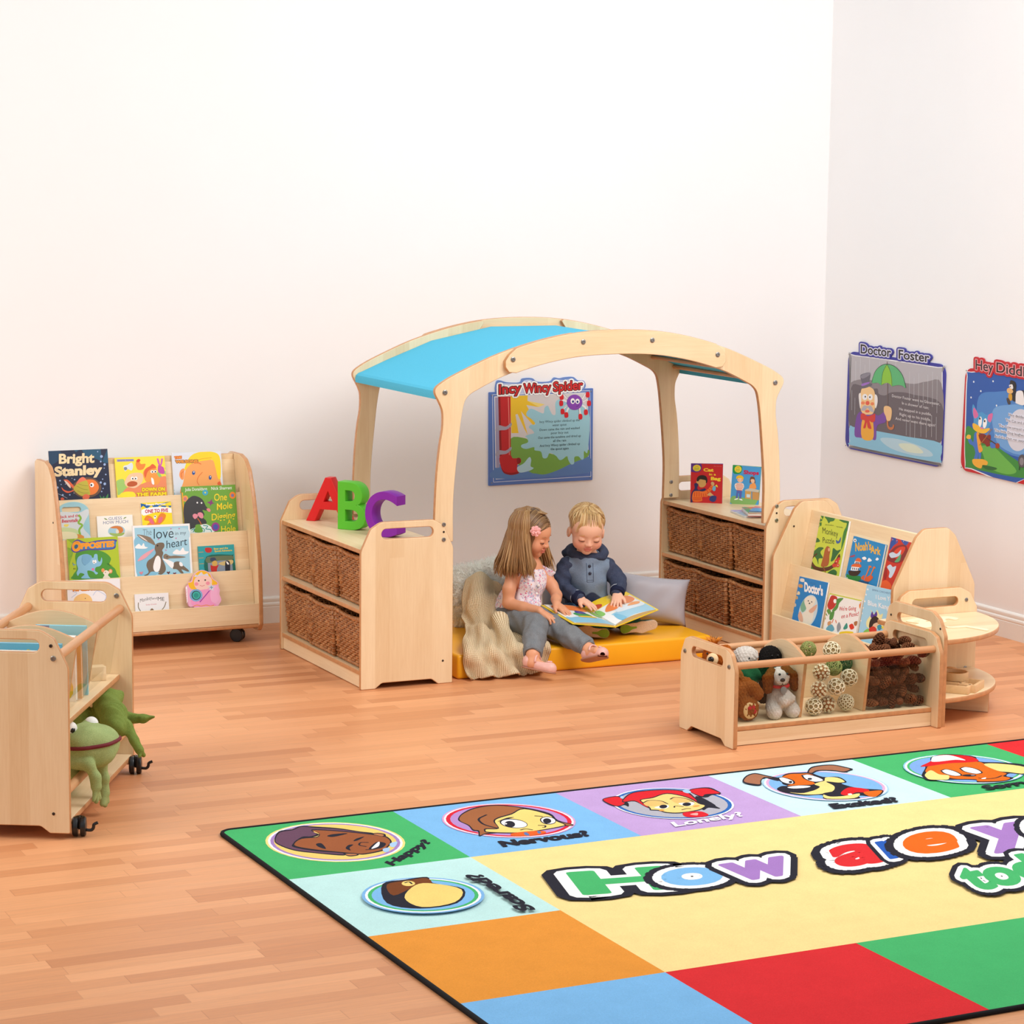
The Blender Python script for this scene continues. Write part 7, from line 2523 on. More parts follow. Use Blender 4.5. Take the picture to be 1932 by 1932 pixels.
    hv = vol_obj('hair', iv, (-.06, -.03, .44), (.17, .25, .68), .0026, HB, t, lambda V: np.repeat(hc(.28)[None], len(V), 0), 2)
    cur = []
    crown = np.array((.010, -.045, .0))
    for i in range(520):
        ph = rnd.uniform(0, 2 * PI)
        th0 = rnd.uniform(.02, 1.15)
        ln_ = rnd.uniform(.35, .62)
        pts = []
        ok = True
        for k in range(6):
            th = th0 + ln_ * k / 5
            a = ph + .18 * k / 5
            q = np.array((.0745 * math.sin(th) * math.cos(a), -.026 + .0885 * math.sin(th) * math.sin(a) + .030 * (1 - math.cos(th)) * (math.sin(a) > 0) * 0, .027 + .0735 * math.cos(th)))
            # the pivot sits toward the back so the fringe is combed forward
            lift = .002 + .003 * math.sin(PI * k / 5)
            n_ = q - np.array((0, -.013, .02)); n_ /= np.linalg.norm(n_)
            q = q + n_ * lift
            lim = .030 if abs(q[0]) < .05 else -.012
            if q[1] > .035 and q[2] < lim + .012 * math.sin(i): ok = False if k < 3 else ok; break
            if q[1] > -.005 and q[2] < -.022: break
            pts.append(LH.p(q))
        if not ok or len(pts) < 3: continue
        P_ = cr([tuple(q) for q in pts], 2)
        m = len(P_); r0 = rnd.uniform(.0014, .0026)
        rs = [r0 * max(.12, 1 - (j / (m - 1)) ** 2) for j in range(m)]
        cur.append((P_, rs, (*hc(rnd.uniform(.15, 1)), 1)))
    # fringe wisps on the forehead
    for i in range(46):
        x = rnd.uniform(-.050, .055)
        pts = [LH.p((x * .75, .030, .096)), LH.p((x * .9, .058, .078 - abs(x) * .3)), LH.p((x, .0725 - x * x * 6, .058 - abs(x) * .35)), LH.p((x * 1.05 + .004, .0785 - x * x * 7, .036 - rnd.uniform(0, .016) - abs(x) * .2))]
        P_ = cr([tuple(q) for q in pts], 3); m = len(P_); r0 = rnd.uniform(.0012, .0022)
        cur.append((P_, [r0 * max(.15, 1 - (j / (m - 1)) ** 3) for j in range(m)], (*hc(rnd.uniform(.4, 1)), 1)))
    locks('hair_strands', cur, HB, hv)
    return t
boy()

# ---------------------------------------------------------------- the open book on the boy's lap
def open_book():
    t = thing('open_picture_book', 'large open picture book with yellow cover held across the laps of the two children', 'book', PO, PA)
    S0, S1 = Vector((.169, -.150, .172)), Vector((.043, .020, .217))
    sd = S1 - S0
    rv, lv = Vector((.187, .190, .040)), Vector((-.178, -.090, .028))
    YC = plain('yellow_cover', (246, 214, 52), .4)
    bm = bmesh.new()
    def slab(bm, a, b, c, th):
        n = b.cross(c).normalized()
        if n.z < 0: n = -n
        vs = [a, a + b, a + b + c, a + c]
        lo = [bm.verts.new(p - n * th) for p in vs]; hi = [bm.verts.new(p) for p in vs]
        for i in range(4): bm.faces.new((lo[i], lo[(i + 1) % 4], hi[(i + 1) % 4], hi[i]))
        bm.faces.new(hi); bm.faces.new(lo[::-1])
    e = sd.normalized() * .004
    slab(bm, S0 - e, rv * 1.02, sd + e * 2, .003); slab(bm, S0 - e, lv * 1.02, sd + e * 2, .003)
    tube(bm, [S0 - e, S1 + e], .0045, 8)
    bmesh.ops.recalc_face_normals(bm, faces=bm.faces)
    done('cover', bm, YC, t)
    def page(nm, d, bulge, art):
        nu, nv = 18, 14
        up = d.cross(sd).normalized()
        if up.z < 0: up = -up
        bm = bmesh.new(); lay = bm.loops.layers.float_color.new('Col')
        def pos(u, v_, lift=0):
            h = .004 + bulge * math.sin(PI * min(1, u * 1.0)) ** .8 * (1 - .55 * u)
            return S0 + d * (.97 * u) + sd * v_ + up * (h + lift)
        V = [[bm.verts.new(pos(i / nu, j / nv)) for j in range(nv + 1)] for i in range(nu + 1)]
        V2 = [[bm.verts.new(S0 + d * (.97 * i / nu) + sd * (j / nv) + up * .0005) for j in range(nv + 1)] for i in range(nu + 1)]
        def col(u, v_):
            c = art(u, v_); return lin(c)
        for i in range(nu):
            for j in range(nv):
                f = bm.faces.new((V[i][j], V[i + 1][j], V[i + 1][j + 1], V[i][j + 1])); f.smooth = True
                for l in f.loops: l[lay] = lin('f2f1ea')
        edge = [(V, V2)]
        rim = [(i, 0) for i in range(nu + 1)] + [(nu, j) for j in range(1, nv + 1)] + [(i, nv) for i in range(nu - 1, -1, -1)]
        for (a, b), (c, d2) in zip(rim, rim[1:]):
            f = bm.faces.new((V[a][b], V[c][d2], V2[c][d2], V2[a][b]))
            for l in f.loops: l[lay] = lin('d8c690')
        bmesh.ops.recalc_face_normals(bm, faces=bm.faces)
        z = .0003
        for c, pts in art:
            pts = [(q[0], q[1]) for q in cr(pts, 4, True)]
            pts = [(min(max(a, .01), 1), min(max(b, 0), 1)) for a, b in pts]
            q = bmesh.new()
            try: f = q.faces.new([q.verts.new((a, b, 0)) for a, b in pts])
            except ValueError: q.free(); continue
            bmesh.ops.triangulate(q, faces=q.faces[:])
            for k in range(1, 12):
                bmesh.ops.bisect_plane(q, geom=q.verts[:] + q.edges[:] + q.faces[:], plane_co=(k / 12, 0, 0), plane_no=(1, 0, 0))
            mp = {w: bm.verts.new(pos(w.co.x, w.co.y, z)) for w in q.verts}
            for ff in q.faces:
                nf = bm.faces.new([mp[w] for w in ff.verts])
                nf.normal_update()
                if nf.normal.z < 0: nf.normal_flip()
                for l in nf.loops: l[lay] = lin(c)
            q.free(); z += .0002
        done(nm, bm, PRINT, t)
    page('right_pages', rv, .020, [('9fd0e6', [(0, 0), (.5, .02), (1, .02), (1, .35), (.6, .30), (.3, .34), (0, .30)]), ('f6d02a', [(0, .72), (.3, .70), (.6, .74), (.9, .80), (1, .86), (1, 1), (0, 1)]), ('dfeaf0', [(.3, .30), (.6, .26), (.95, .30), (.95, .50), (.6, .46), (.35, .48)]),
        ('f0884a', [(.15, .50), (.35, .42), (.55, .52), (.75, .50), (.95, .62), (.92, .80), (.7, .86), (.5, .74), (.3, .66)]), ('ea6a36', [(.4, .62), (.6, .60), (.8, .70), (.7, .78), (.5, .72)]), ('f0a060', [(.6, .40), (.85, .38), (.95, .46), (.8, .50)]), ('c8502a', [(.06, .74), (.18, .70), (.26, .78), (.16, .86), (.05, .82)]), ('f4f4f2', [(.0, .0), (.18, .02), (.16, .3), (.1, .5), (0, .5)]), ('7fc0dc', [(.16, .02), (.3, .02), (.24, .28), (.16, .24)]), ('8fc86a', [(0, .46), (.1, .44), (.1, .62), (.02, .68)])])
    page('left_pages', lv, .008, [('8cc6e0', [(0, .02), (.6, .0), (1, .02), (1, .30), (.5, .36), (0, .28)]), ('f2f4f2', [(.2, .30), (.6, .34), (.9, .28), (.9, .42), (.4, .42)]), ('2f9a54', [(.30, .34), (.62, .36), (.66, .50), (.5, .56), (.30, .52)]), ('2a4a9a', [(.34, .50), (.56, .52), (.5, .66), (.34, .62)]), ('f2c82a', [(.24, .30), (.60, .30), (.62, .36), (.26, .37)]), ('f0884a', [(.2, .66), (.5, .66), (.85, .74), (.9, .9), (.5, .98), (.2, .88)]), ('f6d02a', [(0, .72), (.16, .70), (.2, .95), (0, 1)]), ('8fc86a', [(0, .40), (.14, .42), (.16, .62), (0, .66)])])
    return t
open_book()
# ================================================================ cushions, throw, plush toys, bin contents
def pillow(name, label, c, rx, ry, T, M, mat, fur=None, rag=0):
    """square cushion: M columns = width, height, thickness directions"""
    t = link(name, None, None, c)
    t.matrix_world = Matrix.Translation(c) @ Matrix(M).to_4x4()
    tag(t, label, 'cushion')
    n = 30
    bm = bmesh.new()
    def P(u, v, s):
        # edges draw in between the corners
        k = 1 - .085 * (1 - u * u) * v * v - .0
        k2 = 1 - .085 * (1 - v * v) * u * u
        d = max(0, (1 - u ** 4) * (1 - v ** 4)) ** .55
        w = .05 * math.sin(7 * u + 3 * v) * (abs(u) ** 3 + abs(v) ** 3) * .5 + .025 * math.sin(5 * v - 9 * u)
        return Vector((u * rx * k2, v * ry * k, s * T * d * (1 + w)))
    for s in (1, -1):
        g = [[bm.verts.new(P(-1 + 2 * i / n, -1 + 2 * j / n, s)) for j in range(n + 1)] for i in range(n + 1)]
        for i in range(n):
            for j in range(n):
                q = (g[i][j], g[i + 1][j], g[i + 1][j + 1], g[i][j + 1])
                bm.faces.new(q if s > 0 else q[::-1])
    bmesh.ops.remove_doubles(bm, verts=bm.verts, dist=1e-5)
    done('cushion_cover', bm, mat, t, smooth=1)
    if fur:
        rnd = random.Random(2)
        bm = bmesh.new()
        for k in range(8000):
            u, v = rnd.uniform(-1, 1), rnd.uniform(-1, 1); s = rnd.choice((1, 1, -1))
            p = P(u, v, s)
            e = .02
            nn = (P(min(u + e, 1), v, s) - P(max(u - e, -1), v, s)).cross(P(u, min(v + e, 1), s) - P(u, max(v - e, -1), s))
            if nn.length < 1e-9: nn = Vector((u, v, 0))
            nn = nn.normalized() * s
            nn = (nn + Vector((u, v, 0)) * (abs(u) ** 5 + abs(v) ** 5) * .7).normalized()
            d = (nn + Vector((rnd.uniform(-.7, .7), rnd.uniform(-.7, .7), rnd.uniform(-.4, .4)))).normalized()
            l = rnd.uniform(.014, .026)
            q = p + d * l * .5 + nn * .003
            r = rnd.uniform(.0010, .0020)
            a = d.orthogonal().normalized() * r; b = d.cross(a).normalized() * r
            tip = bm.verts.new(p + d * l + Vector((rnd.uniform(-.004, .004), rnd.uniform(-.004, .004), -.002)))
            ring = [bm.verts.new(p + a * math.cos(x) + b * math.sin(x)) for x in (0, 2.09, 4.19)]
            for i in range(3): bm.faces.new((ring[i], ring[(i + 1) % 3], tip))
        f = done('fur', bm, fur, t, smooth=1)
        f['kind'] = 'stuff'
    return t
def w_(a, b, z):
    M = Matrix.Translation(PO) @ Matrix.Rotation(PA, 4, 'Z')
    return M @ Vector((a, b, z))
def wdir(a, b, z): return (Matrix.Rotation(PA, 3, 'Z') @ Vector((a, b, z))).normalized()
def basis3(nrm, roll=0):
    n = nrm.normalized(); u = Vector((0, 0, 1)); x = u.cross(n).normalized(); y = n.cross(x)
    c, s = math.cos(roll), math.sin(roll)
    x2, y2 = x * c + y * s, y * c - x * s
    return [[x2[i], y2[i], n[i]] for i in range(3)]
GREYC = plain('grey_satin', (176, 170, 176), .45, .35, .03, 12)
FURW = plain('cream_fur', (255, 248, 238), .9, .1, .06, 30)
pillow('cushion', 'smooth grey cushion with pointed corners leaning at the right end of the mat', w_(.352, .300, .212), .158, .105, .062, basis3(wdir(.12, -.95, .26), R(-7)), GREYC)
pillow('cushion', 'grey cushion mostly hidden between and behind the two children', w_(.02, .335, .220), .165, .115, .055, basis3(wdir(-.05, -.95, .25), R(4)), plain('slate_satin', (150, 150, 160), .5, .3, .03, 12))
pillow('cushion', 'fluffy cream fur cushion behind the girl, under the knitted throw', w_(-.385, .255, .243), .165, .145, .060, basis3(wdir(.02, -.93, .36), R(14)), FURW, FURW)

# ---- knitted throw
BL = [[(-.449, .18, .295), (-.481, .12, .235), (-.474, .02, .173), (-.449, -.1, .138), (-.459, -.3, .12), (-.46, -.445, .106), (-.448, -.468, .05), (-.425, -.49, .008)],
      [(-.403, .17, .339), (-.413, .1, .286), (-.418, 0, .211), (-.398, -.1, .166), (-.396, -.27, .139), (-.393, -.415, .112), (-.382, -.44, .05), (-.37, -.462, .010)],
      [(-.357, .14, .326), (-.356, .08, .267), (-.355, -.02, .204), (-.347, -.1, .162), (-.341, -.24, .136), (-.329, -.388, .115), (-.317, -.410, .058), (-.306, -.435, .010)],
      [(-.323, .12, .306), (-.322, .08, .244), (-.325, -.02, .193), (-.302, -.12, .184), (-.286, -.24, .140), (-.27, -.362, .114), (-.257, -.385, .059), (-.241, -.405, .010)],
      [(-.304, .1, .264), (-.299, .05, .204), (-.287, -.06, .168), (-.262, -.14, .140), (-.231, -.23, .120), (-.205, -.330, .113), (-.187, -.352, .062), (-.176, -.372, .012)],
      [(-.276, 0, .180), (-.242, -.05, .150), (-.209, -.10, .125), (-.176, -.15, .116), (-.139, -.22, .112), (-.112, -.288, .110), (-.108, -.306, .070), (-.116, -.322, .022)]]
def throw():
    rows = [cr(c, 9) for c in BL]
    m = len(rows[0])
    nu = 60
    G = []
    for j in range(m):
        line = cr([rows[i][j] for i in range(len(rows))], 12)
        G.append(line)
    bm = bmesh.new()
    nu = len(G[0])
    A = np.array([[tuple(p) for p in l] for l in G])
    du = np.gradient(A, axis=1); dv = np.gradient(A, axis=0)
    N = np.cross(du, dv); N /= np.maximum(np.linalg.norm(N, axis=2, keepdims=True), 1e-9)
    if N[:, :, 1].mean() > 0: N = -N
    uu_, vv_ = np.meshgrid(np.linspace(0, 1, nu), np.linspace(0, 1, m))
    w1 = np.sin(uu_ * 20 + 4 * np.sin(vv_ * 3.6 + .5)); fold = .017 * np.sign(w1) * np.abs(w1) ** .7 * (.30 + .9 * vv_ ** 1.2) + .014 * np.sin(uu_ * 9 - vv_ * 10 + .8) * (1 - .4 * vv_) + .007 * np.sin(uu_ * 43 + vv_ * 8) * vv_
    roll = .024 * np.exp(-((vv_ - .42 - .10 * np.sin(uu_ * 5)) / .05) ** 2) + .022 * np.exp(-((vv_ - .30 + .22 * uu_) / .05) ** 2)
    A = A + N * (fold + roll + .004)[:, :, None]
    A[:, :, 2] = np.maximum(A[:, :, 2], .004 + .004 * (1 + np.sin(uu_ * 60)) * (vv_ > .97))
    V = [[bm.verts.new(A[j, i]) for i in range(nu)] for j in range(m)]
    for j in range(m - 1):
        for i in range(nu - 1): bm.faces.new((V[j][i], V[j][i + 1], V[j + 1][i + 1], V[j + 1][i]))
    t = NT('oatmeal_knit')
    tc = t.n('ShaderNodeTexCoord')
    uvw = t.n('ShaderNodeAttribute', attribute_name='knit')
    mp = t.n('ShaderNodeMapping'); mp.inputs['Scale'].default_value = (64, 80, 1)
    t.l(uvw.outputs['Vector'], mp.inputs[0])
    sp = t.n('ShaderNodeSeparateXYZ'); t.l(mp.outputs[0], sp.inputs[0])
    rib = t.math('ABSOLUTE', t.math('SINE', t.math('MULTIPLY', sp.outputs[0], PI)))
    st = t.math('ABSOLUTE', t.math('SINE', t.math('ADD', t.math('MULTIPLY', sp.outputs[1], PI), t.math('MULTIPLY', rib, 1.2))))
    k = t.math('MULTIPLY', t.math('POWER', rib, .5), t.math('MULTIPLY_ADD', st, .35, .65))
    nz = t.noise(tc.outputs['Object'], 160, 2, .6)
    kk = t.math('ADD', t.math('MULTIPLY', k, .75), t.math('MULTIPLY', nz, .3))
    c = t.ramp(kk, [(.25, lin((190, 154, 112))), (.6, lin((236, 208, 166))), (1.0, lin((250, 230, 196)))])
    b = t.bsdf(c, .85, .15)
    t.bump(b, kk, .8, .008)
    o = done('knitted_throw', bm, t.m, None, PO, (0, 0, PA), 1)
    at = o.data.attributes.new('knit', 'FLOAT_VECTOR', 'POINT')
    at.data.foreach_set('vector', np.stack([uu_, vv_, uu_ * 0], -1).astype(np.float32).ravel())
    sm = o.modifiers.new('thickness', 'SOLIDIFY'); sm.thickness = .006; sm.offset = 0
    tag(o, 'oatmeal knitted throw draped over the fur cushion and the mat edge', 'blanket')
throw()

# ---- plush toys
def plush(name, label, vol, lo, hi, h, mat, M, color=None):
    t = link(name, None); t.matrix_world = M
    tag(t, label, 'soft toy')
    vol_obj('body', vol, lo, hi, h, mat, t, color, 1)
    return t
def surf(vol, c, d, far=.2):
    d = np.array(d, float); d /= np.linalg.norm(d)
    ts = np.linspace(0, far, 240); P_ = np.array(c)[None] + ts[:, None] * d
    e = vol.ev(P_)
    i = np.argmax(e > 0)
    return P_[i]
VELV = knit('green_velour', (140, 158, 100), (180, 196, 132), 500, .8)
VELD = knit('olive_velour', (104, 124, 52), (142, 160, 80), 500, .8)
WHT = plain('felt_white', (240, 238, 232), .6)
BLK = plain('glossy_black', (18, 18, 20), .15)
def frog():
    v = Vol(.02)
    v.ell((-.115, .34, .155), (.085, .09, .095))
    hc = (-.010, .290, .238)
    v.ell((-.012, .292, .248), (.098, .082, .052)).ell((-.006, .288, .220), (.090, .076, .052)).ell((.015, .272, .205), (.055, .05, .040))
    v.ell((-.015, .335, .285), (.026, .026, .022), None, k=.012).ell((-.065, .265, .280), (.026, .026, .022), None, k=.012)
    v.chain([(-.045, .225, .190), (.012, .205, .185), (.032, .200, .150), (.034, .200, .118)], [.022, .018, .015, .017], k=.012)
    v.chain([(-.02, .330, .185), (.026, .305, .165), (.038, .300, .120), (.038, .300, .075)], [.022, .017, .015, .017], k=.012)
    for (x, y, z), dz in (((.034, .200, .112), -.040), ((.038, .300, .070), -.036)):
        for k in (-1, 0, 1): v.cap((x, y + k * .006, z), (x + .004 * k, y + k * .016, z + dz + abs(k) * .008), .0105, .0085, k=.004)
    v.warp(folds(.0022, (((.7, .5, .4), 90, .3), ((.3, -.8, .6), 120, 1.1))))
    t = plush('plush_frog', 'light green plush frog with a dark red mouth hanging out of the trolley', v, (-.22, .16, .02), (.12, .45, .33), .0032, VELV, TM)
    bm = bmesh.new()
    pts = []
    for k in range(15):
        a = R(-150) + R(230) * k / 14
        q = surf(v, (-.008, .290, .236), (math.cos(a), math.sin(a), .06 + .10 * math.sin(a + 1.3)))
        pts.append(q)
    pts = [Vector(p) for p in pts]
    for i in range(len(pts) - 1): pass
    tube(bm, cr([tuple(p) for p in pts], 3), .0062, 8)
    done('mouth', bm, plain('dark_red_felt', (112, 22, 34), .7), t, smooth=1)
    for c, pd in (((-.010, .330, .291), (.7, -.6, -.1)), ((-.060, .255, .291), (.6, -.75, -.1))):
        bm = bmesh.new(); ball(bm, c, .023, 3)
        e = done('eye', bm, WHT, t, smooth=1)
        bm = bmesh.new(); d = Vector(pd).normalized(); ball(bm, Vector(c) + d * .0155, .0105, 2, None, 0, (1, 1, 1))
        done('pupil', bm, BLK, e, smooth=1)
frog()
def croc():
    v = Vol(.016)
    v.ell((-.16, .72, .17), (.09, .08, .105))
    v.chain([(-.055, .730, .270), (-.010, .640, .250), (.018, .585, .222)], [.046, .042, .032], k=.02)
    v.ell((-.048, .750, .285), (.046, .045, .030)).ell((-.018, .765, .293), (.018, .020, .016), None, k=.008).ell((-.060, .700, .292), (.018, .020, .016), None, k=.008)
    v.chain([(-.06, .72, .225), (.020, .685, .230), (.085, .668, .236), (.122, .660, .243)], [.030, .021, .013, .006], k=.012)
    v.chain([(-.03, .64, .215), (.040, .605, .222), (.075, .580, .180), (.092, .565, .152)], [.024, .018, .014, .015], k=.012)
    for k in (-1, 1): v.cap((.092, .565, .152), (.100 + .004 * k, .562 + .01 * k, .134), .009, .007, k=.004)
    def wr(P): return .0018 * np.sin((P[:, 1] - .3 * P[:, 2]) * 420) * np.exp(-((P[:, 1] - .63) / .05) ** 2) + .0015 * np.sin(P @ np.array((60., 90., 70.)))
    v.warp(wr)
    t = plush('plush_crocodile', 'darker olive plush crocodile leaning out behind the frog in the trolley', v, (-.28, .52, .05), (.14, .84, .33), .0032, VELD, TM)
    bm = bmesh.new(); ball(bm, (-.040, .690, .296), .009, 2); done('eye', bm, BLK, t, smooth=1)
croc()

# ---- plush toys inside the clear bin (bin frame: x along the bin, y into it)
BM = Matrix.Translation((-2.27, -3.006, 0))
def fuzzy(name, c1, c2, scale=260):
    t = NT(name)
    v = t.coord()
    f = t.noise(v, scale, 3, .75, 1.0)
    c = t.ramp(f, [(.3, lin(c1)), (.7, lin(c2))])
    b = t.bsdf(c, .95, .05)
    t.bump(b, f, .9, .006)
    return t.m
FBR = fuzzy('tan_plush', (126, 66, 24), (190, 112, 52)); FWH = fuzzy('white_plush', (214, 200, 186), (250, 244, 236)); FBK = fuzzy('black_plush', (8, 8, 8), (46, 42, 40))
FDB = fuzzy('brown_plush', (90, 44, 16), (156, 86, 34)); FOR = fuzzy('orange_plush', (150, 70, 22), (214, 116, 44)); FGR = knit('green_knit', (14, 58, 34), (34, 96, 58), 400)
def grain(a): return lambda P: a * (np.sin(P @ np.array((310., 190., 90.))) * np.sin(P @ np.array((-120., 260., 210.))) + .6 * np.sin(P @ np.array((420., -330., 380.))))
def spaniel():
    v = Vol(.014)
    v.ell((.268, .135, .145), (.042, .040, .055)).ell((.266, .128, .222), (.038, .038, .038))
    v.ell((.254, .098, .226), (.024, .030, .026)).ell((.246, .082, .216), (.017, .016, .014), None, k=.008)
    v.chain([(.275, .11, .155), (.262, .088, .140)], [.026, .022]).ell((.282, .096, .146), (.034, .024, .022))
    for x, z in ((.228, .100), (.306, .100)):
        v.chain([(x + .012, .125, .115), (x, .100, .100)], [.028, .026]); v.ell((x + .004, .092, .0985), (.024, .017, .0245))
    v.warp(grain(.0009))
    t = plush('plush_dog', 'white plush dog with brown ears, red collar and grey tag in the clear bin', v, (.17, .05, .06), (.36, .20, .28), .0024, FWH, BM)
    for x0, s in ((.232, -1), (.300, 1)):
        e = Vol(.01); e.chain([(x0, .128, .246), (x0 + s * .020, .118, .220), (x0 + s * .024, .112, .185)], [.016, .020, .018]); e.warp(grain(.0014))
        vol_obj('ear', e, (.17, .07, .15), (.37, .18, .28), .0024, FDB, t, None, 1)
    bm = bmesh.new(); ball(bm, (.243, .0665, .224), .0085, 2, None, 0, (1.25, .8, .85)); done('nose', bm, BLK, t, smooth=1)
    bm = bmesh.new(); tube(bm, [(.243, .068, .216), (.243, .0675, .208), (.238, .069, .203)], .0013, 5); tube(bm, [(.243, .0675, .208), (.249, .069, .204)], .0013, 5); done('mouth', bm, BLK, t)
    for x in (.2395, .272):
        bm = bmesh.new(); ball(bm, (x, .083, .242), .0048, 2); done('eye', bm, BLK, t, smooth=1)
    e = Vol(.01); e.ell((.280, .112, .246), (.020, .022, .022)); vol_obj('face_patch', e, (.24, .07, .21), (.32, .15, .28), .0024, FDB, t, None, 1)
    bm = bmesh.new(); tube(bm, [(.262 + .034 * math.cos(a), .120 + .032 * math.sin(a), .193) for a in [2 * PI * k / 24 for k in range(24)]], .006, 6, closed=True)
    done('collar', bm, plain('red_ribbon', (200, 30, 40), .5), t, smooth=1)
    bm = bmesh.new(); lathe(bm, [(0, 0), (.013, .0005), (.0135, .003), (0, .004)], 20, Matrix.Translation((.255, .080, .183)) @ Matrix.Rotation(R(80), 4, 'X'), cap=False)
    done('tag', bm, METAL, t, smooth=30)
spaniel()
def teddy():
    v = Vol(.014)
    v.ell((.120, .155, .150), (.052, .045, .070))
    v.chain([(.12, .15, .115), (.126, .115, .118)], [.034, .036]); v.ell((.122, .102, .118), (.040, .018, .042))
    v.chain([(.140, .15, .205), (.150, .118, .190), (.162, .108, .172)], [.022, .022, .024])
    v.ell((.095, .17, .232), (.036, .034, .034))
    v.warp(grain(.0016))
    t = plush('plush_teddy', 'tan plush teddy with red button pads on its foot, nearest the bin end', v, (.03, .07, .06), (.21, .22, .28), .0026, FBR, BM)
    bm = bmesh.new(); ball(bm, (.122, .088, .117), .030, 3, None, 0, (1, .25, 1.05)); pad = done('foot_pad', bm, plain('cream_suede', (232, 196, 140), .8), t, smooth=1)
    bm = bmesh.new()
    for x, z in ((-.008, .008), (.008, .010), (.014, -.006), (.004, .000)): ball(bm, (.122 + x, .080, .119 + z), .0082, 2, None, 0, (1, .3, 1))
    done('red_pads', bm, plain('red_felt', (186, 24, 34), .8), pad, smooth=1)
    e = Vol(.02); e.ell((.170, .205, .215), (.060, .040, .050)); e.warp(folds(.003, (((.7, .3, .6), 120, .2),)))
    vol_obj('jumper', e, (.09, .15, .15), (.25, .26, .28), .003, FGR, t, None, 1)
teddy()
def lump(name, label, mat, parts, eyes=(), g=.0018, extra=None):
    v = Vol(.012)
    for c, r_ in parts: v.ell(c, r_)
    v.warp(grain(g))
    los = np.min([np.array(c) - np.array(r_) for c, r_ in parts], 0) - .012; his = np.max([np.array(c) + np.array(r_) for c, r_ in parts], 0) + .012
    t = plush(name, label, v, los, his, .0026, mat, BM)
    for c, r_ in eyes:
        bm = bmesh.new(); ball(bm, c, r_, 2); done('eye', bm, BLK, t, smooth=1)
    return t
lump('plush_lamb', 'white woolly plush lamb behind the front rail of the clear bin', FWH, [((.190, .245, .285), (.050, .042, .036)), ((.168, .225, .270), (.022, .020, .020)), ((.195, .262, .190), (.055, .055, .085))], (((.182, .205, .285), .004),))
lump('plush_poodle', 'black woolly plush dog behind the spaniel in the clear bin', FBK, [((.290, .235, .278), (.042, .040, .040)), ((.258, .225, .262), (.020, .022, .028)), ((.322, .235, .262), (.020, .022, .028)), ((.290, .280, .175), (.036, .065, .085))], (((.276, .198, .288), .004), ((.300, .196, .288), .004)))
m_ = lump('plush_monkey', 'orange plush monkey peeping over the bin end, seen through its slot', FOR, [((.070, .265, .285), (.044, .048, .050)), ((.058, .258, .325), (.022, .022, .022)), ((.108, .250, .310), (.024, .024, .022)), ((.085, .290, .180), (.050, .060, .100))], (((.030, .250, .305), .004),))
bm = bmesh.new(); ball(bm, (.036, .222, .288), .028, 3, None, 0, (.8, .7, .85)); mz = done('muzzle', bm, plain('cream_plush', (236, 206, 160), .9), m_, smooth=1)
bm = bmesh.new(); ball(bm, (.020, .205, .292), .0145, 2, None, 0, (.8, .8, .75)); done('nose', bm, BLK, mz, smooth=1)
rnd = random.Random(4); cs = []
for i in range(60):
    a = rnd.uniform(0, 6.3); p0 = np.array((.060 + .012 * math.cos(a), .258 + .012 * math.sin(a), .340)); 
    p1 = p0 + np.array((.02 * math.cos(a), .02 * math.sin(a), rnd.uniform(.014, .026)))
    cs.append(([Vector(p0), Vector((p0 + p1) / 2 + np.array((0, 0, .006))), Vector(p1)], [.0016, .0013, .0003], (*lin((222, 140, 50))[:3], 1)))
locks('hair_tuft', cs, colattr('orange_tuft', .8, .2), m_, 4)

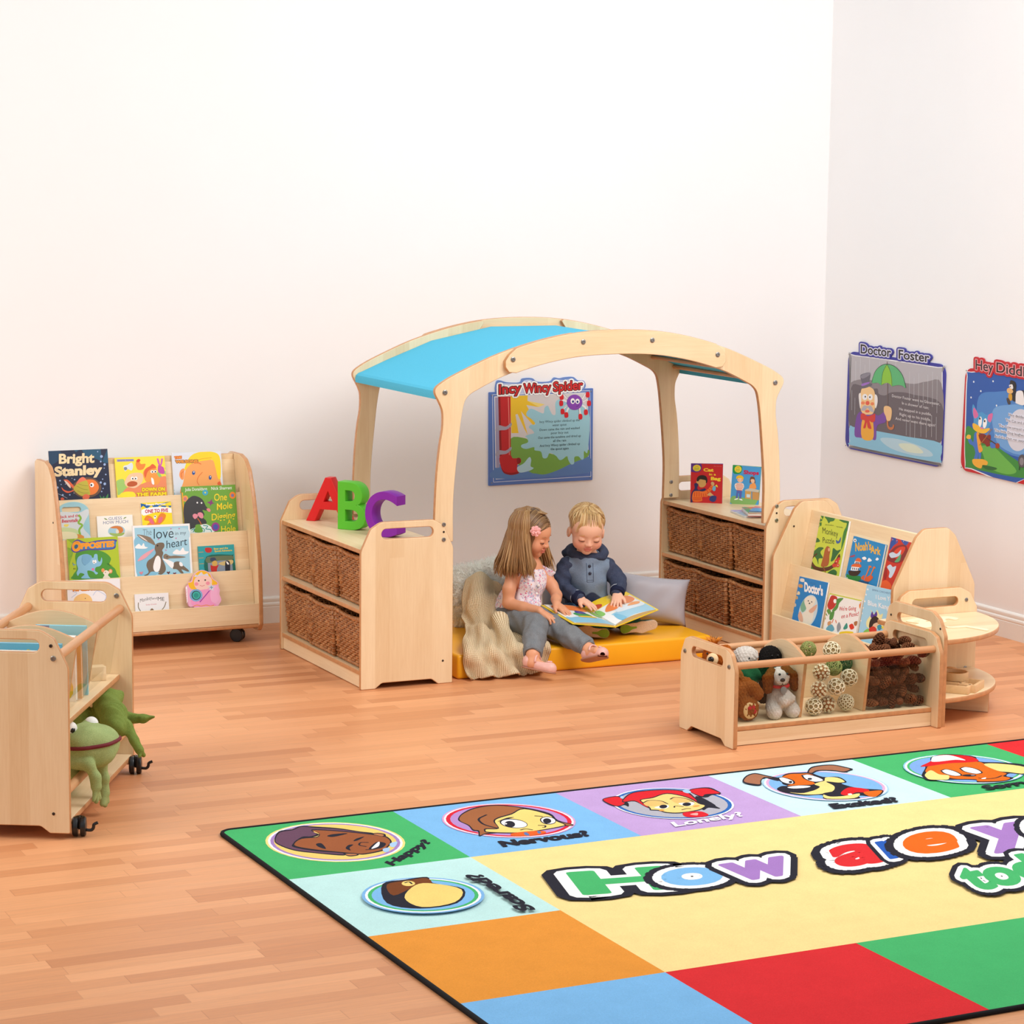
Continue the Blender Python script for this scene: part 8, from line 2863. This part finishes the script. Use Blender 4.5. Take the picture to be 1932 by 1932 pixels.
# ---- wicker balls
STRAW = plain('pale_rattan', (234, 222, 190), .6, .3, .12, 80); STRAWD = plain('rattan_inside', (170, 146, 104), .8, .2)
DISCB = plain('brown_husk', (150, 98, 56), .7, .2, .2, 90); GREENV = plain('green_vine', (150, 156, 92), .7, .2, .2, 60); DKV = plain('dark_green_vine', (70, 86, 52), .7, .2, .2, 60)
def fib(n):
    return [Vector((math.cos(2.399963 * i) * math.sqrt(1 - ((2 * i + 1) / n - 1) ** 2), math.sin(2.399963 * i) * math.sqrt(1 - ((2 * i + 1) / n - 1) ** 2), 1 - (2 * i + 1) / n)) for i in range(n)]
def nball(kind):
    r = .0315
    if kind == 'cups' or kind == 'fine':
        n, cr_, tr_ = (34, .0092, .0021) if kind == 'cups' else (90, .0055, .0014)
        bm = bmesh.new()
        for d in fib(n):
            M = Matrix.Translation(d * r * .965) @ d.to_track_quat('Z', 'Y').to_matrix().to_4x4()
            tube(bm, [M @ Vector((cr_ * math.cos(a), cr_ * math.sin(a), 0)) for a in [2 * PI * k / 12 for k in range(12)]], tr_, 5, closed=True)
        o = done('rattan_ball', bm, STRAW, None, smooth=1)
        bm = bmesh.new(); ball(bm, (0, 0, 0), r * .88, 3); done('core', bm, STRAWD, o, smooth=1)
    elif kind == 'husk':
        bm = bmesh.new()
        for d in fib(52):
            M = Matrix.Translation(d * r * .80) @ d.to_track_quat('Z', 'Y').to_matrix().to_4x4()
            lathe(bm, [(.0050, 0), (.0052, .0068), (.0038, .0072), (.0026, .005), (0, .005)], 9, M, cap=False)
        o = done('rattan_ball', bm, STRAW, None, smooth=40)
        bm = bmesh.new(); ball(bm, (0, 0, 0), r * .90, 3); done('core', bm, DISCB, o, smooth=1)
    else:
        rn = random.Random(7); bm = bmesh.new()
        for i in range(34):
            d = Vector((rn.gauss(0, 1), rn.gauss(0, 1), rn.gauss(0, 1))).normalized(); a = d.orthogonal().normalized(); b = d.cross(a)
            rr = r * rn.uniform(.92, 1.0); off = d * rn.uniform(-.010, .010); r2 = math.sqrt(max(rr * rr - off.length_squared, 1e-6))
            tube(bm, [off + (a * math.cos(x) + b * math.sin(x)) * r2 for x in [2 * PI * k / 28 for k in range(28)]], .0013, 4, closed=True)
        o = done('rattan_ball', bm, GREENV if kind == 'vine' else DKV, None, smooth=1)
    return o
BALLS = {'cups': [((.528, .185, .292), 'pale rattan ball with cup holes, topmost of the ball heap'), ((.560, .112, .199), 'pale cup-holed rattan ball at the right of the ball heap'), ((.487, .085, .176), 'pale cup-holed rattan ball in the middle of the heap, against the acrylic'), ((.400, .098, .106), 'pale cup-holed rattan ball at the bottom left of the heap')],
         'husk': [((.424, .104, .166), 'brown husk ball with pale rings, left in the middle row of the heap'), ((.446, .125, .226), 'brown husk ball with pale rings, upper left of the ball heap'), ((.468, .112, .106), 'brown husk ball with pale rings, bottom middle of the ball heap')],
         'fine': [((.545, .107, .108), 'pale rattan ball with fine holes, bottom right of the ball heap')],
         'vine': [((.508, .138, .238), 'pale green woven vine ball below the top ball of the heap'), ((.476, .265, .285), 'woven vine ball at the back of the heap, beside the first divider')],
         'dark': [((.575, .172, .243), 'dark green woven vine ball at the right of the ball heap')]}
for kind, L_ in BALLS.items():
    b0 = nball(kind)
    for i, (p, lb) in enumerate(L_):
        o = b0 if i == 0 else dup(b0)
        o.location = BM @ Vector(p); o.rotation_euler = (i * 1.1 + .4, i * .7, i * 2.1)
        tag(o, lb, 'rattan ball', 'rattan balls in the clear bin')
# ---- pine cones
def cone_mesh(seed, openness):
    rn = random.Random(seed); bm = bmesh.new()
    n = 74
    for i in range(n):
        f = i / (n - 1)
        z = -.022 + .046 * f
        w = math.sin(PI * (.16 + .80 * f)) ** .8
        a = 2.399963 * i
        ln = (.0175 * w + .003) * openness
        el = R(-5 + 62 * f)
        wd = .0072 * w + .0022
        M = Matrix.Translation((0, 0, z)) @ Matrix.Rotation(a, 4, 'Z') @ Matrix.Rotation(-el, 4, 'Y')
        ps = [(.001, -.3, 0), (.001, .3, 0), (ln * .7, .9, .0006), (ln, .75, .0026), (ln * 1.04, 0, .0042), (ln, -.75, .0026), (ln * .7, -.9, .0006)]
        top = [bm.verts.new(M @ Vector((x, y * wd, zz))) for x, y, zz in ps]
        bot = [bm.verts.new(M @ Vector((x * .98, y * wd * .9, zz - .0022))) for x, y, zz in ps]
        k = len(ps)
        bm.faces.new(top); bm.faces.new(bot[::-1])
        for j in range(k): bm.faces.new((top[j], bot[j], bot[(j + 1) % k], top[(j + 1) % k]))
    lathe(bm, [(.003, -.024), (.006, -.01), (.006, .012), (.002, .024)], 8)
    bmesh.ops.recalc_face_normals(bm, faces=bm.faces)
    t = NT('pine_cone'); v = t.coord()
    f = t.noise(v, 170, 3, .6)
    oi = t.n('ShaderNodeObjectInfo')
    c = t.ramp(t.math('ADD', t.math('MULTIPLY', f, .75), t.math('MULTIPLY', oi.outputs['Random'], .3)), [(.3, lin((64, 34, 20))), (.62, lin((126, 74, 44))), (.9, lin((168, 116, 76)))])
    t.bsdf(c, .7, .2)
    o = done('pine_cone', bm, t.m, None, smooth=35)
    return o
c0, c1 = cone_mesh(1, 1.0), cone_mesh(2, .78)
c1.data.materials.clear(); c1.data.materials.append(c0.data.materials[0])
rnd = random.Random(21)
spots = []
for iz in range(5):
    for iy in range(4):
        for ix in range(6):
            z = .098 + iz * .0405
            y = .095 + iy * .062 + (.018 if iz % 2 else 0) - (z - .073) * .12
            x = .652 + ix * .0415 + (.018 if (iz + iy) % 2 else 0)
            if x > .868: continue
            if iz < 4 and iy > 2: continue            # nothing of those shows
            if iz == 4: z += .016 * math.sin(ix * 1.3 + iy) + .012 * (ix > 3) + (.018 if iy in (1, 2) else 0)
            spots.append((x + rnd.uniform(-.006, .006), y + rnd.uniform(-.004, .005), z + rnd.uniform(-.005, .006)))
uc = [0, 0]
for i, p in enumerate(spots):
    k = i % 3 == 0
    src = c1 if k else c0
    o = src if not uc[k] else dup(src)
    uc[k] += 1
    o.location = BM @ Vector(p)
    o.rotation_euler = (rnd.uniform(0, 6.3), rnd.uniform(0, 6.3), rnd.uniform(0, 6.3)); s = rnd.uniform(.86, 1.08); o.scale = (s, s, s)
    tag(o, 'brown pine cone in the heap behind the clear front of the toy bin', 'pine cone', 'pine cones in the toy bin')
o = dup(c0); o.location = BM @ Vector((.762, .225, .300)); o.rotation_euler = (.25, .3, .6); o.scale = (1.2, 1.2, 1.25)
tag(o, 'largest dark pine cone standing on top of the heap in the toy bin', 'pine cone', 'pine cones in the toy bin')
for p, r_, lb in (((.690, .225, .277), (1.4, .6, 0), 'open pine cone on top of the heap at the left, beside the divider'), ((.832, .235, .280), (1.1, 2.2, .4), 'open pine cone on top of the heap, between the largest cone and the bin end')):
    o = dup(c0); o.location = BM @ Vector(p); o.rotation_euler = r_; o.scale = (1.1, 1.1, 1.1)
    tag(o, lb, 'pine cone', 'pine cones in the toy bin')

# ---- wooden toys on the corner table
BIRCH = plain('birch_ply', (244, 230, 196), .6, .3, .03, 60)
QM = Matrix.Translation((QX, QY, 0))
def ply(loops, label, z):
    me = curve_mesh(loops, .004, .0006, 1)
    o = fin('plywood_cutout', me, BIRCH, None, (QX, QY, z), None, 40)
    tag(o, label, 'puzzle piece', 'plywood pieces on the corner table')
ply([[(q[0], q[1]) for q in cr([(.069, -.096), (.123, -.064), (.176, -.058), (.185, -.100), (.135, -.130), (.150, -.165), (.098, -.227), (.057, -.236), (.052, -.182), (.090, -.150)], 4, True)], slot(.105, -.115, .028, .012)], 'forked pale plywood puzzle piece lying under the slotted panel of the corner table', .3352)
ply([[(q[0], q[1]) for q in cr([(.225, -.075), (.266, -.067), (.289, -.076), (.298, -.121), (.268, -.140), (.258, -.110), (.236, -.120), (.205, -.170), (.180, -.150)], 4, True)]], 'hooked pale plywood puzzle piece in the middle of the corner table', .3352)
ply([[(.146, -.246), (.160, -.262), (.232, -.262), (.246, -.300), (.262, -.358), (.254, -.378), (.242, -.381), (.228, -.330), (.214, -.286), (.160, -.282), (.140, -.268)]], 'long thin pale plywood stick nearest the curved table edge', .3352)
AMB = plain('amber_acrylic', (236, 176, 60), .2, .5, 0, 1, 0)
AMB.node_tree.nodes['Principled BSDF'].inputs['Transmission Weight'].default_value = .5
def frame_block(nm, label, out, inn, th, M, pane=None):
    me = curve_mesh([out, inn], th, .0015, 1)
    t = fin(nm, me, BEECHL, None, None, None, 40)
    t.matrix_world = M
    tag(t, label, 'wooden block', 'framed wooden blocks')
    if pane:
        m2 = curve_mesh([inn], .004, .0003, 1); fin('pane', m2, pane, t)
    return t
BEECHL = plain('light_beech', (232, 196, 146), .5, .4, .06, 50)
frame_block('rectangle_block', 'framed rectangular wooden block lying at the left of the lower shelf', rect(-.062, -.035, .062, .035, .004), rect(-.050, -.023, .050, .023), .030, QM @ Matrix.Translation((.105, -.375, .1235)) @ Matrix.Rotation(R(-48), 4, 'Z'), AMB)
frame_block('rectangle_block', 'framed rectangular wooden block at the right, under the round block', rect(-.062, -.035, .062, .035, .004), rect(-.050, -.023, .050, .023), .030, QM @ Matrix.Translation((.190, -.365, .1235)) @ Matrix.Rotation(R(38), 4, 'Z'))
circ = lambda r_, n=40: [(r_ * math.cos(2 * PI * k / n), r_ * math.sin(2 * PI * k / n)) for k in range(n)]
frame_block('round_block', 'round drum-like wooden block with amber window resting on the two rectangular blocks', circ(.052), circ(.045), .030, QM @ Matrix.Translation((.160, -.300, .1545)), AMB)
semi = lambda r_: [(r_ * math.cos(PI * k / 24), r_ * math.sin(PI * k / 24)) for k in range(25)]
frame_block('arch_block', 'half-round wooden block with amber window standing behind the round block', semi(.060), [(x * .84, .008 + y * .82) for x, y in semi(.060)], .028, QM @ Matrix.Translation((.195, -.222, .1085)) @ Matrix.Rotation(R(-25.4), 4, 'Z') @ AXM['Y'], AMB)
# ================================================================ camera and light
cam = bpy.data.cameras.new('camera')
co = bpy.data.objects.new('camera', cam); COL.objects.link(co)
_f = Vector((.42689142, .89408711, -.13554322)); _r = Vector((.90301347, -.42946843, .0111146)); _u = Vector((.04827412, .12714208, .99070909))
co.matrix_world = Matrix(((_r.x, _u.x, -_f.x, -6.6863336), (_r.y, _u.y, -_f.y, -10.38981781), (_r.z, _u.z, -_f.z, 2.02619009), (0, 0, 0, 1)))
cam.sensor_width = 36
cam.lens = 4600 / 1932 * 36
cam.clip_end = 100
SC.camera = co
def area(name, loc, target, size, power, col=(1, 1, 1), sy=None):
    l = bpy.data.lights.new(name, 'AREA')
    l.energy = power; l.color = col; l.size = size
    if sy: l.shape = 'RECTANGLE'; l.size_y = sy
    o = bpy.data.objects.new(name, l); COL.objects.link(o)
    o.location = loc
    d = Vector(target) - Vector(loc)
    o.rotation_euler = d.to_track_quat('-Z', 'Y').to_euler()
    return o
area('softbox_key', (-1.6, -4.3, 3.9), (-2.2, -.6, .4), 2.4, 140, (1, .985, .97))
area('softbox_left', (-7.4, -2.6, 2.7), (-3.0, -1.0, .5), 1.8, 80, (1, .97, .93))
w = bpy.data.worlds.new('World'); SC.world = w
w.use_nodes = True
# soft daylight: bright from above, dim at eye level
nt = w.node_tree
bg = nt.nodes['Background']; bg.inputs[0].default_value = (.96, .985, 1, 1)
tc = nt.nodes.new('ShaderNodeTexCoord'); sp = nt.nodes.new('ShaderNodeSeparateXYZ'); mr = nt.nodes.new('ShaderNodeMapRange')
mr.inputs['From Min'].default_value = -.05; mr.inputs['From Max'].default_value = .75
mr.inputs['To Min'].default_value = .34; mr.inputs['To Max'].default_value = .85
nt.links.new(tc.outputs['Generated'], sp.inputs[0]); nt.links.new(sp.outputs[2], mr.inputs['Value']); nt.links.new(mr.outputs[0], bg.inputs[1])
SC.view_settings.view_transform = 'Standard'
SC.view_settings.look = 'None'
SC.view_settings.gamma = 1
SC.view_settings.exposure = -.12
SC.view_settings.use_curve_mapping = False
